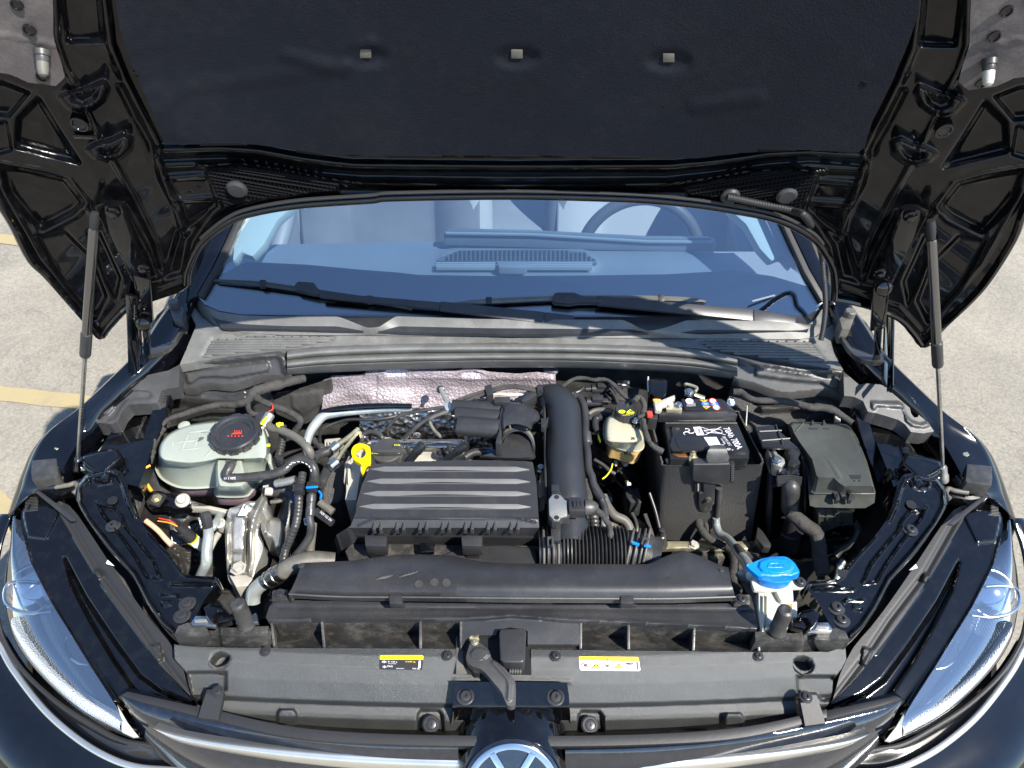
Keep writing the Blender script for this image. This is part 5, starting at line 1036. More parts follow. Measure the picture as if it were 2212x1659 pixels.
for i, (pts, r) in enumerate(((T('b2', [(1650, 560), (1450, 590), (1200, 640), (1080, 700), (1000, 800), (990, 880), (1020, 930)]), .0034), (T('b2', [(1680, 590), (1550, 650), (1400, 740), (1290, 830), (1180, 940)]), .0042), (T('b2', [(1700, 610), (1520, 680), (1490, 730), (1540, 830), (1620, 910)]), .0036))):
    tag(tube('sensor_lead', [p+(z,) for p, z in zip(pts, (.882, .875, .865, .855, .84, .82, .80))], r, M['rub2'] if i == 2 else M['rubber'], None, seg=10), ['thin sensor lead looping from the holder down to the oil filler side', 'middle dark sensor lead running diagonally from the holder to the engine', 'short kinked pale lead nearest the striped intake muffler'][i], 'cable', 'sensor leads behind the oil cap')
for i, (pts, lb) in enumerate(((T('b3', [(180, 500), (400, 420), (560, 370), (660, 340), (800, 310), (950, 310), (1100, 330), (1250, 370)]), 'upper cable of the pair arching over the foil to the intake pipe'), (T('b3', [(300, 500), (480, 430), (600, 390), (720, 350), (900, 325), (1080, 350), (1180, 370)]), 'lower cable of the pair arching over the foil to the intake pipe'))):
    tag(tube('arched_cable', [p+(z,) for p, z in zip(pts, (.885, .887, .89, .892, .893, .893, .89, .885))], .0033, M['tape'], None, seg=8), lb, 'cable', 'pair of arched cables over the foil')
for i, q in enumerate(([(555, 310), (640, 280), (665, 400), (590, 420)], [(1180, 290), (1245, 285), (1250, 330), (1185, 360)])):
    tag(poly('cable_clip', T('b3', q), M['plast'], None, z=.898, t=.02), 'black clip holding the arched cables ' + ('above the striped muffler' if i == 0 else 'beside the big intake pipe'), 'clip')
tag(tube('white_line', [p+(z,) for p, z in zip(T('b3', [(500, 440), (660, 400), (850, 412), (1080, 400)]), (.872, .874, .874, .87))], .0034, M['wplast'], None, seg=12), 'short white tube in front of the foil under the arched cables', 'pipe')
# ================================================================ engine block and small parts
en = thing('engine_block', 'cast aluminium engine with fuel rails partly hidden by the ribbed airbox', 'engine', tuple(P(900, 960, .7)))
poly('cylinder_head', [(758, 985), (742, 1040), (745, 1000), (770, 955), (800, 950), (1000, 948), (1010, 990), (1000, 1010), (780, 1012), (770, 1080), (745, 1080)], M['alub'], en, z=.80, t=.12, bevel=.004)
poly('head_corner', T('b2', [(230, 930), (450, 910), (470, 1020), (250, 1030)]), M['alub'], en, z=.775, t=.06, bevel=.006)
for k in range(6): 
    x = 244+k*34; poly('cast_rib', T('b2', [(x, 960), (x+14, 960), (x+14, 1010), (x, 1010)]), M['alub'], en, z=.785, t=.02)
poly('rocker_edge', T('b2', [(940, 950), (1900, 948), (1920, 960), (1900, 1020), (940, 1010)]), M['alub'], en, z=.812, t=.03, bevel=.003)
for y, r in ((972, .0038), (1032, .0034)):
    tube('fuel_rail', T('b2', [(800, y-4), (1300, y), (1900, y)]), r, M['steel'], en, z=.832, seg=12)
poly('cam_cover', T('b2', [(790, 1090), (1180, 1100), (1420, 1060), (1540, 1060), (1560, 1130), (2000, 1120), (2010, 1200), (780, 1240)]), M['alub'], en, z=.806, t=.05, bevel=.004)
lathe('filler_neck', P(*T('b2', [(985, 1165)])[0], .80), [(.027, 0), (.027, .03), (0, .03)], M['wplast'], en, seg=32)
for k, q in enumerate([[(495, 1200), (560, 1180), (580, 1400), (560, 1640), (495, 1640)], [(600, 1180), (640, 1200), (620, 1460), (570, 1480)]]): poly('timing_cover', T('b2', q), M['alub'], en, z=.80-.02*k, t=.1, bevel=.004)
for k in range(3): 
    y = 1210+k*55; poly('timing_rib', T('b2', [(515, y), (540, y-8), (548, y+120), (520, y+140)]), M['wplast'], en, z=.808, t=.01)
for k, q in enumerate([(480, 1115), (1628, 1110), (1345, 1105)][0:2]): c = T('b2', [q])[0]; screw(P(c[0], c[1], .825), .009, en, m='plast')
poly('head_bracket', T('b2', [(1900, 880), (1940, 870), (1950, 960), (1900, 970)]), M['alub'], en, z=.82, t=.05)
oc = thing('oil_filler_cap', 'flat grey oil filler cap with yellow print beside the yellow dipstick', 'oil cap', tuple(P(*T('b2', [(985, 1100)])[0], .84)))
c = P(*T('b2', [(985, 1075)])[0], .845)
lathe('cap_body', c, [(.024, -.016), (.0285, -.012), (.0295, -.008), (.0295, .002), (.028, .004), (0, .004)], M['plast2'], oc, seg=48)
poly('cap_grip', T('b2', [(800, 1075), (900, 1040), (1070, 1040), (1165, 1075), (1070, 1090), (900, 1090)]), M['plast2'], oc, z=.862, t=.013, bevel=.003)
tpx('cap_print', 'OIL - OIL - OIL', *T('b2', [(800, 1118), (1140, 1112), (800, 1098)]), .8555, M['pry'], oc, lift=.001)
tpx('cap_print', 'OIL', *T('b2', [(1070, 1022), (1150, 1022), (1070, 1002)]), .8565, M['pry'], oc, lift=.001)
dp = thing('dipstick', 'bright yellow oil dipstick handle with a round finger ring', 'dipstick', tuple(P(*T('b2', [(720, 1240)])[0], .85)))
oring = [(680+108*math.cos(a), 1100+108*math.sin(a)*1.0) for a in np.linspace(-.15, 2*math.pi-.9, 26)]
dsk = T('b2', [(785, 1050), (785, 1240), (740, 1260), (712, 1340), (684, 1345), (684, 1250), (640, 1210), (590, 1180), (565, 1120), (565, 1060), (600, 1010), (660, 990), (730, 1000), (770, 1025)])
relief('handle', dsk, lambda x, y, h: P(x, y, .872-.00025*max(0, y-930)+h), [], M['yellow'], dp, step=2.2, sm=3, thick=.008, holes=[T('b2', [(672+62*math.cos(a), 1098+66*math.sin(a)) for a in np.linspace(0, 6.1, 18)])])
# ignition coil plugs
for i, pts in enumerate(([(1260, 1180), (1400, 1010)], [(1730, 1150), (1910, 1010)])):
    a, b = T('b2', pts); g_ = thing('coil_plug', ['black ignition coil plug next to the oil filler cap', 'black ignition coil plug under the striped intake muffler'][i], 'coil plug', tuple(P(*a, .82)), 'ignition coil plugs')
    A, B = P(*a, .835), P(*b, .862); d = B-A
    lathe('plug_body', A, [(0, -.012), (.0075, -.01), (.008, 0), (.008, d.length*.55), (.0095, d.length*.56), (.0095, d.length*.98), (.0075, d.length+.004), (0, d.length+.006)], M['batt'], g_, axis=tuple(d), seg=20)
    box('plug_clip', A+d*.4+Vector((-.012, .004, .006)), (.007, .016, .009), M['matte'], g_, X=d)
c = P(*T('b2', [(1630, 1120)])[0], .82); tag(lathe('control_button', c, [(.0095, 0), (.010, .003), (.006, .004), (.006, .011), (0, .012)], M['plast'], None, seg=24), 'small black knob between the two coil plugs', 'knob')
tag(tube('breather_ring', [p+(z,) for p, z in zip(T('b2', [(690, 960), (700, 890), (780, 850), (880, 870), (930, 930), (935, 990)]), (.83, .835, .84, .84, .835, .82))], .0045, M['rubber'], None, seg=12), 'small ribbed black ring hose behind the oil filler cap', 'hose')
# hose connectors left of the dipstick
for i, (pts, z0, r, m, lb, cat) in enumerate((
    (T('b2', [(110, 1180), (180, 1120), (300, 1070), (390, 1020)]), .86, .0085, 'rubber', 'ribbed hose stub reaching the beige pipe joint near the dipstick', 'hose'),
    (T('b2', [(390, 1010), (480, 950), (560, 890), (640, 820)]), .855, .0045, 'zinc', 'upper tan metal pipe pointing to the foil', 'pipe'),
    (T('b2', [(390, 1190), (450, 1090), (520, 1000), (640, 860), (690, 930)]), .85, .004, 'zinc', 'lower tan metal pipe pointing to the foil', 'pipe'),
    (T('b2', [(200, 1480), (230, 1400), (290, 1290), (370, 1200)]), .85, .0088, 'rubber', 'thick black hose stub left of the dipstick', 'hose'),
    (T('b2', [(100, 940), (180, 1010), (230, 1060)]), .80, .007, 'rubber', 'short dark hose crossing under the silver pipe', 'hose'))):
    o = tag(tube('coolant_stub' if cat == 'hose' else 'metal_pipe', [p+(z0-.004*k,) for k, p in enumerate(pts)], r, M[m], None, seg=14), lb, cat)
for q in (T('b2', [(290, 1050), (380, 980), (410, 1040), (330, 1090)]), T('b2', [(280, 1230), (330, 1190), (400, 1240), (370, 1290)])): 
    c = np.mean(q, 0)
    tag(lathe('hose_clip', P(c[0], c[1], .862), [(.0088, -.009), (.0098, -.008), (.0098, .008), (.0088, .009)], M['steel'], None, axis=tuple(P(q[1][0], q[1][1], .86)-P(q[0][0], q[0][1], .86)), seg=20), 'spring clip on the ' + ('upper' if q[0][1] < 985 else 'lower') + ' tan pipe joint', 'clip')
# big grained round housing behind hoses
gh = T('b2', [(180, 1560), (240, 1380), (330, 1240), (420, 1220), (500, 1200), (500, 1640), (420, 1720), (200, 1760)])
tag(relief('belt_cover', gh, lambda x, y, h: P(x, y, .76-.0004*(y-950)+h), [('p', gh, .02, 20)], M['grain'], None, step=3, sm=2, thick=.06), 'grained black belt cover left of the ribbed airbox', 'cover')
# ================================================================ left lower bay: hoses, mount, pipes
def hz(name, key, pts, zs_, r, m, label, cat, grp=None, **k):
    q = T(key, pts); zz = np.interp(np.linspace(0, 1, len(q)), np.linspace(0, 1, len(zs_)), zs_)
    return tag(tube(name, [p+(float(z),) for p, z in zip(q, zz)], rsc(r, .62), M[m], None, **k), label, cat, grp)
hz('vertical_hose', 'c1', [(1880, 0), (1860, 120), (1840, 250), (1830, 420), (1800, 600), (1740, 760), (1680, 900), (1650, 1060), (1640, 1130)], (.865, .86, .84, .80, .78), .0112, 'rubber', 'left of the two long hoses falling from the blue clips to the radiator', 'hose', 'long hoses below the blue clips', corr=(.007, .0003), seg=16)
hz('vertical_hose', 'c1', [(2010, 0), (2000, 120), (1985, 300), (1970, 420), (1960, 520), (1980, 640), (1960, 760), (1880, 880), (1800, 980), (1760, 1080)], (.865, .86, .84, .80, .78), .0112, 'rubber', 'right of the two long hoses falling from the blue clips to the radiator', 'hose', 'long hoses below the blue clips', seg=16)
hz('grey_hose', 'c1', [(2000, 600), (1985, 760), (1970, 900), (1965, 1050)], (.79, .78), .0125, 'rub2', 'dusty grey hose behind the two long hoses', 'hose')
hz('steel_hose_bottom', 'c1', [(2080, 340), (2160, 400), (2240, 460)], (.80, .79), .012, 'rub2', 'grey metal pipe end right of the blue clips', 'pipe')
hz('code_hose', 'c1', [(2030, 450), (2120, 510), (2230, 590)], (.82, .815), .0115, 'plast', 'short black hose with white code print above the airbox corner', 'hose')
tpx('hose_code', '5Q0 122 291', *T('c1', [(2080, 470), (2210, 580), (2100, 445)]), .834, M['prw'], None); bpy.context.scene.objects[-1] if False else None
o = [q for q in COL.objects if q.name == 'hose_code'][0]; hc = [q for q in COL.objects if q.name.startswith('code_hose')][0]
off_ = WL[hc.name]; o.data.transform(Matrix.Translation(-off_)); o.parent = hc; WL[o.name] = off_.copy()
for i, (x, y, lb) in enumerate(((1845, 190, 'black hose clip with blue mark on the left long hose'), (1990, 170, 'black hose clip with blue stripe on the right long hose'))):
    x_, y_ = T('c1', [(x, y)])[0]; g_ = thing('hose_clip_block', lb, 'hose clip', tuple(P(x_, y_, .87)))
    box('clip_body', P(x_, y_, .872), (.017, .016, .018), M['dark'], g_, bevel=.003)
    if i: 
        box('blue_stripe', P(x_, y_-1, .8825), (.021, .004, .003), M['blue'], g_, X=(1, .1, 0)); tube3('blue_hook', [P(*T('c1', [p])[0], .86) for p in ((2070, 210), (2100, 250), (2090, 300))], .002, M['blue'], g_, seg=8)
    else: box('blue_stripe', P(*T('c1', [(1795, 330)])[0], .85), (.0025, .035, .002), M['blue'], g_, X=(1, .3, 0))
    if i:
        lathe('quick_coupler', P(*T('c1', [(1985, 250)])[0], .865), [(.008, 0), (.0085, .002), (.0085, .012), (.0078, .013), (.0078, .024), (.0085, .025), (.0085, .036), (.007, .038)], M['plast'], g_, axis=(0, -.9, -.55), seg=20)
poly_ = T('c1', [(1890, 530), (1975, 520), (2010, 600), (1950, 610), (1900, 600)])
tag(poly('blue_white_tape', poly_, M['stw'], None, z=.818, t=.004, bevel=.001), 'white tape band with blue marks on the right long hose', 'tape')
tag(poly('blue_tape_mark', T('c1', [(1900, 545), (1980, 545), (1980, 580), (1905, 585)]), M['prb'], None, z=.8195, t=.001, bevel=0), 'blue stripes printed on the white hose tape', 'tape')
hz('fat_black_hose', 'c1', [(1400, 160), (1600, 170), (1730, 240), (1750, 380), (1680, 600), (1640, 760), (1700, 900)], (.79, .77, .74, .71), .031, 'rubber', 'fat black hose curving down right of the engine mount', 'hose', seg=20)
hz('radiator_hose', 'c1', [(1420, 900), (1400, 1040), (1330, 1180), (1300, 1300)], (.70, .69), .028, 'rubber', 'fat black hose dropping behind the engine mount', 'hose', seg=20)
hz('side_metal_pipe', 'c1', [(1500, 340), (1590, 330), (1680, 300)], (.79, .79), .006, 'rub2', 'small grey pipe stub behind the engine mount', 'pipe')
hz('upper_metal_pipe', 'c1', [(1560, 120), (1680, 100), (1800, 70)], (.83, .84), .012, 'alu', 'short shiny metal pipe under the tank outlet hose', 'pipe')
hz('plug_stub', 'c1', [(1430, 210), (1520, 215)], (.81, .805), .013, 'alub', 'beige rubber plug between tank and fat black hose', 'plug')
# engine mount
em = thing('engine_mount', 'cast aluminium engine mount arm with bolted foot', 'engine mount', tuple(P(*T('c1', [(1150, 900)])[0], .7)))
relief('mount_arm', T('c1', [(1010, 420), (1080, 400), (1240, 330), (1330, 330), (1420, 215), (1440, 280), (1465, 400), (1410, 430), (1370, 520), (1345, 640), (1350, 740), (1400, 830), (1410, 900), (1390, 970), (1330, 1120), (1290, 1250), (1250, 1330), (1080, 1350), (1000, 1260), (975, 1100), (965, 900), (960, 640), (985, 520)]),
    lambda x, y, h: P(x, y, .795-.00045*max(0, y-1100)+h), [('p', T('c1', [(1060, 500), (1190, 510), (1220, 620), (1195, 800), (1180, 1060), (1040, 1060), (1030, 800), (1035, 620)]), .016, 8), ('l', T('c1', [(1400, 300), (1300, 520), (1265, 700), (1260, 1000), (1230, 1200)]), .014, 12), ('l', T('c1', [(1225, 560), (1215, 900), (1215, 1180)]), -.02, 7), ('l', T('c1', [(1000, 560), (990, 900), (1000, 1180)]), .008, 8), ('l', T('c1', [(1040, 930), (1180, 930)]), .006, 6), ('p', T('c1', [(1050, 1060), (1180, 1060), (1210, 1180), (1030, 1190)]), .006, 5)], M['alu'], em, step=2.6, sm=2, thick=.05, noise=.0006)
poly('mount_foot', T('c1', [(1000, 1200), (1215, 1200), (1290, 1240), (1250, 1330), (1085, 1350)]), M['alub'], em, z=.745, t=.04, bevel=.004)
lathe('mount_bush', P(*T('c1', [(1250, 445)])[0], .80), [(.0085, -.02), (.0085, .012), (.005, .013), (.005, .006), (0, .006)], M['alu'], em, axis=(0, -.2, 1), seg=28)
lathe('mount_lug', P(*T('c1', [(910, 600)])[0], .775), [(.0095, -.02), (.0095, .004), (.006, .005), (.005, .001), (0, .001)], M['alub'], em, axis=(0, -.2, 1), seg=28)
screw(P(*T('c1', [(1120, 1130)])[0], .772), .009, em, m='alu', hexh=True, name='bolt'); screw(P(*T('c1', [(1120, 1130)])[0], .770), .013, em, m='alub', hexh=True, name='bolt')
poly('paper_label', T('c1', [(1110, 500), (1180, 370), (1315, 350), (1250, 430), (1210, 500)]), M['stw'], em, z=.812, t=.001, bevel=0)
tpx('label_print', '5Q0 199 262', *T('c1', [(1190, 440), (1290, 400), (1185, 410)]), .8135, M['prk'], em)
tpx('label_print', 'AL 87 3', *T('c1', [(1170, 470), (1240, 445), (1170, 450)]), .8135, M['prk'], em)
ma = T('c1', [(1380, 560), (1420, 520), (1550, 520), (1640, 560), (1660, 700), (1640, 890), (1560, 880), (1520, 780), (1430, 760), (1390, 680)])
relief('mount_bracket', ma, lambda x, y, h: P(x, y, .755+h), [('p', ma, .02, 14), ('p', T('c1', [(1390, 580), (1470, 570), (1475, 690), (1410, 740), (1380, 650)]), .02, 8)], M['alu'], em, step=3, sm=2, thick=.06)
poly('mount_strap', T('c1', [(525, 385), (780, 380), (1060, 440), (1000, 480), (760, 420), (525, 412)]), M['alub'], em, z=.77, t=.015, bevel=.003)
# refill pipe with black cap
rp = thing('refill_pipe', 'silver refrigerant pipe with black knurled service cap beside the engine mount', 'pipe', tuple(P(*T('c1', [(740, 900)])[0], .72)))
tube('pipe_run', [p+(z,) for p, z in zip(T('c1', [(760, 640), (765, 760), (745, 900), (740, 1050), (700, 1150), (660, 1230)]), (.79, .785, .775, .76, .74, .72))], [.0085, .0095, .0095, .0095, .009, .0085], M['pipe'], rp, seg=20)
tube('pipe_branch', [p+(z,) for p, z in zip(T('c1', [(760, 690), (830, 620), (880, 550), (900, 500)]), (.78, .78, .775, .77))], .0078, M['pipe'], rp, seg=18)
tube('pipe_branch', [p+(z,) for p, z in zip(T('c1', [(780, 900), (830, 800), (900, 700)]), (.74, .74, .735))], .006, M['alub'], rp, seg=14)
A = P(*T('c1', [(760, 640)])[0], .795); lathe('service_cap', A, [(0, -.002), (.0085, 0), (.0085, .003), (.009, .004), (.0095, .026), (.008, .028), (0, .028)], M['plast'], rp, axis=(-.12, .5, .75), seg=48, star=(12, .03))
# pressure switch
pw = thing('pressure_switch', 'black plug with pale hexagonal base lying on the oily inner wing', 'sensor', tuple(P(*T('c1', [(520, 720)])[0], .72)))
A = P(*T('c1', [(690, 880)])[0], .725); B = P(*T('c1', [(400, 630)])[0], .79); d = B-A
lathe('hex_base', A, [(0, 0), (.009, 0), (.009, d.length*.2), (.0115, d.length*.22), (.0115, d.length*.38), (0, d.length*.38)], M['wplast'], pw, axis=tuple(d), seg=6)
lathe('green_seal', A+d*.38, [(.0105, 0), (.011, .003), (0, .003)], M['pry'], pw, axis=tuple(d), seg=24)
lathe('plug_body', A+d*.42, [(.010, 0), (.011, .003), (.011, d.length*.36), (.0075, d.length*.38), (.006, d.length*.58), (0, d.length*.58)], M['plast'], pw, axis=tuple(d), seg=24)
for k in range(3): tube3('plug_wire', [B, B+Vector((-.015, .005+.004*k, .004)), B+Vector((-.04, .012+.006*k, 0))], .0012, M[['pro', 'prr', 'wire'][k]], pw, seg=6)
hz('peach_sleeve', 'c1', [(20, 560), (100, 620), (180, 690), (260, 780), (330, 850)], (.80, .79, .78), .0075, 'hring', 'peach coloured rubber sleeve under the diagonal brace', 'sleeve')
bw = P(*T('c1', [(455, 320)])[0], .80); tag(lathe('large_bolt', bw, [(.0135, -.003), (.0135, 0), (.012, .002), (.0085, .003), (.0085, .009), (.007, .011), (0, .011)], M['alub'], None, axis=(.1, -.35, 1), seg=6 if False else 32), 'large pale flanged bolt below the corner of the coolant tank', 'bolt')
tag(poly('black_bracket', T('c1', [(0, 160), (60, 210), (180, 200), (260, 230), (400, 220), (520, 300), (550, 370), (520, 410), (380, 420), (250, 380), (80, 400), (30, 360)]), M['inner'], None, z=.795, t=.02, bevel=.004), 'black steel bracket carrying the tank under its left corner', 'bracket')
sn = thing('square_nut_clip', 'square black clip with small nut left of the large pale bolt', 'clip', tuple(P(*T('c1', [(150, 310)])[0], .80)))
box('clip_plate', P(*T('c1', [(150, 310)])[0], .803), (.026, .026, .008), M['plast'], sn, X=(1, -.3, 0)); screw(P(*T('c1', [(150, 300)])[0], .809), .009, sn, m='zinc', hexh=True, name='nut')
# air duct pipe at front left with spring clamp
hz('lower_radiator_pipe', 'c1', [(1290, 1530), (1300, 1420), (1370, 1330), (1480, 1260)], (.73, .75, .765), .0210, 'pipe', 'silver grey pipe bending down in front of the engine mount', 'pipe', seg=20)
hz('radiator_top_hose', 'c1', [(1560, 1220), (1700, 1130), (1850, 1060), (2020, 1030), (2260, 1040)], (.79, .80, .80, .79), [.0235, .026, .027, .026, .024], 'rub2', 'thick dusty grey hose disappearing under the long front duct', 'hose', seg=20)
A = P(*T('c1', [(1470, 1270)])[0], .775); B = P(*T('c1', [(1650, 1160)])[0], .80)
tag(lathe('spring_clamp', A, [(.0145, 0), (.016, .001), (.016, .007), (.015, .008), (.015, .015), (.0168, .016), (.0168, .026), (.0158, .027), (.0158, (B-A).length)], M['steel'], None, axis=tuple(B-A), seg=32), 'shiny spring clamp round the dusty hose at the front left', 'clamp')
# ================================================================ airbox
ab = thing('airbox', 'matt black ribbed airbox lid over the engine', 'airbox', tuple(P(950, 1080, .8)))
q = T('q11', [(190, 1353), (300, 1338), (560, 1328), (830, 1322), (1180, 1328), (1240, 1335), (1262, 1450), (1272, 1580), (1277, 1660)])
lid = q + T('q12', [(1280, 60), (1282, 100), (1285, 160), (1290, 200), (1286, 215), (780, 210), (300, 200), (0, 195), (-42, 190), (-35, 150), (60, 90), (95, 0)]) + T('q11', [(100, 1600), (135, 1480)])
ys = lambda x, y: .868 if y < 1110 else .868-(y-1110)*.0012
fe = []
stripes = []
for k in range(4):
    y0 = 1380+k*(78+k*.7); xl = 190-k*24; xr = 1222+k*3; h_ = 17
    if k == 3: y0 = 1622
    stripes.append(T('q11', [(xl-5, y0), (xl+90, y0-h_), (xr-90, y0-h_+2), (xr, y0+3), (xr-90, y0+h_), (xl+90, y0+h_)]))
pl_ = T('q12', [(110, 82), (210, 44), (1130, 38), (1255, 62), (1275, 90), (1275, 130), (1140, 118), (110, 105)])
relief('lid', lid, lambda x, y, h: P(x, y, (.868-.00006*(abs(x-950)/10)**1.5 if y < 1119 else .868-.0005*(y-1119) if y < 1140 else .8575-.0020*(y-1140))+h), fe+[('l', T('q12', [(110, 88), (210, 44), (1130, 38), (1260, 66)]), .003, 3), ('l', T('q12', [(-30, 150), (1290, 168)]), .003, 3.5)], M['matte'], ab, step=2.4, sm=0, thick=.05, ang=50)
M['stripe'] = mat('smooth_lid_stripe_painted_light', (.115, .113, .112), .36, 0, 0, .5, bump=.1, bscale=900, var=.15, vscale=12)  # paler colour paints in the light caught by the bevelled stripe faces
for q in stripes:
    zt2 = lambda x: .868-.00006*(abs(x-950)/10)**1.5
    pts = [q[0], q[1]]+[(q[1][0]+(q[2][0]-q[1][0])*t/8, q[1][1]+(q[2][1]-q[1][1])*t/8) for t in range(1, 8)]+[q[2], q[3], q[4]]+[(q[4][0]+(q[5][0]-q[4][0])*t/8, q[4][1]+(q[5][1]-q[4][1])*t/8) for t in range(1, 8)]+[q[5]]
    ym = (q[1][1]+q[5][1])/2
    prism('lid_stripe', [P(x, y, zt2(x)+(.0052 if y < ym-2 else .0012 if y > ym+2 else .003)) for x, y in pts], M['stripe'], ab, .004, (0, 0, -1), .0005)
for k in range(7):
    for dx in (0, 44):
        x = 210+k*148+dx; c = T('q12', [(x, 58), (x+14, 112), (x-10, 112)]); prism('lid_rib', [P(*c[0], .866), P(*c[1], .862), P(*c[2], .862)], M['matte'], ab, .012, (0, -.1, -1), .0006)
lower = T('q12', [(60, 200), (1290, 215), (1290, 320), (1000, 345), (60, 345), (20, 250)]); poly('lower_case', lower, M['dirty'], ab, z=.795, t=.12, bevel=.004)
for (x0, x1) in ((148, 296), (775, 915)):
    g2 = T('q12', [(x0, 148), (x1, 152), (x1-4, 222), (x0+6, 218)]); c_ = poly('lid_clip', g2, M['plast'], ab, z=.846, t=.03, bevel=.003); poly('clip_foot', T('q12', [(x0+30, 218), (x1-20, 220), (x1-20, 262), (x0+30, 258)]), M['dark'], ab, z=.82, t=.03, bevel=.002)
poly('pale_tab', T('q12', [(510, 198), (605, 200), (600, 255), (515, 262)]), M['strut'], ab, z=.82, t=.01)
tp = T('q12', [(1150, 215), (1285, 218), (1290, 330), (980, 330), (1000, 300), (700, 270), (620, 260), (640, 215)])
# snout
sn_ = T('b3', [(490, 1170), (600, 1120), (700, 1050), (770, 960), (790, 900), (850, 840), (1000, 800), (1100, 850), (1130, 930), (1130, 1050), (1120, 1190)])
loft('outlet_snout', [[(x, y, .868) for x, y in shrink(sn_, .82)], [(x, y, .862) for x, y in shrink(sn_, .93)], [(x, y, .845) for x, y in sn_], [(x, y, .81) for x, y in sn_]], M['matte'], ab, n=60, sm=4)
# intake muffler with three long barrels
im = thing('intake_muffler', 'black intake muffler with three stacked barrels and elbow behind the airbox', 'intake muffler', tuple(P(*T('b3', [(700, 700)])[0], .86)))
for k, (ya, yb, xl, xr) in enumerate(((560, 600, 175, 765), (650, 690, 215, 745), (780, 820, 240, 735))):
    a, b = T('b3', [(xl, ya), (xr, yb)]); r = (.0155, .0160, .0185)[k]; z = (.884, .886, .888)[k]
    lathe('barrel', P(*a, z), [(0, 0), (r*.94, 0), (r, .002), (r, (P(*b, z)-P(*a, z)).length), (0, (P(*b, z)-P(*a, z)).length)], M['matte'], im, axis=tuple(P(*b, z)-P(*a, z)), seg=36)
hd = T('b3', [(790, 515), (1000, 510), (1080, 540), (1170, 590), (1215, 660), (1205, 720), (1130, 770), (1120, 830), (1050, 800), (900, 770), (780, 800), (745, 850), (735, 700), (760, 600)])
loft('elbow_box', [[(x, y, .912) for x, y in shrink(hd, .80)], [(x, y, .906) for x, y in shrink(hd, .93)], [(x, y, .892) for x, y in hd], [(x, y, .85) for x, y in hd]], M['matte'], im, n=64, sm=3)
poly('flange_plate', T('b3', [(750, 600), (785, 515), (800, 520), (765, 700), (755, 850), (770, 990), (690, 985), (700, 930), (730, 850), (735, 700)]), M['plast'], im, z=.905, t=.05, bevel=.002)
for k, (dy, r) in enumerate(((0, .0310), (16, .0325), (34, .0335), (52, .0345))):
    pts = T('b3', [(755+(-2 if k > 1 else 6)+k*2, 940+dy), (790, 850+dy), (870, 795+dy), (960, 780+dy), (1050, 810+dy), (1115, 890+dy), (1140, 990+dy), (1142, 1060+dy)])
    tube('clamp_band', [p+(z,) for p, z in zip(pts, (.855, .872, .882, .885, .882, .874, .86, .845))], .0026, M['rub2'] if k in (1, 2) else M['plast'], im, seg=8)
for x in (850, 1045): a, b = T('b3', [(x, 735), (x+22, 800)]); poly('clamp_ear', T('b3', [(x-12, 735), (x+8, 735), (x+30, 810), (x+5, 815)]), M['rub2'], im, z=.905, t=.005)
box('mount_tab', P(*T('b3', [(770, 510)])[0], .90), (.03, .015, .02), M['plast'], im)
hz('blue_tip_hose', 'b3', [(330, 1150), (420, 1100), (530, 1090), (650, 1100)], (.84, .845, .84), .012, 'rubber', 'black hose with blue mark entering behind the airbox corner', 'hose')
tag(box('blue_clip', P(*T('b3', [(650, 1082)])[0], .853), (.022, .005, .004), M['blue'], None), 'tiny blue clip between the muffler and airbox', 'clip')
# big charge air pipe
bp = thing('charge_air_pipe', 'large smooth black charge air pipe running front to back beside the airbox', 'pipe', tuple(P(1215, 1000, .82)))
pp = T('b3', [(1200, 430), (1290, 440), (1400, 470), (1490, 580), (1510, 760), (1510, 950), (1515, 1200), (1530, 1450), (1545, 1700)]) + [(1228, 1120), (1230, 1180)]
tube('pipe_body', [p+(z,) for p, z in zip(pp, (.84, .848, .855, .858, .856, .852, .845, .835, .825, .812, .80))], [.022, .027, .0315, .0330, .0330, .0335, .0345, .0355, .0365, .037, .037], M['pipeblk'], bp, seg=40, sm=8)
tube('side_seam', [p+(z,) for p, z in zip(T('b3', [(1270, 560), (1275, 800), (1280, 1100), (1285, 1400), (1290, 1700)]), (.86, .858, .85, .842, .83))], .003, M['plast'], bp, seg=8)
tube('side_seam', [p+(z,) for p, z in zip(T('b3', [(1600, 560), (1660, 640), (1690, 800), (1710, 1000), (1735, 1250), (1760, 1500)]), (.86, .858, .855, .85, .84, .83))], .003, M['plast'], bp, seg=8)
hz('resonator_neck', 'b3', [(1180, 380), (1240, 420), (1260, 520), (1250, 620), (1200, 700)], (.87, .865, .85, .83), .020, 'inner', 'glossy black bent pipe between muffler and charge air pipe', 'pipe', seg=16)
tag(poly('pipe_guard', T('b3', [(980, 460), (1040, 400), (1110, 350), (1190, 330), (1180, 400), (1130, 440), (1090, 470), (1000, 500)]), M['matte'], None, z=.89, t=.03, bevel=.006), 'faceted black guard between muffler elbow and arched cables', 'cover')
tag(poly('pipe_tab', T('b3', [(1225, 680), (1290, 700), (1320, 660), (1310, 740), (1260, 795), (1230, 790)]), M['plast'], None, z=.90, t=.015, bevel=.002), 'small black hooked tab on the left flank of the charge air pipe', 'tab')
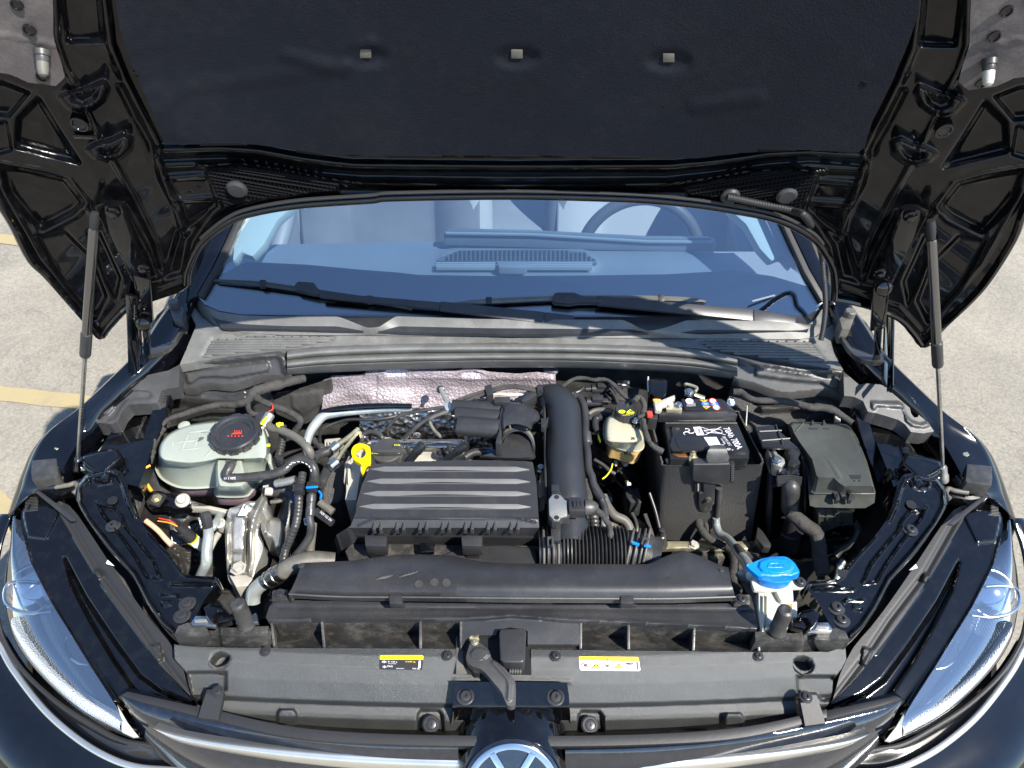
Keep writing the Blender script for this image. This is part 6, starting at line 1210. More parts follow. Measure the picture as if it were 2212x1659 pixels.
# map sensor
ms_ = thing('pressure_sensor', 'pressure sensor with bright metal plate and black plug on the charge air pipe', 'sensor', tuple(P(*T('c2', [(620, 400)])[0], .87)))
poly('sensor_flange', T('c2', [(535, 210), (640, 205), (650, 240), (740, 305), (750, 520), (650, 530), (635, 575), (540, 575), (500, 520), (490, 300), (530, 250)]), M['plast'], ms_, z=.872, t=.02, bevel=.003)
poly('sensor_plate', T('c2', [(545, 250), (600, 245), (640, 260), (690, 315), (718, 320), (718, 500), (640, 520), (620, 555), (560, 555), (505, 490), (500, 310)]), M['alu'], ms_, z=.8755, t=.004, bevel=.001)
for y in (280, 525): lathe('bolt_recess', P(*T('c2', [(592, y)])[0], .8756), [(.0045, 0), (.004, .001), (.002, .0012), (0, .0005)], M['dark'], ms_, seg=20)
A = P(*T('c2', [(745, 405)])[0], .872); box('plug', A+Vector((.012, 0, 0)), (.028, .030, .022), M['plast'], ms_, bevel=.004); box('plug_latch', A+Vector((.014, -.002, .012)), (.018, .013, .003), M['dark'], ms_)
for k in range(3): box('latch_bar', A+Vector((.007+k*.006, -.002, .0140)), (.003, .012, .002), M['plast'], ms_)
lathe('plug_boot', A+Vector((.026, 0, 0)), [(0, 0), (.014, 0), (.014, .008), (.012, .014), (.009, .020), (.006, .023), (0, .023)], M['rubber'], ms_, axis=(1, 0, 0), seg=28)
poly('pipe_boss', T('c2', [(530, 130), (625, 130), (625, 210), (530, 210)]), M['plast'], ms_, z=.862, t=.01); poly('pipe_boss', T('c2', [(525, 600), (640, 600), (640, 800), (525, 790)]), M['plast'], ms_, z=.845, t=.01)
hz('sensor_loom', 'c2', [(1050, 430), (1120, 480), (1180, 560), (1220, 640), (1230, 760)], (.87, .86, .83), .0085, 'tape', 'crinkled taped loom leaving the pressure sensor plug', 'wiring loom', wr=.12)
# thinner hoses right of the pipe
hz('vacuum_hose', 'b3', [(1620, 420), (1690, 450), (1740, 560), (1755, 700), (1755, 850), (1760, 960), (1780, 1100), (1790, 1280), (1830, 1380), (1850, 1470), (1900, 1560), (1960, 1650)], (.865, .865, .86, .85, .84, .83), .0118, 'plast', 'smooth black hose running beside the charge air pipe with a grey collar', 'hose', seg=16)
tag(lathe('grey_collar', P(*T('b3', [(1762, 860)])[0], .858), [(.0080, 0), (.0092, .001), (.0092, .024), (.008, .026)], M['plast2'], None, axis=(0.03, -.93, -.1), seg=24), 'grey ribbed collar on the smooth hose beside the charge air pipe', 'collar')
hz('small_steel_hose', 'c2', [(1010, 30), (1040, 180), (1110, 290), (1160, 400), (1170, 520)], (.84, .83, .80), .0105, 'plast', 'slim dark pipe dropping right of the sensor plug', 'pipe', seg=14)
hz('light_pipe', 'c2', [(1165, 520), (1160, 640), (1165, 790)], (.80, .79), .0115, 'pipe', 'light grey pipe section behind the corrugated hose', 'pipe', seg=14)
hz('dusty_hose', 'c2', [(1140, 270), (1200, 400), (1280, 500), (1400, 560), (1460, 660), (1480, 810)], (.80, .79, .77), .0135, 'rub2', 'upper dusty grey hose bending toward the corrugated duct', 'hose', 'dusty hoses right of the charge air pipe', seg=16)
hz('dusty_hose', 'c2', [(1180, 600), (1280, 640), (1330, 730), (1340, 830)], (.77, .76), .0150, 'rub2', 'lower dusty grey hose bending toward the corrugated duct', 'hose', 'dusty hoses right of the charge air pipe', seg=16)
hz('ribbed_boot', 'c2', [(1000, 420), (1030, 520), (1040, 620), (1040, 700)], (.80, .79), .0145, 'rubber', 'ribbed black boot below the sensor plug', 'boot', corr=(.008, .0008), seg=16)
tag(lathe('elbow_knob', P(*T('c2', [(1040, 700)])[0], .795), [(0, .011), (.007, .009), (.0095, 0), (.008, -.008), (0, -.009)], M['plast'], None, seg=24), 'round black pipe elbow behind the corrugated duct', 'elbow')
hz('white_rod', 'c2', [(955, 505), (945, 640), (935, 790)], (.83, .80), .0022, 'prw', 'thin pale strip between the charge air pipe and the ribbed boot', 'rod')
hz('taped_boot', 'b3', [(1740, 1420), (1770, 1500), (1790, 1600), (1790, 1680)], (.835, .82), .0125, 'tape', 'cloth taped bundle hugging the charge air pipe', 'wiring loom', wr=.1)
# solenoid valves and looms, top right centre
for i, (cx_, cy_) in enumerate(((1930, 345), (1870, 500))):
    x, y = T('b3', [(cx_, cy_)])[0]; c = P(x, y, .86); g_ = thing('solenoid_valve', ['upper black solenoid valve with plug beneath the bulkhead rail', 'lower black solenoid valve with plug near the brake reservoir'][i], 'valve', tuple(c), 'solenoid valves by the brake reservoir')
    lathe('valve_body', c+Vector((-.03, 0, 0)), [(0, 0), (.006, 0), (.006, .012), (.0095, .013), (.0095, .040), (.007, .041), (.007, .055), (0, .055)], M['plast'], g_, axis=(1, .05, 0), seg=24)
    box('valve_plug', c+Vector((.004, .0, .010)), (.022, .014, .010), M['matte'], g_); lathe('valve_nipple', c+Vector((-.03, 0, 0)), [(.004, 0), (.004, .022), (0, .022)], M['dark'], g_, axis=(-1, -.25, 0), seg=12)
hz('arched_loom', 'b3', [(1410, 380), (1500, 300), (1620, 225), (1740, 215), (1850, 235), (1980, 235), (2080, 280), (2200, 400), (2260, 480)], (.865, .88, .885, .88, .87), .0065, 'tape', 'taped loom arching from the charge air pipe over the two valves', 'wiring loom', wr=.1)
hz('valve_wires', 'b3', [(2040, 350), (2090, 390), (2120, 480), (2150, 560)], (.87, .87), .0045, 'tape', 'short wires leaving the upper solenoid valve', 'wires', wr=.1)
hz('blue_wires', 'b3', [(1960, 490), (2040, 500), (2120, 520)], (.868, .865), .004, 'dark', 'dark blue tinted wires leaving the lower solenoid valve', 'wires')
hz('valve_hose', 'b3', [(1540, 420), (1600, 400), (1680, 370), (1730, 330)], (.865, .868), .0075, 'plast', 'bent black hose joining the upper valve', 'hose')
hz('grey_flex', 'b3', [(1790, 640), (1860, 600), (1960, 590), (2080, 610)], (.85, .855), .0080, 'rub2', 'pale grey flexible line curving behind the brake reservoir', 'hose')
hz('reservoir_loom', 'b3', [(1800, 720), (1850, 680), (1950, 640), (2060, 620)], (.84, .845), .012, 'tape', 'thick taped loom left of the brake reservoir', 'wiring loom', wr=.06)
hz('small_elbow', 'b3', [(1950, 670), (1880, 700), (1870, 780), (1900, 850)], (.85, .84), .012, 'plast', 'black plastic elbow left of the brake reservoir', 'elbow', seg=16)
tag(poly('yellow_tag', T('b3', [(1900, 885), (1915, 885), (1940, 960), (1928, 970), (1905, 930)]), M['pry'], None, z=.842, t=.004, bevel=.0005), 'small yellow tag hanging left of the brake reservoir', 'tag')
# ================================================================ brake fluid reservoir
br = thing('brake_reservoir', 'cream brake fluid reservoir with MAX and MIN marks and black cap', 'reservoir', tuple(P(1350, 960, .8)))
rt = T('b4', [(115, 690), (180, 650), (300, 640), (400, 700), (430, 780), (500, 810), (530, 860), (545, 950), (420, 985), (250, 985), (110, 960), (90, 830)])
rm = T('b4', [(95, 700), (180, 655), (320, 650), (420, 720), (520, 820), (550, 930), (548, 1030), (500, 1075), (380, 1080), (250, 1050), (110, 985), (72, 850)])
rl = T('b4', [(110, 760), (200, 700), (330, 700), (430, 760), (520, 850), (540, 1000), (500, 1160), (430, 1228), (350, 1215), (200, 1165), (130, 1150), (100, 1000)])
loft('tank_body', [[(x, y, .872) for x, y in shrink(rt, .80)], [(x, y, .868) for x, y in shrink(rt, .93)], [(x, y, .858) for x, y in rt], [(x, y, .832) for x, y in shrink(rm, 1.0)]], M['bfluid'], br, n=60, sm=4)
loft('tank_seam', [[(x, y, .833) for x, y in rm], [(x, y, .832) for x, y in shrink(rm, 1.03)], [(x, y, .828) for x, y in shrink(rm, 1.03)], [(x, y, .827) for x, y in shrink(rm, .97)]], M['bfluid'], br, n=60, sm=4)
loft('fluid_part', [[(x, y, .829) for x, y in shrink(rm, .985)], [(x, y, .800) for x, y in shrink(rl, 1.0)], [(x, y, .792) for x, y in shrink(rl, .85)]], M['amber'], br, n=60, sm=4)
poly('foot', T('b4', [(190, 1170), (380, 1210), (350, 1240), (210, 1260)]), M['bfluid'], br, z=.78, t=.03, bevel=.004)
c = P(*T('b4', [(335, 655)])[0], .872)
cp_ = lathe('cap', c, [(.0212, -.006), (.0216, 0), (.0216, .016), (.0205, .018), (.0175, .018), (.017, .0172), (0, .0172)], M['plast'], br, seg=80, star=(16, .012))
def ct2(s, a, b, u, m, nm='cap_print'): text(nm, s, P(*T('b4', [a])[0], .8898), P(*T('b4', [b])[0], .8898), P(*T('b4', [u])[0], .8898), M[m], cp_)
ct2('DOT 4', (300, 662), (380, 662), (300, 650), 'pry'); ct2('DOT', (345, 650), (435, 652), (345, 630), 'pry')
poly('cap_symbol', T('b4', [(245, 610), (270, 592), (310, 592), (335, 610), (310, 630), (270, 630)]), M['pry'], cp_, z=.8898, t=.0004, bevel=0)
tube3('cap_symbol', [P(*T('b4', [p])[0], .8902) for p in ((350, 622), (390, 590), (435, 622), (350, 622))], .0012, M['pry'], cp_, seg=6, sm=1)
from mathutils.bvhtree import BVHTree
def hit(objs, x, y):
    best = None; d_ = ray(x, y).normalized()
    for o_ in objs:
        t_ = BVHTree.FromPolygons([v.co+WL[o_.name] for v in o_.data.vertices], [tuple(f.vertices) for f in o_.data.polygons])
        h_ = t_.ray_cast(CAM, d_)
        if h_[0] is not None and (best is None or h_[3] < best[1]): best = (h_[0], h_[3])
    return best[0]-d_*.0012 if best else None
rs_objs = [o_ for o_ in COL.objects if o_.parent == br and o_.type == 'MESH' and o_.name.split('.')[0] in ('tank_body', 'tank_seam', 'fluid_part')]
def RS(q):
    h_ = hit(rs_objs, *T('b4', [q])[0]); return h_ if h_ is not None else P(*T('b4', [q])[0], .84)
text('level_lettering', 'MAX', RS((373, 982)), RS((455, 985)), RS((375, 952)), M['prk'], br, lift=.005); text('level_lettering', 'MIN', RS((368, 1126)), RS((442, 1130)), RS((370, 1097)), M['prk'], br, lift=.004)
for (a, b) in (((400, 920), (445, 922)), ((405, 945), (420, 925)), ((440, 945), (422, 925))): tube3('level_mark', [RS(a), RS(b)], .0008, M['prk'], br, seg=6, sm=1)
for (a, b) in (((315, 1098), (362, 1100)), ((318, 1125), (338, 1102)), ((360, 1125), (340, 1102))): tube3('level_mark', [RS(a), RS(b)], .0008, M['prk'], br, seg=6, sm=1)
screw(P(*T('b4', [(455, 720)])[0], .882), .0075, br, m='steel', hexh=True, name='sensor_stud'); poly('sensor_lug', T('b4', [(410, 740), (510, 745), (530, 790), (430, 795)]), M['matte'], br, z=.876, t=.012)
# master cylinder & motor below
mc_ = thing('brake_booster_unit', 'dark grey pump housing with connector below the cream reservoir', 'pump', tuple(P(*T('c2', [(1440, 160)])[0], .7)))
A = P(*T('b4', [(250, 1290)])[0], .77); B = P(*T('b4', [(420, 1500)])[0], .70); d = B-A
lathe('pump_housing', A, [(0, -.01), (.012, -.008), (.013, 0), (.019, .012), (.020, d.length*.8), (.016, d.length), (0, d.length)], M['strut'], mc_, axis=tuple(d), seg=32)
poly('pump_connector', T('c2', [(1390, 160), (1560, 150), (1610, 330), (1470, 350), (1420, 280)]), M['plast'], mc_, z=.72, t=.05, bevel=.004)
poly('pump_body', T('c2', [(1460, 360), (1620, 355), (1660, 600), (1560, 700), (1520, 560)]), M['inner'], mc_, z=.66, t=.06, bevel=.006)
poly('pump_tag', T('c2', [(1425, 110), (1470, 108), (1475, 138), (1432, 142)]), M['prw'], mc_, z=.765, t=.001, bevel=0)
lathe('booster_face', P(*T('c2', [(1240, 240)])[0], .64), [(.032, -.02), (.030, 0), (.020, .004), (.018, .001), (.008, .003), (.006, .009), (0, .010)], M['inner'], mc_, axis=(0, -.4, .9), seg=40)
hz('pump_wires', 'b4', [(60, 1410), (110, 1370), (160, 1300), (180, 1230)], (.78, .79), .0022, 'pry', 'thin yellow wire loop left of the pump housing', 'wire')
hz('sensor_cable', 'c2', [(1480, 470), (1520, 540), (1545, 640), (1540, 690)], (.70, .69), .0060, 'plast2', 'short grey sensor cable with ferrule below the pump', 'cable')
hz('long_rod', 'c2', [(1690, 230), (1760, 440), (1810, 640)], (.76, .72), .0055, 'plast', 'slim dark shiny tube along the battery box', 'pipe')
hz('flat_strip', 'c2', [(1640, 480), (1690, 620), (1740, 780)], (.70, .69), .006, 'plast2', 'flat grey strip left of the slim dark tube', 'strip', flat=.3)
tag(lathe('rubber_cone', P(*T('c2', [(1820, 850)])[0], .70), [(.0135, 0), (.0135, .006), (.011, .010), (.0085, .028), (.006, .030), (.0055, .044), (0, .046)], M['rubber'], None, axis=(-.05, .1, 1), seg=28), 'black rubber cone stopper at the front left foot of the battery box', 'stopper')
# relay / black tank at the bulkhead
poly_ = T('b4', [(610, 215), (800, 205), (840, 240), (830, 380), (790, 450), (690, 440), (620, 380)])
tag(poly('relay_cover', poly_, M['inner'], None, z=.905, t=.05, bevel=.010, seg=3), 'glossy grey black cover standing behind the battery terminal', 'cover')
hz('relay_wire', 'b4', [(602, 200), (600, 300), (610, 370), (650, 400)], (.90, .89), .0025, 'wplast', 'thin pale wire beside the glossy cover', 'wire')
tag(poly('foil_label', T('b4', [(230, 240), (380, 240), (385, 310), (240, 290)]), M['foil2'], None, z=.87, t=.004), 'small crumpled silver label under the bulkhead rail', 'label')
hz('terminal_loom', 'b4', [(0, 225), (120, 240), (220, 330), (330, 440), (420, 490)], (.885, .885), .0060, 'tape', 'taped loom running from the valves to the battery terminal', 'wiring loom', wr=.1)
hz('battery_loom', 'b4', [(430, 490), (500, 440), (560, 540), (540, 660), (560, 800), (590, 920), (660, 1020), (780, 1090)], (.905, .90, .89, .885, .88), .0085, 'tape', 'taped cable hanging down the left side of the battery', 'wiring loom', wr=.12)
hz('loom_fork', 'b4', [(260, 560), (230, 480), (190, 400), (150, 340)], (.88, .875), .0045, 'tape', 'thin loom fork reaching down to the reservoir cap', 'wiring loom', wr=.1)
hz('loom_fork', 'b4', [(340, 580), (370, 510), (430, 470), (510, 440)], (.885, .90), .0060, 'tape', 'thicker loom fork leaning over the reservoir cap', 'wiring loom', wr=.1)
hz('pink_connector_lead', 'b4', [(480, 680), (540, 655), (600, 635), (650, 620)], (.90, .90), .0055, 'tape', 'short lead with pink plug between reservoir cap and battery', 'cable', wr=.1)
tag(box('pink_plug', P(*T('b4', [(620, 645)])[0], .905), (.010, .012, .008), M['prr'], None), 'tiny pink plug left of the battery', 'plug')
tag(poly('black_plug_block', T('b4', [(580, 580), (650, 560), (720, 640), (715, 700), (610, 700)]), M['matte'], None, z=.895, t=.03), 'black plug block at the rear left battery corner', 'connector')
tag(poly('felt_flap', T('b4', [(30, 380), (160, 330), (500, 330), (470, 440), (380, 480), (60, 450)]), M['felt'], None, z=.85, t=.01), 'dark felt flap behind the brake reservoir', 'insulation')
# ================================================================ battery in its tub
Zt = .858
tub = thing('battery_tub', 'grained black battery box open at the top', 'battery box', tuple(P(1530, 1080, .65)))
r0 = T('b4', [(735, 1125), (760, 1210), (820, 1255), (1400, 1252), (1900, 1248), (1955, 1235), (1968, 1180), (1850, 960), (1700, 660), (1640, 600), (1200, 620), (720, 660), (650, 760), (690, 950)])
bt = [(1408, 1100), (1416, 1150), (1434, 1166), (1530, 1168), (1612, 1167), (1622, 1160), (1624, 1140), (1618, 1060), (1590, 960), (1575, 930), (1500, 930), (1420, 935), (1395, 960), (1398, 1030)]
def ring(pts, z): return [(x, y, z) for x, y in pts]
def loft2(name, rings, m, par, ang=45, cap=(True, True), rs=4):
    R = [[P(*p) for p in (cr(r, rs, True) if rs > 1 else r)] for r in rings]; n = len(R[0]); bm = bmesh.new(); V = [[bm.verts.new(p) for p in r] for r in R]
    for a, b in zip(V, V[1:]):
        for k in range(n): bm.faces.new((a[k], b[k], b[(k+1) % n], a[(k+1) % n]))
    if cap[0]: bm.faces.new(V[0])
    if cap[1]: bm.faces.new(V[-1][::-1])
    return link(name, fin(bm, 0, ang), M[m], par)
loft2('tub_wall', [ring(shrink(r0, .955), .80), ring(shrink(r0, .965), Zt), ring(shrink(r0, .995), Zt+.001), ring(shrink(r0, 1.0), Zt-.002), ring([(a[0]*.5+b[0]*.5, a[1]*.5+b[1]*.5) for a, b in zip(r0, bt)], .752), ring(bt, .640)], 'grain', tub, rs=4)
poly('zinc_tray', T('c3', [(-160, 800), (960, 800), (1000, 860), (960, 900), (640, 890), (440, 905), (200, 885), (-160, 905)]), M['zinc'], tub, z=.668, t=.012, bevel=.003)
screw(P(*T('c3', [(320, 850)])[0], .668), .010, tub, m='alub', hexh=True, name='bolt')
poly('tray_bracket', T('c3', [(60, 905), (640, 900), (700, 990), (600, 1090), (430, 1080), (380, 1010), (220, 950)]), M['dirty'], tub, z=.655, t=.06, bevel=.004)
bat = thing('battery', 'black car battery marked 70Ah 700A', 'battery', tuple(P(1530, 960, .66)))
bz = .880
btop = T('b4', [(760, 660), (1600, 655), (1665, 750), (1805, 1075), (1800, 1170), (1700, 1172), (1200, 1172), (870, 1172), (830, 900), (795, 745)])
poly('case', btop, M['batt'], bat, z=bz-.004, t=.085, bevel=.003)
poly('cell_strip', T('b4', [(870, 670), (1590, 668), (1530, 712), (900, 712)]), M['batt'], bat, z=bz+.001, t=.004, bevel=.0015)
tube('strip_edge', T('b4', [(870, 690), (910, 718), (1510, 716), (1560, 690)]), .0012, M['plast2'], bat, z=bz+.0012, seg=6)
poly('lid_plate', T('b4', [(880, 778), (940, 770), (1545, 768), (1700, 860), (1780, 1085), (1530, 1085), (1300, 1080), (900, 1000)]), M['batt'], bat, z=bz+.002, t=.006, bevel=.0015)
tube('lid_line', T('b4', [(810, 748), (1655, 748)]), .0010, M['plast2'], bat, z=bz-.003, seg=6)
poly('front_block', T('b4', [(1545, 1096), (1795, 1090), (1797, 1165), (1560, 1168)]), M['batt'], bat, z=bz-.002, t=.03, bevel=.002)
lathe('vent_plug', P(*T('b4', [(945, 690)])[0], bz+.002), [(.0075, 0), (.0075, .001), (.0055, .0012), (.005, .0), (0, 0)], M['plast'], bat, seg=24)
lathe('charge_eye', P(*T('b4', [(1025, 664)])[0], bz+.002), [(.003, 0), (.0028, .001), (0, .001)], M['pry'], bat, seg=16)
rp_ = thing('battery_cover', 'black battery top cover with round warning pictograms and minus sign', 'battery cover', tuple(P(1515, 880, .88)))
poly('cover_panel', T('b4', [(990, 458), (1475, 456), (1570, 588), (1040, 592)]), M['batt'], rp_, z=.902, t=.03, bevel=.002)
poly('cover_lip', T('b4', [(690, 592), (1560, 590), (1650, 625), (1665, 652), (735, 655)]), M['plast'], rp_, z=.897, t=.02, bevel=.002)
poly('cover_side', T('b4', [(1440, 456), (1500, 470), (1640, 610), (1570, 592)]), M['plast'], rp_, z=.899, t=.02, bevel=.002)
zc = .9026
def disc(c, r, m, nm='pictogram', k=.5):
    r *= .58; x, y = T('b4', [c])[0]; return lathe(nm, P(x, y, zc), [(r, 0), (r, .0003), (0, .0003)], M[m], rp_, seg=28, axis=(0, 0, 1))
disc((1092, 488), .0125, 'prw'); 
def zt_(s, a, b, u, m, z=zc+.0006): text('print', s, *[P(*T('b4', [q])[0], z) for q in (a, b, u)], M[m], rp_)
poly('minus_bar', T('b4', [(1070, 480), (1080, 478), (1115, 496), (1105, 499)]), M['prk'], rp_, z=zc+.0008, t=.0003, bevel=0)
for k in range(3): zt_('nnmnnmn', (1060, 525+k*14), (1160, 520+k*14), (1062, 517+k*14), 'prw')
for (cx_, cy_, cc_) in ((1368, 485, 'prr'), (1410, 562, 'prr')): 
    disc((cx_, cy_), .0125, cc_); x, y = T('b4', [(cx_, cy_)])[0]; lathe('pictogram', P(x, y, zc+.0004), [(.0054, 0), (.0054, .0002), (0, .0002)], M['prw'], rp_, seg=24)
    zt_('X', (cx_-18, cy_+8), (cx_+18, cy_+8), (cx_-18, cy_-10), cc_, zc+.0010)
for (cx_, cy_) in ((1282, 522), (1388, 523)): 
    disc((cx_, cy_), .0125, 'prb'); zt_('oo' if cx_ < 1300 else 'B', (cx_-20, cy_+8), (cx_+20, cy_+8), (cx_-20, cy_-8), 'prw', zc+.0008)
for (a, b, c_) in (((1210, 470), (1310, 474), (1262, 502)), ((1245, 548), (1345, 548), (1290, 582))): poly('pictogram', T('b4', [a, b, c_]), M['pro'], rp_, z=zc+.0004, t=.0003, bevel=0); zt_('!', (c_[0]-6, c_[1]-8), (c_[0]+4, c_[1]-8), (c_[0]-6, c_[1]-24), 'prk', zc+.0008)
# battery prints
def bt_(s, a, b, u, m='prw', z=bz+.0024): text('print', s, *[P(*T('b4', [q])[0], z) for q in (a, b, u)], M[m], bat)
bt_('70Ah 700A', (1488, 812), (1655, 1062), (1560, 798))
bt_('5K0 915 105 C', (1478, 910), (1560, 1020), (1510, 905)); bt_('12V EFB', (1460, 935), (1500, 1000), (1480, 930))
poly('pb_field', T('b4', [(1135, 795), (1220, 790), (1270, 888), (1180, 892)]), M['prw'], bat, z=bz+.0024, t=.0003, bevel=0); bt_('Pb', (1170, 862), (1200, 880), (1190, 815), 'prk', bz+.003) if False else text('print', 'Pb', *[P(*T('b4', [q])[0], bz+.0030) for q in ((1172, 820), (1196, 870), (1215, 815))], M['prk'], bat)
for (a, b) in (((1228, 795), (1520, 888)), ((1465, 795), (1280, 886))): tube('bin_cross', T('b4', [a, b]), .0005, M['prw'], bat, z=bz+.0026, seg=6, sm=1)
tube('bin_outline', T('b4', [(1262, 830), (1290, 855), (1380, 862), (1460, 868), (1480, 850), (1450, 822), (1350, 822), (1290, 835), (1262, 830)]), .0005, M['prw'], bat, z=bz+.0026, seg=6, sm=2)
for k in range(3):
    a = k*2.1; x, y = 1075+38*math.cos(a), 850+22*math.sin(a); q = [(x+34*math.cos(t+a), y+18*math.sin(t+a)) for t in np.linspace(0, 4.2, 7)]; tube('recycle_arrow', T('b4', q), .0007, M['prw'], bat, z=bz+.0026, seg=6, sm=2)
poly('white_sticker', T('b4', [(1262, 915), (1410, 912), (1462, 1005), (1325, 1010)]), M['stw'], bat, z=bz+.0028, t=.0005, bevel=0)
for k in range(2): bt_('nnnnnn', (1300, 935+k*8), (1390, 932+k*8), (1300, 930+k*8), 'prk', bz+.0036)
bt_('- EB +', (1500, 1060), (1600, 1080), (1520, 1040))
poly('white_corner', T('b4', [(1465, 1000), (1500, 1005), (1545, 1105), (1560, 1180), (1535, 1080)]), M['stw'], bat, z=bz+.003, t=.001, bevel=0)
# terminals
tm = thing('positive_terminal', 'battery clamp with copper strap and hexagonal nut under the lifted cover', 'terminal', tuple(P(*T('b4', [(1120, 1130)])[0], .87)))
poly('clamp_plate', T('b4', [(1080, 1130), (1180, 1120), (1210, 1180), (1090, 1190)]), M['zinc'], tm, z=.878, t=.006, bevel=.001)
lathe('terminal_nut', P(*T('b4', [(1125, 1130)])[0], .878), [(.006, 0), (.006, .007), (.005, .008), (.0035, .008), (.0035, .012), (0, .012)], M['zinc'], tm, seg=6)
poly('copper_strap', T('b4', [(885, 1105), (1000, 1110), (1010, 1080), (1070, 1090), (1070, 1150), (960, 1145)]), M['copper'], tm, z=.877, t=.005, bevel=.001)
poly('pale_block', T('b4', [(800, 1165), (900, 1150), (1040, 1190), (990, 1235), (830, 1225)]), M['alub'], tm, z=.852, t=.006, bevel=.002)
nt_ = thing('negative_terminal', 'cream and copper negative cable clamp at the rear of the battery', 'terminal', tuple(P(*T('b4', [(800, 520)])[0], .9)))
poly('cream_strap', T('b4', [(665, 460), (760, 470), (920, 405), (925, 450), (820, 520), (765, 540), (765, 590), (690, 590)]), M['alub'], nt_, z=.915, t=.012, bevel=.003)
poly('orange_end', T('b4', [(680, 572), (765, 570), (768, 590), (690, 590)]), M['pro'], nt_, z=.912, t=.008)
poly('strap_top', T('b4', [(655, 458), (700, 455), (755, 462), (750, 475), (665, 475)]), M['pro'], nt_, z=.917, t=.005)
poly('clamp', T('b4', [(800, 520), (900, 505), (1000, 520), (1010, 585), (820, 590)]), M['zinc'], nt_, z=.905, t=.02, bevel=.003)
screw(P(*T('b4', [(960, 535)])[0], .906), .0075, nt_, m='steel', hexh=True, name='clamp_nut'); lathe('post', P(*T('b4', [(855, 540)])[0], .905), [(.007, 0), (.0065, .006), (0, .006)], M['alub'], nt_, seg=20)
hk = thing('ground_bracket', 'zinc hook bracket with yellow copper lug at the bulkhead', 'bracket', tuple(P(*T('b4', [(1100, 350)])[0], .9)))
poly('hook_plate', T('b4', [(1040, 285), (1180, 320), (1165, 400), (1130, 440), (1030, 420)]), M['strut'], hk, z=.905, t=.006); tube('hook_edge', T('b4', [(1035, 300), (1060, 285), (1175, 325), (1165, 370)]), .003, M['zinc'], hk, z=.909, seg=8)
screw(P(*T('b4', [(1090, 385)])[0], .906), .009, hk, m='steel', hexh=True)
hz('yellow_lug', 'b4', [(1150, 405), (1200, 425), (1270, 450)], (.905, .90), .0085, 'zinc', 'yellow copper cable lug pointing at the battery cover', 'cable lug', flat=.5)
# lifted cover part and red-plus terminal hood
pc = thing('terminal_hood', 'matt black positive terminal hood hanging over the front of the battery box', 'cover', tuple(P(1560, 1060, .75)))
Yf = P(1500, 1006, .858).y
poly('open_flap', T('b4', [(878, 912), (1240, 905), (1262, 915), (1345, 1050), (1345, 1062), (895, 1075), (870, 1000)]), M['batt'], pc, z=.893, t=.006, bevel=.002)
poly('flap_panel', T('b4', [(915, 912), (1225, 908), (1255, 1030), (960, 1038)]), M['batt'], pc, z=.8945, t=.002, bevel=.001)
cv = T('b4', [(1310, 1075), (1330, 1060), (1350, 1010), (1500, 1008), (1545, 1100), (1553, 1200), (1310, 1215)])
relief('curved_hood', cv, lambda x, y, h: P(x, y, .905-.00042*max(0, y-968)**1.15+h), [('p', T('b4', [(1300, 1080), (1560, 1080), (1560, 1230), (1300, 1230)]), .002, 30)], M['plast2'], pc, step=2.4, sm=2, thick=.035)
fb = T('b4', [(1128, 1245), (1150, 1238), (1565, 1232), (1577, 1250), (1572, 1480), (1555, 1498), (1140, 1445), (1125, 1400)])
prism('front_block', [VY(x, y, Yf-.016) for x, y in fb], M['matte'], pc, .016, (0, 1, 0), .005, 3)
tb = T('b4', [(1085, 1190), (1230, 1192), (1320, 1214), (1560, 1202), (1577, 1250), (1130, 1258), (1100, 1230)]); poly('block_top', tb, M['matte'], pc, z=.872, t=.01, bevel=.003)
ft = T('c3', [(330, 95), (590, 130), (590, 175), (570, 400), (560, 380), (540, 440), (500, 465), (410, 460), (385, 430), (375, 390), (370, 300), (330, 230)])
prism('fuse_leg', [VY(x, y, Yf-.012) for x, y in T('c3', [(425, 85), (585, 90), (580, 360), (545, 395), (545, 440), (495, 468), (410, 465), (385, 430), (372, 380), (375, 240), (430, 230)])], M['matte'], pc, .012, (0, 1, 0), .006, 3)
prism('clip_frame', [VY(x, y, Yf-.008) for x, y in T('c3', [(330, 105), (425, 105), (425, 232), (335, 225)])], M['dark'], pc, .008, (0, 1, 0), .002)
prism('clip_bar', [VY(x, y, Yf-.0095) for x, y in T('c3', [(368, 125), (384, 125), (382, 210), (368, 212)])], M['alub'], pc, .002, (0, 1, 0), 0)
lathe('button', VY(*T('c3', [(490, 305)])[0], Yf-.012), [(.0068, 0), (.0064, .002), (.0045, .003), (.004, .006), (0, .006)], M['plast2'], pc, axis=(0, -1, .2), seg=24)
prism('toothed_rack', [VY(x, y, Yf-.012) for x, y in T('b4', [(1575, 1250), (1632, 1245), (1628, 1455), (1600, 1468), (1572, 1455)])], M['dark'], pc, .012, (0, 1, 0), .002)
for k in range(7): 
    a = T('b4', [(1583, 1265+k*27), (1624, 1262+k*27), (1622, 1276+k*27), (1583, 1280+k*27)]); prism('rack_tooth', [VY(x, y, Yf-.014) for x, y in a], M['plast2'], pc, .005, (0, 1, 0), .0006)
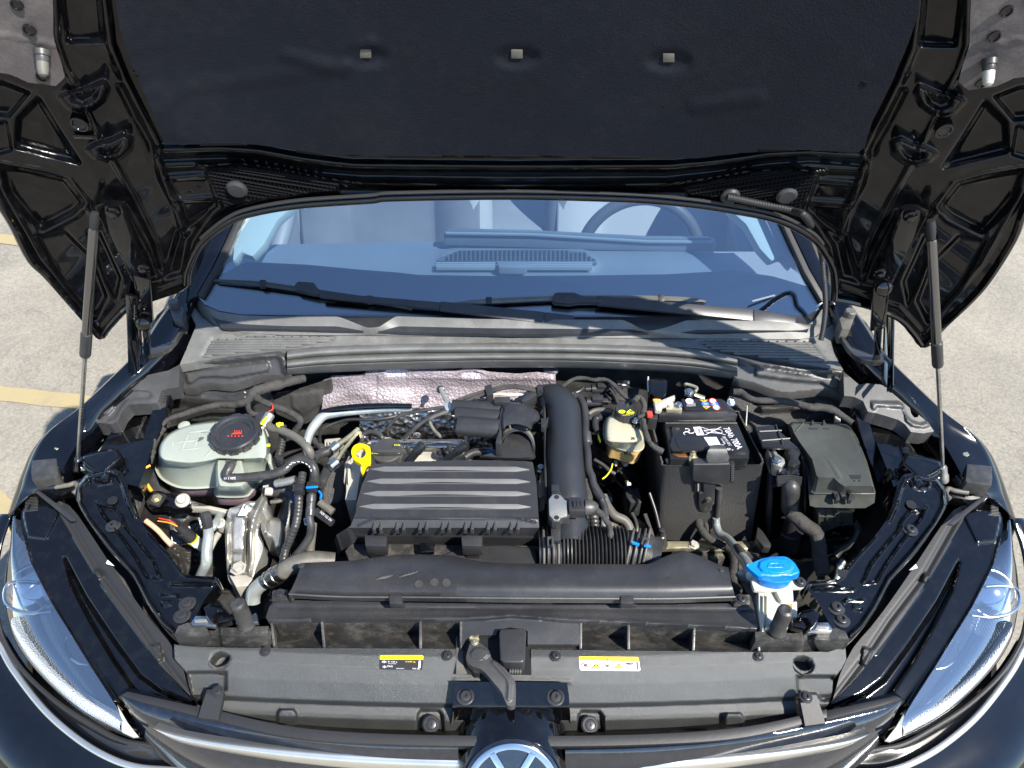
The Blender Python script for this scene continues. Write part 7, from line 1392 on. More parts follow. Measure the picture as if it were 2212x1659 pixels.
# cables from the hood
hz('battery_cable', 'c3', [(465, 470), (462, 560), (475, 660), (500, 740)], (.70, .68), .0085, 'tape', 'upper taped battery cable leaving the fuse leg', 'cable', wr=.06)
hz('battery_cable', 'c3', [(370, 540), (400, 650), (490, 760), (600, 830), (720, 890), (790, 1000), (790, 1120), (780, 1230), (810, 1330), (850, 1400)], (.70, .69, .70, .72), .0125, 'tape', 'long wrapped battery cable winding down to the radiator support', 'cable', wr=.08)
tag(tube3('fluffy_sleeve', [VY(*T('c3', [q])[0], Yf-.010) for q in ((622, 170), (612, 300), (600, 430), (590, 530))], .0060, M['felt'], None, seg=16), 'grey fluffy sleeve beside the fuse leg', 'sleeve')
wp = thing('filler_tube', 'pale grey plastic washer filler tube with dark tape bands', 'tube', tuple(P(*T('c3', [(700, 760)])[0], .7)))
tube('tube_run', [p+(z,) for p, z in zip(T('c3', [(588, 525), (590, 610), (625, 710), (720, 770), (800, 860), (870, 960), (940, 1050), (990, 1160), (1010, 1220)]), (.715, .70, .70, .71, .73, .75, .77, .79, .80))], [.0068, .0075, .008, .008, .008, .0085, .0095, .010, .010], M['pipe'], wp, seg=20)
tube('tube_end', [p+(z,) for p, z in zip(T('c3', [(990, 1200), (930, 1240), (880, 1200), (850, 1170)]), (.79, .78, .775, .775))], [.010, .0095, .0085, .0075], M['pipe'], wp, seg=18)
tube('tape_band', [p+(z,) for p, z in zip(T('c3', [(830, 885), (870, 930), (905, 985)]), (.736, .748, .758))], [.0088, .0092, .0096], M['tape'], wp, seg=20)
# ================================================================ fuse box & control unit
fx = thing('fuse_box', 'large olive black fuse box with stepped lid by the wing rail', 'fuse box', tuple(P(1800, 1040, .7)))
f0 = T('b5', [(705, 612), (735, 588), (1000, 592), (1375, 620), (1415, 650), (1480, 780), (1585, 1040), (1692, 1325), (1685, 1345), (1345, 1345), (1290, 1310), (1225, 1245), (1040, 1243), (1012, 1215), (960, 1020), (800, 800), (740, 700)])
f1 = T('b5', [(690, 630), (730, 580), (1000, 585), (1385, 612), (1430, 650), (1500, 780), (1605, 1040), (1708, 1400), (1700, 1425), (1350, 1425), (1290, 1425), (1225, 1424), (1000, 1424), (955, 1400), (925, 1120), (770, 860), (715, 720)])
f2 = T('b5', [(680, 640), (725, 578), (1000, 585), (1390, 612), (1440, 650), (1510, 780), (1620, 1060), (1714, 1440), (1712, 1540), (1600, 1605), (1400, 1605), (1225, 1600), (1000, 1595), (935, 1575), (905, 1240), (760, 900), (705, 740)])
M['olive'] = mat('olive_black_moulded_plastic', (.045, .047, .040), .42, 0, 0, .5, bump=.3, bscale=800, var=.2, vscale=8, dust=.3, dscale=14, dustcol=(.12, .12, .105))
loft2('lid', [ring(shrink(f0, .97), .8835), ring(f0, .881), ring([(a[0]*.3+b[0]*.7, a[1]*.3+b[1]*.7) for a, b in zip(f0, f1)], .856), ring(f1, .846)], 'olive', fx, rs=1, ang=28)
loft2('lid_rim', [ring(shrink(f1, 1.0), .848), ring(shrink(f1, 1.02), .847), ring(shrink(f1, 1.02), .840), ring(shrink(f2, .985), .838)], 'olive', fx, rs=1)
loft2('box_body', [ring(shrink(f1, .995), .840), ring(shrink(f2, .99), .795), ring(shrink(f2, .93), .78)], 'olive', fx, rs=1)
ls_ = T('b5', [(960, 1605), (1620, 1605), (1560, 1700), (1380, 1790), (1200, 1860), (960, 1850)])
low = [(1753, 1100), (1875, 1100), (1868, 1135), (1800, 1140), (1758, 1155), (1752, 1130)]
prism('ribbed_skirt', [VY(x, y, P(1800, 1099, .79).y) for x, y in T('c3', [(1780, 430), (2210, 420), (2212, 610), (2020, 640), (1850, 720), (1780, 700)])], M['olive'], fx, .03, (0, 1, 0), .003)
for k in range(5): 
    x = 1800+k*95; prism('skirt_rib', [VY(a, b, P(1800, 1099, .79).y-.003) for a, b in T('c3', [(x, 430), (x+10, 430), (x+10, 640+(20 if k == 0 else 0)), (x, 650)])], M['olive'], fx, .004, (0, 1, 0), .0006)
for y in (515, 603): prism('skirt_rib', [VY(a, b, P(1800, 1099, .79).y-.003) for a, b in T('c3', [(1800, y), (2205, y), (2205, y+9), (1800, y+9)])], M['olive'], fx, .004, (0, 1, 0), .0006)
for (x0) in (1245, 1395): 
    poly('latch_horn', T('b5', [(x0, 1480), (x0+28, 1390), (x0+50, 1470), (x0+50, 1500), (x0, 1500)]), M['dark'], fx, z=.858, t=.012, bevel=.001)
Yl = P(1800, 1078, .835).y-.006
prism('latch', [VY(x, y, Yl) for x, y in T('b5', [(1232, 1485), (1305, 1495), (1310, 1455), (1418, 1460), (1420, 1495), (1485, 1500), (1470, 1640), (1420, 1660), (1300, 1655), (1225, 1620)])], M['plast'], fx, .012, (0, 1, 0), .002)
prism('latch_window', [VY(x, y, Yl-.001) for x, y in T('b5', [(1315, 1515), (1410, 1518), (1405, 1610), (1312, 1608)])], M['prk'], fx, .002, (0, 1, 0), 0)
poly('lid_symbol', T('b5', [(1408, 1203), (1540, 1203), (1548, 1250), (1430, 1252)]), M['dark'], fx, z=.8842, t=.0006, bevel=0); poly('lid_symbol', T('b5', [(1455, 1262), (1475, 1262), (1480, 1280), (1460, 1280)]), M['dark'], fx, z=.8842, t=.0006, bevel=0); poly('lid_symbol', T('b5', [(1510, 1262), (1530, 1262), (1540, 1280), (1520, 1280)]), M['dark'], fx, z=.8842, t=.0006, bevel=0)
for (x0, x1) in ((930, 1035), (1095, 1170)): poly('lid_symbol', T('b5', [(x0, 640), (x1, 645), (x1, 665), (x0, 662)]), M['plast'], fx, z=.8842, t=.0006, bevel=0)
tube('lid_crease', T('b5', [(860, 592), (770, 690)]), .0016, M['olive'], fx, z=.8835, seg=6, sm=1)
tube('lid_crease', T('b5', [(1085, 940), (1160, 1040), (1240, 1150), (1300, 1260)]), [.002, .004, .006, .005], M['olive'], fx, z=.8825, seg=10, flat=.5)
for (x0, x1) in ((960, 1000), (1095, 1130)): poly('rear_hook', T('b5', [(x0, 560), (x0+15, 545), (x1, 600), (x0, 605)]), M['matte'], fx, z=.888, t=.012, bevel=.001)
poly('white_clip', T('b5', [(1238, 470), (1305, 520), (1305, 580), (1240, 572)]), M['alub'], fx, z=.86, t=.01)
# control unit with plugs
cu_ = thing('control_unit', 'engine control unit in a bracket with stacked blue black plates beside the battery', 'control unit', tuple(P(1690, 1000, .75)))
poly('top_plate', T('b5', [(290, 632), (525, 612), (555, 660), (810, 888), (600, 882), (380, 868)]), M['batt'], cu_, z=.893, t=.006, bevel=.0015)
for q in ([(340, 690), (600, 678)], [(370, 798), (700, 772)]): tube('plate_edge', T('b5', q), .0018, M['plast2'], cu_, z=.895, seg=6, sm=1)
poly('top_plate_lip', T('b5', [(525, 600), (545, 600), (640, 830), (610, 835)]), M['dark'], cu_, z=.8965, t=.004)
poly('alloy_case', T('b5', [(430, 880), (520, 885), (560, 950), (640, 1010), (650, 1060), (600, 1110), (545, 1085), (500, 1060)]), M['alu'], cu_, z=.872, t=.03, bevel=.003)
for k in range(4): lathe('case_hole', P(*T('b5', [(478+k*12, 912+k*27)])[0], .8722), [(.0035, 0), (0, .0003)], M['prk'], cu_, seg=12)
screw(P(*T('b5', [(545, 1030)])[0], .8725), .009, cu_, m='steel', hexh=True)
poly('side_bracket', T('b5', [(650, 880), (820, 895), (832, 940), (800, 1000), (835, 1060), (760, 1110), (680, 1090), (700, 1000)]), M['batt'], cu_, z=.876, t=.03, bevel=.003)
poly('plug_block', T('b5', [(560, 1090), (660, 1070), (830, 1100), (820, 1200), (560, 1195)]), M['strut'], cu_, z=.862, t=.04, bevel=.003)
for k in range(3): poly('plug_window', T('b5', [(598+k*60, 1155), (645+k*60, 1155), (645+k*60, 1195), (602+k*60, 1195)]), M['prk'], cu_, z=.8626, t=.0004, bevel=0)
for k in range(5): poly('lever_rib', T('b5', [(548+k*3, 1212+k*20), (700, 1196+k*20), (850-k*2, 1225+k*20), (850-k*2, 1237+k*20), (700, 1208+k*20), (552+k*3, 1224+k*20)]), M['plast'], cu_, z=.866-.004*k, t=.01, bevel=.0008)
A = P(*T('c3', [(1475, 110)])[0], .852); B = P(*T('c3', [(1455, 460)])[0], .765); d = B-A
lathe('cable_boot', A, [(0, -.004), (.009, .0), (.0140, .006), (.0160, .014), (.0165, d.length*.6), (.0155, d.length*.9), (.011, d.length), (0, d.length)], M['rubber'], cu_, axis=tuple(d), seg=36)
vb = A+Vector((0, -.018, -.03))
text('boot_print', 'VORSICHT', VY(*T('c3', [(1420, 265)])[0], vb.y-.006), VY(*T('c3', [(1555, 265)])[0], vb.y-.006), VY(*T('c3', [(1420, 235)])[0], vb.y-.006), M['dark'], cu_)
prism('side_rail', [P(x, y, z) for x, y, z in [(T('b5', [(480, 1080)])[0]+(.87,)), (T('b5', [(545, 1080)])[0]+(.87,)), (T('c3', [(1245, 400)])[0]+(.74,)), (T('c3', [(1240, 770)])[0]+(.66,)), (T('c3', [(1195, 780)])[0]+(.66,)), (T('c3', [(1190, 400)])[0]+(.75,))]], M['plast'], cu_, .02, (0, 1, 0), .004)
prism('side_rail', [P(x, y, z) for x, y, z in [(T('b5', [(860, 1000)])[0]+(.87,)), (T('b5', [(885, 1100)])[0]+(.86,)), (T('c3', [(1660, 60)])[0]+(.83,)), (T('c3', [(1660, 480)])[0]+(.75,)), (T('c3', [(1630, 500)])[0]+(.75,)), (T('c3', [(1620, 60)])[0]+(.83,)), (T('b5', [(835, 970)])[0]+(.87,))]], M['plast'], cu_, .02, (0, 1, 0), .004)
hz('main_harness', 'c3', [(1455, 450), (1530, 520), (1640, 610), (1760, 700), (1800, 830), (1810, 960), (1830, 1080), (1860, 1200)], (.775, .765, .75, .74, .73), .0215, 'tape', 'very thick taped harness leaving the control unit boot', 'wiring loom', wr=.03, seg=20)
tag(lathe('suction_can', P(*T('c3', [(1430, 890)])[0], .64), [(.019, 0), (.020, .004), (.020, .04), (.017, .043), (.017, .11), (0, .11)], M['dark'], None, axis=(-.02, .25, .95), seg=32), 'dark cylinder standing behind the blue washer cap', 'cylinder')
hz('copper_wire', 'c3', [(1370, 520), (1440, 530), (1500, 600), (1560, 680), (1620, 720)], (.74, .73), .0035, 'hring', 'frayed reddish wires beside the thick harness', 'wires')
tag(poly('brown_scrap', T('c3', [(1225, 975), (1300, 935), (1335, 955), (1290, 980)]), M['hring'], None, z=.68, t=.006), 'small tan plastic scrap behind the blue cap', 'debris')
hz('tower_loom', 'b5', [(30, 220), (120, 230), (210, 290), (330, 320), (560, 325), (750, 350), (950, 400), (1060, 400), (1200, 430), (1300, 490), (1440, 590)], (.885, .888, .888, .885, .875), [.010, .012, .0105, .0095, .011, .011, .011, .013, .012, .011, .010], 'tape', 'taped loom sweeping over the right strut tower above the fuse box', 'wiring loom', wr=.06, seg=14)
tag(lathe('grommet_stud', P(*T('b4', [(1585, 495)])[0], .86), [(.009, 0), (.009, .003), (.006, .004), (.0045, .004), (.0045, .009), (0, .009)], M['steel'], None, axis=(0, -.6, .7), seg=24), 'bright stud on a round black plate right of the battery cover', 'stud')
hz('vertical_wire', 'b4', [(1775, 540), (1770, 650), (1760, 780)], (.87, .84), .0022, 'alub', 'thin pale rod right of the battery', 'rod')
# ================================================================ washer filler
wf = thing('washer_filler', 'white washer filler neck with bright blue cap', 'washer filler', tuple(P(*T('c3', [(1300, 1300)])[0], .7)))
cpo = T('c3', [(948, 1083), (1030, 1055), (1120, 1015), (1230, 990), (1330, 986), (1420, 992), (1500, 1045), (1545, 1105), (1576, 1170), (1560, 1215), (1480, 1228), (1350, 1236), (1220, 1238), (1105, 1228), (1040, 1180), (975, 1125)])
cx0 = relief('cap', cpo, lambda x, y, h: P(x, y, .868+h), [('p', T('c3', [(1090, 1110), (1105, 1050), (1180, 1012), (1290, 1000), (1400, 1012), (1480, 1060), (1500, 1110), (1470, 1160), (1380, 1188), (1250, 1190), (1140, 1165)]), .004, 4), ('l', T('c3', [(960, 1095), (1060, 1165), (1110, 1212), (1250, 1225), (1480, 1215), (1560, 1185)]), -.0015, 3)], M['blue'], wf, step=2, sm=3, thick=.009)
for q in ([(1230, 1070), (1360, 1068), (1390, 1110), (1200, 1112), (1230, 1070)], [(1290, 1060), (1270, 1120)], [(1340, 1060), (1330, 1125)]): tube('cap_emboss', T('c3', q), .0009, M['blue'], wf, z=.8722, seg=6, sm=2)
sk0 = T('c3', [(1110, 1120), (1250, 1050), (1420, 1060), (1500, 1150), (1500, 1232), (1440, 1285), (1330, 1300), (1220, 1285), (1130, 1242)])
poly('cap_skirt', sk0, M['blue'], wf, z=.857, t=.020, bevel=.002, sm=4)
fl = T('c3', [(1000, 1255), (1080, 1225), (1250, 1300), (1430, 1290), (1540, 1240), (1600, 1260), (1640, 1295), (1645, 1325), (1610, 1350), (1480, 1355), (1300, 1375), (1150, 1385), (1040, 1380), (1015, 1320)])
poly('neck_flange', fl, M['wplast'], wf, z=.838, t=.010, bevel=.003)
screw(P(*T('c3', [(1580, 1290)])[0], .839), .0085, wf, m='plast')
col = T('q22', [(478, 505), (560, 495), (715, 500), (718, 575), (742, 580), (745, 680), (640, 665), (640, 740), (560, 775), (512, 775), (500, 700)])
poly('neck_column', [(x, y) for x, y in T('q22', [(490, 495), (700, 488), (718, 570), (690, 640), (660, 745), (555, 775), (512, 775), (492, 620)])], M['wplast'], wf, z=.812, t=.10, bevel=.003)
poly('neck_step', T('q22', [(600, 505), (715, 500), (720, 575), (640, 580)]), M['wplast'], wf, z=.822, t=.04, bevel=.002)
poly('neck_step', T('q22', [(640, 590), (742, 578), (745, 680), (660, 690)]), M['wplast'], wf, z=.815, t=.04, bevel=.002)
for y in (600, 650): poly('neck_pocket', T('q22', [(655, y), (712, y-6), (712, y+22), (658, y+26)]), M['amber'], wf, z=.8155, t=.0006, bevel=0)
for x in (520, 545): poly('neck_rib', T('q22', [(x, 540), (x+6, 540), (x+4, 760), (x-2, 760)]), M['wplast'], wf, z=.817, t=.01, bevel=.0008)

# extra pieces in the dark gaps
relief('inner_wing', [(1600, 1180), (1640, 1165), (1740, 1165), (1880, 1150), (1925, 1070), (1940, 1100), (1905, 1160), (1860, 1215), (1810, 1250), (1760, 1256), (1640, 1215)], lambda x, y, h: P(x, y, .60+.0006*(x-1700)*(x > 1700)+h), [('l', [(1650, 1200), (1760, 1210), (1870, 1165)], .012, 14), ('l', [(1700, 1180), (1720, 1250)], .008, 8), ('p', [(1760, 1175), (1850, 1165), (1830, 1210), (1770, 1220)], -.02, 10)], M['bay'], shell, step=3.5, sm=2, thick=.05, noise=.002)
hz('side_hose', 'c3', [(2200, 560), (2260, 640), (2240, 760), (2140, 860), (2060, 900), (1990, 980)], (.74, .70, .68), .012, 'rubber', 'black hose bending below the fuse box toward the diagonal brace', 'hose')
hz('drain_hose', 'c3', [(2010, 860), (2060, 980), (2120, 1060), (2150, 1160)], (.66, .65), .010, 'rubber', 'thin black hose lying on the inner wing beside the brace slot', 'hose')
tag(poly('pale_bracket', T('c3', [(1985, 625), (2090, 618), (2070, 715), (1970, 690)]), M['strut'], None, z=.72, t=.01), 'small smoky tab hanging under the ribbed skirt of the fuse box', 'tab')
tag(poly('harness_bracket', T('c3', [(1080, 620), (1150, 700), (1240, 840), (1230, 880), (1150, 870), (1060, 760)]), M['plast'], None, z=.70, t=.02), 'angular black bracket standing at the right foot of the battery box', 'bracket')
hz('frayed_cable', 'c3', [(2090, 1040), (2040, 1130), (2030, 1210), (2000, 1280)], (.70, .69), .009, 'pipe', 'frayed pale blue cable end beside the brace near the washer cap', 'cable', wr=.2)
hz('pump_pipe', 'b3', [(1860, 1180), (1960, 1240), (2040, 1310), (2110, 1350)], (.79, .78), .006, 'plast2', 'thin bright pipe running to the pump housing', 'pipe')
hz('gearbox_hose', 'b3', [(1820, 960), (1870, 1080), (1900, 1200), (1960, 1300)], (.76, .74), .009, 'dark', 'thin black cable hanging between the smooth hose and the reservoir', 'cable')
tag(relief('gearbox_case', T('b3', [(1780, 1000), (1950, 1050), (2080, 1200), (2140, 1420), (2100, 1700), (1900, 1700), (1800, 1400)]), lambda x, y, h: P(x, y, .62+h), [('p', T('b3', [(1850, 1400), (2000, 1380), (2060, 1560), (1900, 1600)]), .02, 14), ('l', T('b3', [(1800, 1150), (2080, 1300)]), .012, 10), ('l', T('b3', [(1830, 1300), (2100, 1450)]), .01, 8)], M['bay'], None, step=3.5, sm=2, thick=.06, noise=.002), 'oily dark gearbox casing deep below the brake reservoir', 'gearbox')
tag(lathe('steel_bolt', P(*T('b3', [(1225, 1300)])[0], .80), [(.007, -.03), (.007, 0), (.010, .001), (.010, .004), (.006, .005), (.006, .010), (0, .010)], M['steel'], None, seg=20), 'steel bolt in the gap between airbox and charge air pipe', 'bolt')
tag(poly('alloy_bracket', T('b3', [(1170, 1340), (1275, 1340), (1280, 1600), (1200, 1640), (1175, 1560)]), M['alu'], None, z=.77, t=.05, bevel=.004), 'alloy bracket in the gap between airbox and charge air pipe', 'bracket')
# ================================================================ front duct and radiator support
fd = thing('intake_duct', 'long satin black air intake duct lying along the front with white scuffs', 'air duct', tuple(P(1100, 1260, .8)))
tl = [(648, 1214), (700, 1216), (737, 1215), (790, 1210), (850, 1200), (910, 1197), (970, 1198), (1030, 1206), (1090, 1216), (1150, 1217), (1440, 1219), (1480, 1200), (1520, 1208), (1560, 1225)]
n_ = 120
A_ = resamp_open([(655, 1216), (700, 1214), (760, 1211), (850, 1199), (910, 1197), (970, 1200), (1040, 1213), (1090, 1217), (1250, 1218), (1400, 1219), (1440, 1200), (1475, 1188), (1510, 1200), (1555, 1221), (1572, 1226)], n_)
B_ = resamp_open([(640, 1250), (737, 1260), (900, 1262), (1106, 1262), (1300, 1264), (1450, 1264), (1580, 1262)], n_)
C_ = resamp_open([(630, 1272), (737, 1278), (900, 1279), (1106, 1280), (1300, 1281), (1450, 1281), (1585, 1278)], n_)
D_ = resamp_open([(624, 1281), (737, 1287), (900, 1288), (1106, 1290), (1300, 1291), (1450, 1291), (1588, 1287)], n_)
E_ = resamp_open([(624, 1292), (737, 1298), (900, 1299), (1106, 1302), (1300, 1303), (1450, 1303), (1590, 1298)], n_)
def row(pts, z, dv=(0, 0, 0)): return [P(x, y, z)+Vector(dv) for x, y in pts]
R = [row(A_, .790), row(A_, .838), [a.lerp(b, .08)+Vector((0, 0, .004)) for a, b in zip(row(A_, .838), row(B_, .850))], row(B_, .850), row(C_, .846), row(D_, .838), row(D_, .832), row(E_, .822), row(E_, .80)]
R = [[r[0]+Vector((-.001, 0, -.03))]+r+[r[-1]+Vector((.001, 0, -.03))] for r in R]
grid('duct_shell', R, M['plast'], fd, sm=(1, 1), ang=50)
for (x, y) in ((651, 1222), (1557, 1232)): screw(P(x, y, .845), .0045, fd, m='rubber')
tube('lid_seam', [(624, 1283), (737, 1289), (900, 1290), (1106, 1292), (1300, 1293), (1450, 1293), (1588, 1289)], .0018, M['plast2'], fd, z=.837, seg=6)
for x in (855, 1355): 
    c_ = poly('duct_clip', [(x-14, 1283), (x+14, 1284), (x+14, 1304), (x-14, 1303)], M['matte'], fd, z=.842, t=.016, bevel=.0015); poly('clip_foot', [(x-20, 1303), (x+20, 1304), (x+20, 1309), (x-20, 1308)], M['dark'], fd, z=.815, t=.006, bevel=.001)
for k in range(9):   # scuffs
    x, y = (812+k*5, 1252-k*.7) if k < 5 else (862+(k-5)*8, 1247-(k-5)*2)
    a = P(x, y, .8512-.00008*abs(y-1262)); b = P(x+16, y-7, .8506); tube3('scuff', [a, a.lerp(b, .5)+Vector((0, -.001, .0002)), b], .0003, M['rub2'], fd, seg=5, sm=2)
for x, y in ((938, 1258), (964, 1259), (905, 1262)): lathe('moulding_mark', P(x, y, .8503), [(.0072, 0), (.0070, .0006), (.0062, .0006), (.006, .0002), (0, .0002)], M['plast2'], fd, seg=24)
# narrow end duct at left behind airbox & corrugated section
cd_ = thing('corrugated_duct', 'corrugated black air duct with spring clamps between airbox and front duct', 'air duct', tuple(P(1260, 1195, .78)))
a, b = P(*T('c2', [(650, 930)])[0], .790), P(*T('c2', [(1400, 930)])[0], .790)
tube3('corrugated_hose', [a, a.lerp(b, .5), b], .0415, M['rubber'], cd_, seg=44, corr=((b-a).length/17, .0042), sm=4)
a, b = P(*T('c2', [(380, 950)])[0], .790), P(*T('c2', [(660, 930)])[0], .790)
lathe('left_collar', a, [(.037, 0), (.037, .02), (.040, .022), (.040, .030), (.038, .032), (.038, (b-a).length)], M['plast'], cd_, axis=(1, 0, 0), seg=44)
a2, b2 = P(*T('c2', [(1380, 930)])[0], .790), P(*T('c2', [(1760, 1010)])[0], .785)
lathe('right_collar', a2, [(.0385, 0), (.038, .03), (.040, .032), (.040, .045), (.037, .047), (.0385, .060), (.038, (b2-a2).length)], M['rubber'], cd_, axis=tuple(b2-a2), seg=44)
for (x, dx) in ((430, 0), (480, 0), (540, 0), (600, 0), (1450, .25), (1520, .25), (1590, .25), (1640, .25)):
    c = P(*T('c2', [(x, 935 if x < 1000 else 945)])[0], .790); n_r = 24; r = .0425
    ax = Vector((1, -.3 if x > 1000 else 0, 0)).normalized(); v_ = Vector((0, 0, 1)); u_ = ax.cross(v_)
    tube3('spring_clamp', [c+(u_*math.cos(t)+v_*math.sin(t))*r for t in np.linspace(-.6, math.pi+.9, 20)], .0022, M['plast2'] if x in (480, 540, 1520, 1590) else M['rub2'], cd_, seg=8, sm=2)
for q in ([(480, 745), (560, 745), (555, 860), (530, 860), (535, 770), (500, 770), (500, 860), (482, 860)], [(1620, 750), (1695, 765), (1650, 860), (1628, 850), (1660, 785), (1635, 780), (1610, 840), (1590, 830)]):
    poly('clamp_ear', T('c2', q), M['plast2'], cd_, z=.845, t=.006, bevel=.001)
for (p_, q_) in (((1490, 820), (1570, 850)), ((1630, 855), (1710, 870))): a, b = T('c2', [p_, q_]); tube3('blue_mark', [P(*a, .842), P(*b, .842)], .0030, M['blue'], cd_, seg=8, sm=1)
poly('airbox_inlet', [(1000, 1175), (1090, 1172), (1165, 1180), (1166, 1225), (950, 1225), (940, 1200)], M['plast'], cd_, z=.80, t=.05, bevel=.012, seg=3)
# support beam
rs_ = thing('radiator_support', 'black plastic radiator support beam with open cells and latch mounts', 'support beam', tuple(P(1106, 1360, .78)))
sh_ = [(590, 1302), (610, 1300), (624, 1296), (900, 1302), (1106, 1305), (1400, 1306), (1590, 1303), (1598, 1287), (1622, 1286), (1628, 1310), (1640, 1360), (1560, 1354), (1330, 1344), (1212, 1340), (1160, 1334), (1106, 1331), (1050, 1336), (996, 1338), (800, 1337), (700, 1338), (579, 1342), (574, 1334), (582, 1310)]
relief('top_shelf', sh_, lambda x, y, h: P(x, y, .806+h), [('l', [(578, 1338), (1000, 1334), (1106, 1328), (1210, 1336), (1636, 1356)], .002, 5), ('l', [(600, 1312), (1620, 1318)], -.002, 5)], M['plast'], rs_, step=4, sm=0, thick=.012)
for x, y in ((604, 1284), (1602, 1295)): 
    poly('screw_tab', [(x-16, y-10), (x+18, y-12), (x+20, y+12), (x-18, y+14)], M['dirty'], rs_, z=.812, t=.02, bevel=.003); screw(P(x, y, .8125), .0085, rs_, m='plast')
# open cells: back wall, floor, dividers
bk = [(590, 1342), (700, 1340), (1000, 1338), (1212, 1342), (1640, 1360)]; fl_ = [(590, 1393), (735, 1398), (996, 1402), (1260, 1402), (1500, 1404), (1640, 1406)]
bkw = resamp_open(bk, 60); flw = resamp_open(fl_, 60)
BK = row(bkw, .796); BKl = [p+Vector((0, 0, -.045)) for p in BK]; FL = row(flw, .780); FM = [a.lerp(b, .55) for a, b in zip(BKl, FL)]; FM = [p+Vector((0, 0, -.002)) for p in FM]
grid('cell_floor', [BK, BKl, FM, FL, [p+Vector((0, 0, -.03)) for p in FL]], M['dirty'], rs_, sm=(1, 1), ang=20)
for xa, xb, ya, yb in ((586, 592, 1342, 1396), (695, 700, 1340, 1398), (908, 908, 1339, 1401), (996, 996, 1338, 1401), (1255, 1254, 1344, 1401), (1358, 1358, 1347, 1402), (1500, 1498, 1352, 1404), (1636, 1640, 1358, 1406)):
    a = P(xa, ya, .800); b = P(xb, yb, .786); w_ = Vector((.002, 0, 0))
    prism('cell_divider', [a-w_, a+w_, b+w_, b-w_], M['dirty'], rs_, .055, (0, 0, -1), .0006)
ctr = [(998, 1338), (1050, 1336), (1106, 1331), (1160, 1334), (1254, 1344), (1254, 1392), (1140, 1392), (1140, 1362), (1100, 1355), (1075, 1362), (1072, 1372), (1020, 1372), (1010, 1380), (998, 1396)]
relief('centre_block', ctr, lambda x, y, h: P(x, y, .799-.0002*(y-1340)+h), [('l', [(1050, 1333), (1106, 1328), (1165, 1333)], .004, 8)], M['plast'], rs_, step=3, sm=0, thick=.04)
poly('centre_box', [(1080, 1358), (1135, 1357), (1137, 1365), (1134, 1425), (1128, 1431), (1088, 1430), (1080, 1424), (1078, 1368)], M['matte'], rs_, z=.812, t=.05, bevel=.004, seg=3)
poly('latch_pit', [(985, 1374), (1145, 1376), (1148, 1457), (985, 1455)], M['prk'], rs_, z=.7795, t=.001, bevel=0)
poly('pit_liner', [(985, 1398), (1000, 1398), (1002, 1440), (1010, 1455), (985, 1456)], M['rub2'], rs_, z=.781, t=.003)
poly('zinc_catch', [(1002, 1370), (1032, 1373), (1036, 1382), (1006, 1380)], M['zinc'], rs_, z=.786, t=.006)
for k in range(3): poly('catch_hook', [(1100+k*6, 1432), (1104+k*6, 1432), (1104+k*6, 1452), (1100+k*6, 1452)], M['plast2'], rs_, z=.786, t=.01, bevel=.0006)
tube('catch_spring', [(1100, 1450), (1128, 1450)], .0045, M['plast2'], rs_, z=.788, corr=(.004, .0008), seg=10)
# end blocks
for s in (-1, 1):
    eb_ = [(376, 1372), (385, 1352), (405, 1345), (440, 1350), (450, 1362), (466, 1362), (470, 1354), (500, 1356), (580, 1352), (578, 1380), (590, 1396), (500, 1400), (480, 1398), (462, 1398), (410, 1392), (385, 1388)]
    q = MS(s, eb_, 12)
    relief('end_block', q, lambda x, y, h, q_=s: P(x, y, (.812 if (y-(12 if q_ > 0 else 0)) < 1371 else .812-.0016*((y-(12 if q_ > 0 else 0))-1371))+h), [('p', MS(s, [(444, 1340), (472, 1340), (480, 1405), (440, 1402), (455, 1375)], 12), -.012, 5), ('l', MS(s, [(380, 1372), (440, 1374)], 12), .002, 4), ('l', MS(s, [(485, 1374), (575, 1374)], 12), .002, 4)], M['dirty'], rs_, step=2.6, sm=0, thick=.04)
    # latch with bright plate
    lt = thing('bonnet_latch', 'bonnet latch with bright plate beside the ' + ('diagonal brace on the coolant tank side' if s < 0 else 'white washer filler neck'), 'latch', tuple(P(*MS(s, [(450, 1345)], 12)[0], .81)))
    poly('bright_plate', MS(s, [(412, 1345), (422, 1330), (448, 1330), (462, 1338), (470, 1345), (466, 1354), (440, 1350), (414, 1350)], 14), M['steel'], lt, z=.822, t=.01, bevel=.002)
    poly('plate_step', MS(s, [(420, 1338), (446, 1336), (448, 1342), (420, 1344)], 14), M['alu'], lt, z=.827, t=.005, bevel=.001)
    poly('latch_arm', MS(s, [(438, 1312), (455, 1302), (478, 1306), (486, 1315), (480, 1322), (470, 1318), (462, 1330), (455, 1340), (445, 1330)], 12), M['inner'], lt, z=.845, t=.02, bevel=.004)
    poly('latch_hook', MS(s, [(462, 1325), (485, 1318), (500, 1325), (498, 1338), (480, 1342), (470, 1345)], 12), M['inner'], lt, z=.835, t=.02, bevel=.003)
    poly('latch_tab', MS(s, [(505, 1335), (520, 1328), (545, 1328), (553, 1322), (558, 1345), (510, 1348)], 12), M['alu' if s > 0 else 'steel'], lt, z=.822, t=.012, bevel=.002)
    (x, y), = MS(s, [(533, 1348)], 14); c = P(x, y, .815)
    st2 = tag(lathe('rubber_buffer', c, [(.0145, 0), (.0145, .004), (.0120, .008), (.0120, .054), (.0108, .058), (.007, .060), (.003, .059), (0, .058)], M['rubber'], None, axis=(0, .06, 1), seg=36), 'upright black rubber buffer ' + ('near the silver bent pipe' if s < 0 else 'in front of the white washer filler neck'), 'rubber buffer')
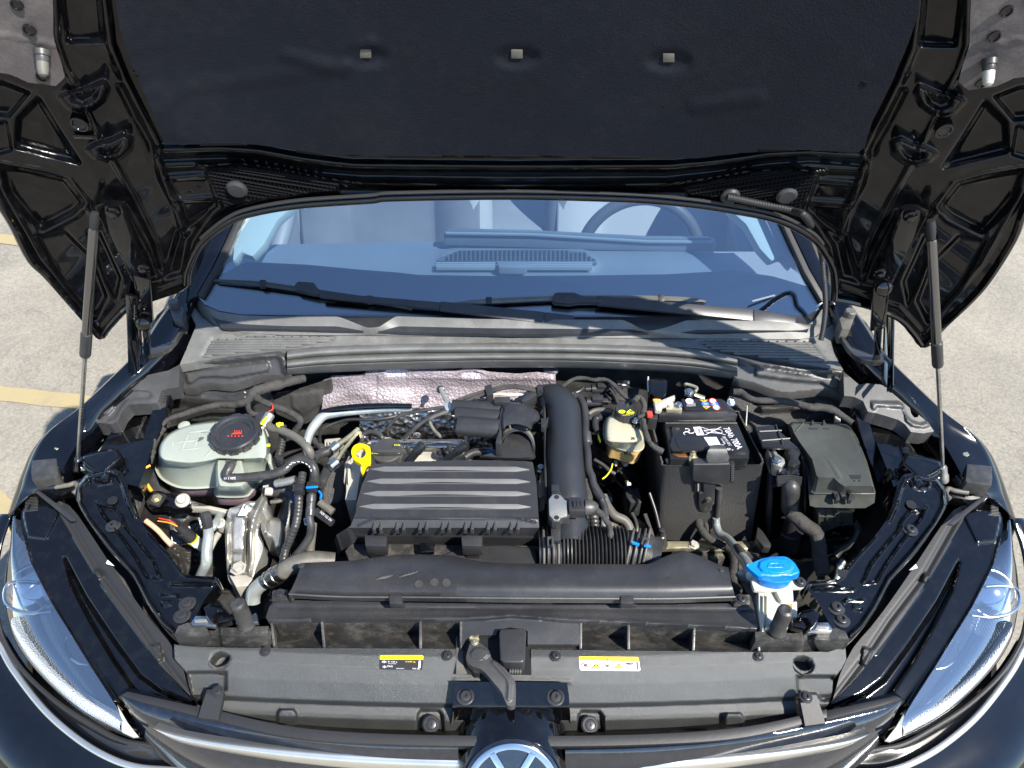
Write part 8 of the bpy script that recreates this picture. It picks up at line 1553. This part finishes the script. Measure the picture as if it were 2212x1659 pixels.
# ================================================================ radiator top cover
rc = thing('radiator_cover', 'wide grained black cover panel across the front carrying two stickers', 'cover panel', tuple(P(1106, 1480, .76)))
cov = [(376, 1392), (410, 1396), (500, 1399), (735, 1400), (985, 1402), (985, 1456), (1147, 1458), (1147, 1403), (1500, 1407), (1640, 1409), (1790, 1408), (1826, 1396),
       (1828, 1425), (1818, 1445), (1800, 1465), (1797, 1500), (1790, 1520), (1772, 1522), (1758, 1505), (1740, 1496), (1718, 1500), (1722, 1545), (1730, 1560), (1700, 1566), (1500, 1578), (1296, 1582), (1234, 1582), (977, 1579), (920, 1579), (750, 1574), (640, 1566), (500, 1548), (473, 1538), (480, 1520), (486, 1492), (470, 1488), (447, 1490), (436, 1504), (428, 1508), (414, 1502), (408, 1480), (402, 1450), (378, 1425)]
def zcov(x, y):
    c = y + .000045*(x-1106)**2   # the folds bow towards the middle
    z = float(np.interp(c, [1396, 1420, 1445, 1480, 1521, 1530, 1547, 1558, 1568, 1584], [.783, .782, .776, .762, .743, .731, .727, .722, .713, .697]))
    return z
def csurf(x, y, h): return P(x, y, zcov(x, y)+h)
cf = []
for s in (-1, 1):
    cf.append(('p', MS(s, [(405, 1452), (489, 1452), (488, 1490), (470, 1488), (447, 1490), (436, 1504), (414, 1502)], 9), -.016, 6))
    cf.append(('p', MS(s, [(452, 1430), (457, 1413), (476, 1407), (496, 1414), (499, 1424), (485, 1438), (466, 1441)], 9), -.002, 3))
for (x0, y0) in ((620, 1545), (1586, 1553)): cf.append(('p', [(x0-20, y0-4), (x0-14, y0-13), (x0+14, y0-12), (x0+21, y0-2), (x0+21, y0+20), (x0-21, y0+20)], .016, 5))
for (x0, y0) in ((929, 1560), (1276, 1562)): cf.append(('p', [(x0-28, y0+20), (x0-27, y0-16), (x0-20, y0-26), (x0+20, y0-25), (x0+28, y0-14), (x0+30, y0+20)], -.014, 6))
cf.append(('l', [(985, 1470), (1106, 1470), (1230, 1472)], .002, 10))
hl_ = []
for s in (-1, 1): hl_.append(MS(s, [(475.5+21*math.cos(t), 1424+16*math.sin(t)-4*math.cos(t)) for t in np.linspace(0, 6.0, 22)], 8))
relief('cover_panel', cov, csurf, cf, M['radc'], rc, step=2.7, sm=0, thick=.02, holes=hl_, ang=70, noise=.0002)
for s in (-1, 1):
    (x, y), = MS(s, [(476, 1424)], 8); c = csurf(x, y, -.002)
    lathe('hole_tube', c, [(.0185, .001), (.0175, .001), (.0165, -.03), (.012, -.032), (0, -.032)], M['dirty'], rc, axis=(0, -.1, 1), seg=32, cap0=False)
    for (x, y, r) in MS(s, [(573, 1407, .0088), (470, 1494, .0095)], 10): screw(csurf(x, y, .001), r*.85, rc, m='plast')
    q = MS(s, [(447, 1490), (480, 1488), (484, 1494), (474, 1543), (472, 1556), (428, 1550), (432, 1535)], 12)
    relief('corner_bracket', q, lambda x, y, h: P(x, y, .766-.00030*max(0, y-1500)+h), [], M['dark'], rc, step=3, sm=0, thick=.010)
    (x, y), = MS(s, [(470, 1494)], 12); screw(P(x, y, .768), .0085, rc, m='plast')
for (x, y) in ((966, 1416), (1200, 1417)): screw(csurf(x, y, .001), .0078, rc, m='plast')
for (x0, y0) in ((931, 1568), (1274, 1570)):
    lathe('recessed_clip', csurf(x0, y0-4, .004), [(.0135, 0), (.0135, .002), (.011, .004), (.009, .004), (.008, .002), (.005, .003), (.002, .003), (.002, .001), (0, .001)], M['plast'], rc, axis=(0, -.3, .9), seg=32)
# bonnet release lever
lv = thing('release_lever', 'matt black bonnet release lever reaching over the badge carrier', 'lever', tuple(P(1060, 1450, .78)))
lo2 = T('q12', [(835, 850), (850, 828), (880, 835), (900, 850), (955, 895), (975, 950), (1000, 965), (1050, 1005), (1100, 1060), (1128, 1105), (1130, 1225), (1120, 1255), (1075, 1252), (1040, 1170), (1000, 1120), (950, 1060), (900, 1015), (850, 1000), (815, 970), (810, 930)])
relief('lever_arm', lo2, lambda x, y, h: P(x, y, .806-.00008*max(0, y-1440)+h), [('p', T('q12', [(835, 915), (860, 885), (900, 878), (945, 895), (958, 925), (930, 950), (880, 955), (845, 945)]), .004, 3), ('l', T('q12', [(985, 975), (1080, 1080), (1090, 1120), (1085, 1210)]), .005, 8)], M['plast2'], lv, step=2, sm=2, thick=.014)
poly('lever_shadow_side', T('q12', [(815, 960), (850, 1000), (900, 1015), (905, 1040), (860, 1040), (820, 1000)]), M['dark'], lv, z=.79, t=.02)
screw(P(*T('q12', [(866, 845)])[0], .808), .005, lv, m='zinc')
# stickers
def sticker(nm, label, q, bands, z=None):
    g_ = thing(nm, label, 'sticker', tuple(csurf(q[0][0], q[0][1], 0)))
    return g_
def flat(name, q, m, par, lift):
    prism(name, [csurf(x, y, lift) for x, y in q], M[m], par, .0004, (0, 0, -1), 0)
s1 = sticker('refrigerant_sticker', 'black and yellow refrigerant sticker reading R-134a left of the release lever', T('q12', [(250, 930), (530, 930)]), None)
flat('sticker_yellow', T('q12', [(250, 932), (258, 928), (524, 928), (532, 934), (530, 958), (250, 956)]), 'sty', s1, .0012)
flat('sticker_black', T('q12', [(250, 956), (530, 958), (524, 1022), (516, 1024), (252, 1020), (246, 1014)]), 'stk', s1, .0012)
def st_(s, a, b, u, m, par, lift=.0020): text('print', s, *[csurf(*T('q12', [q])[0], lift) for q in (a, b, u)], M[m], par)
st_('R-134 a', (303, 975), (362, 976), (303, 965), 'prw', s1); st_('0.500 kg', (416, 976), (480, 977), (416, 966), 'sty', s1); st_('CVWP1025', (303, 985), (355, 986), (303, 980), 'prw', s1)
st_('PAG', (300, 1006), (333, 1006), (300, 994), 'prw', s1); st_('SAE J639', (357, 1018), (407, 1018), (357, 1011), 'prw', s1); st_('VW AG', (460, 1020), (510, 1020), (460, 1010), 'prw', s1)
st_('*', (262, 980), (293, 980), (262, 962), 'prw', s1); st_('*', (268, 1012), (293, 1012), (268, 994), 'prw', s1); st_('!', (276, 950), (284, 950), (276, 936), 'prk', s1)
flat('barcode_field', T('q12', [(502, 964), (515, 964), (513, 1008), (500, 1008)]), 'prw', s1, .0018)
s2 = sticker('warning_sticker', 'white and yellow warning sticker with pictograms right of the release lever', T('q12', [(1540, 938), (1925, 942)]), None)
flat('sticker_yellow', T('q12', [(1540, 940), (1546, 936), (1920, 940), (1927, 946), (1930, 968), (1541, 962)]), 'sty', s2, .0012)
flat('sticker_white', T('q12', [(1541, 962), (1930, 968), (1938, 1024), (1930, 1030), (1554, 1026), (1546, 1018)]), 'stw', s2, .0012)
def tri_(cx, cy, w_, h_, m, lift=.0018): flat('pictogram', T('q12', [(cx-w_, cy+h_), (cx, cy-h_), (cx+w_, cy+h_)]), m, s2, lift)
tri_(1733, 950, 15, 9, 'prk'); tri_(1733, 951, 7, 4, 'sty', .0022)
tri_(1651, 994, 28, 17, 'prk'); tri_(1651, 996, 22, 12.5, 'sty', .0022); st_('m', (1640, 1004), (1662, 1004), (1640, 992), 'prk', s2, .0026)
tri_(1800, 995, 28, 17, 'prk'); tri_(1800, 997, 22, 12.5, 'sty', .0022); st_('Z', (1795, 1006), (1806, 1006), (1795, 990), 'prk', s2, .0026)
for cx_, k in ((1582, 0), (1725, 1)):
    if k == 0:
        for r, m_, l_ in ((30, 'prr', .0018), (24, 'stw', .0022)): flat('pictogram', T('q12', [(cx_+r*math.cos(t), 991+r*.62*math.sin(t)) for t in np.linspace(0, 6.0, 20)]), m_, s2, l_)
        flat('pictogram', T('q12', [(1570, 998), (1572, 984), (1590, 980), (1596, 996), (1584, 1004)]), 'prk', s2, .0026); flat('pictogram', T('q12', [(1562, 980), (1567, 978), (1602, 1002), (1598, 1005)]), 'prr', s2, .0030)
    else:
        tri_(cx_, 994, 30, 18, 'prr'); tri_(cx_, 996, 24, 13.5, 'stw', .0022); flat('pictogram', T('q12', [(cx_+11*math.cos(t), 998+7*math.sin(t)) for t in np.linspace(0, 6.0, 12)]), 'prk', s2, .0026)
flat('pictogram', T('q12', [(1838, 976), (1850, 974), (1880, 980), (1898, 976), (1896, 982), (1880, 990), (1855, 990)]), 'prk', s2, .0020); flat('pictogram', T('q12', [(1855, 998), (1886, 998), (1888, 1014), (1857, 1014)]), 'prk', s2, .0020); flat('pictogram', T('q12', [(1860, 1001), (1882, 1001), (1884, 1011), (1861, 1011)]), 'stw', s2, .0024)
flat('barcode_field', T('q12', [(1912, 970), (1922, 970), (1928, 1022), (1916, 1022)]), 'plast', s2, .0020)
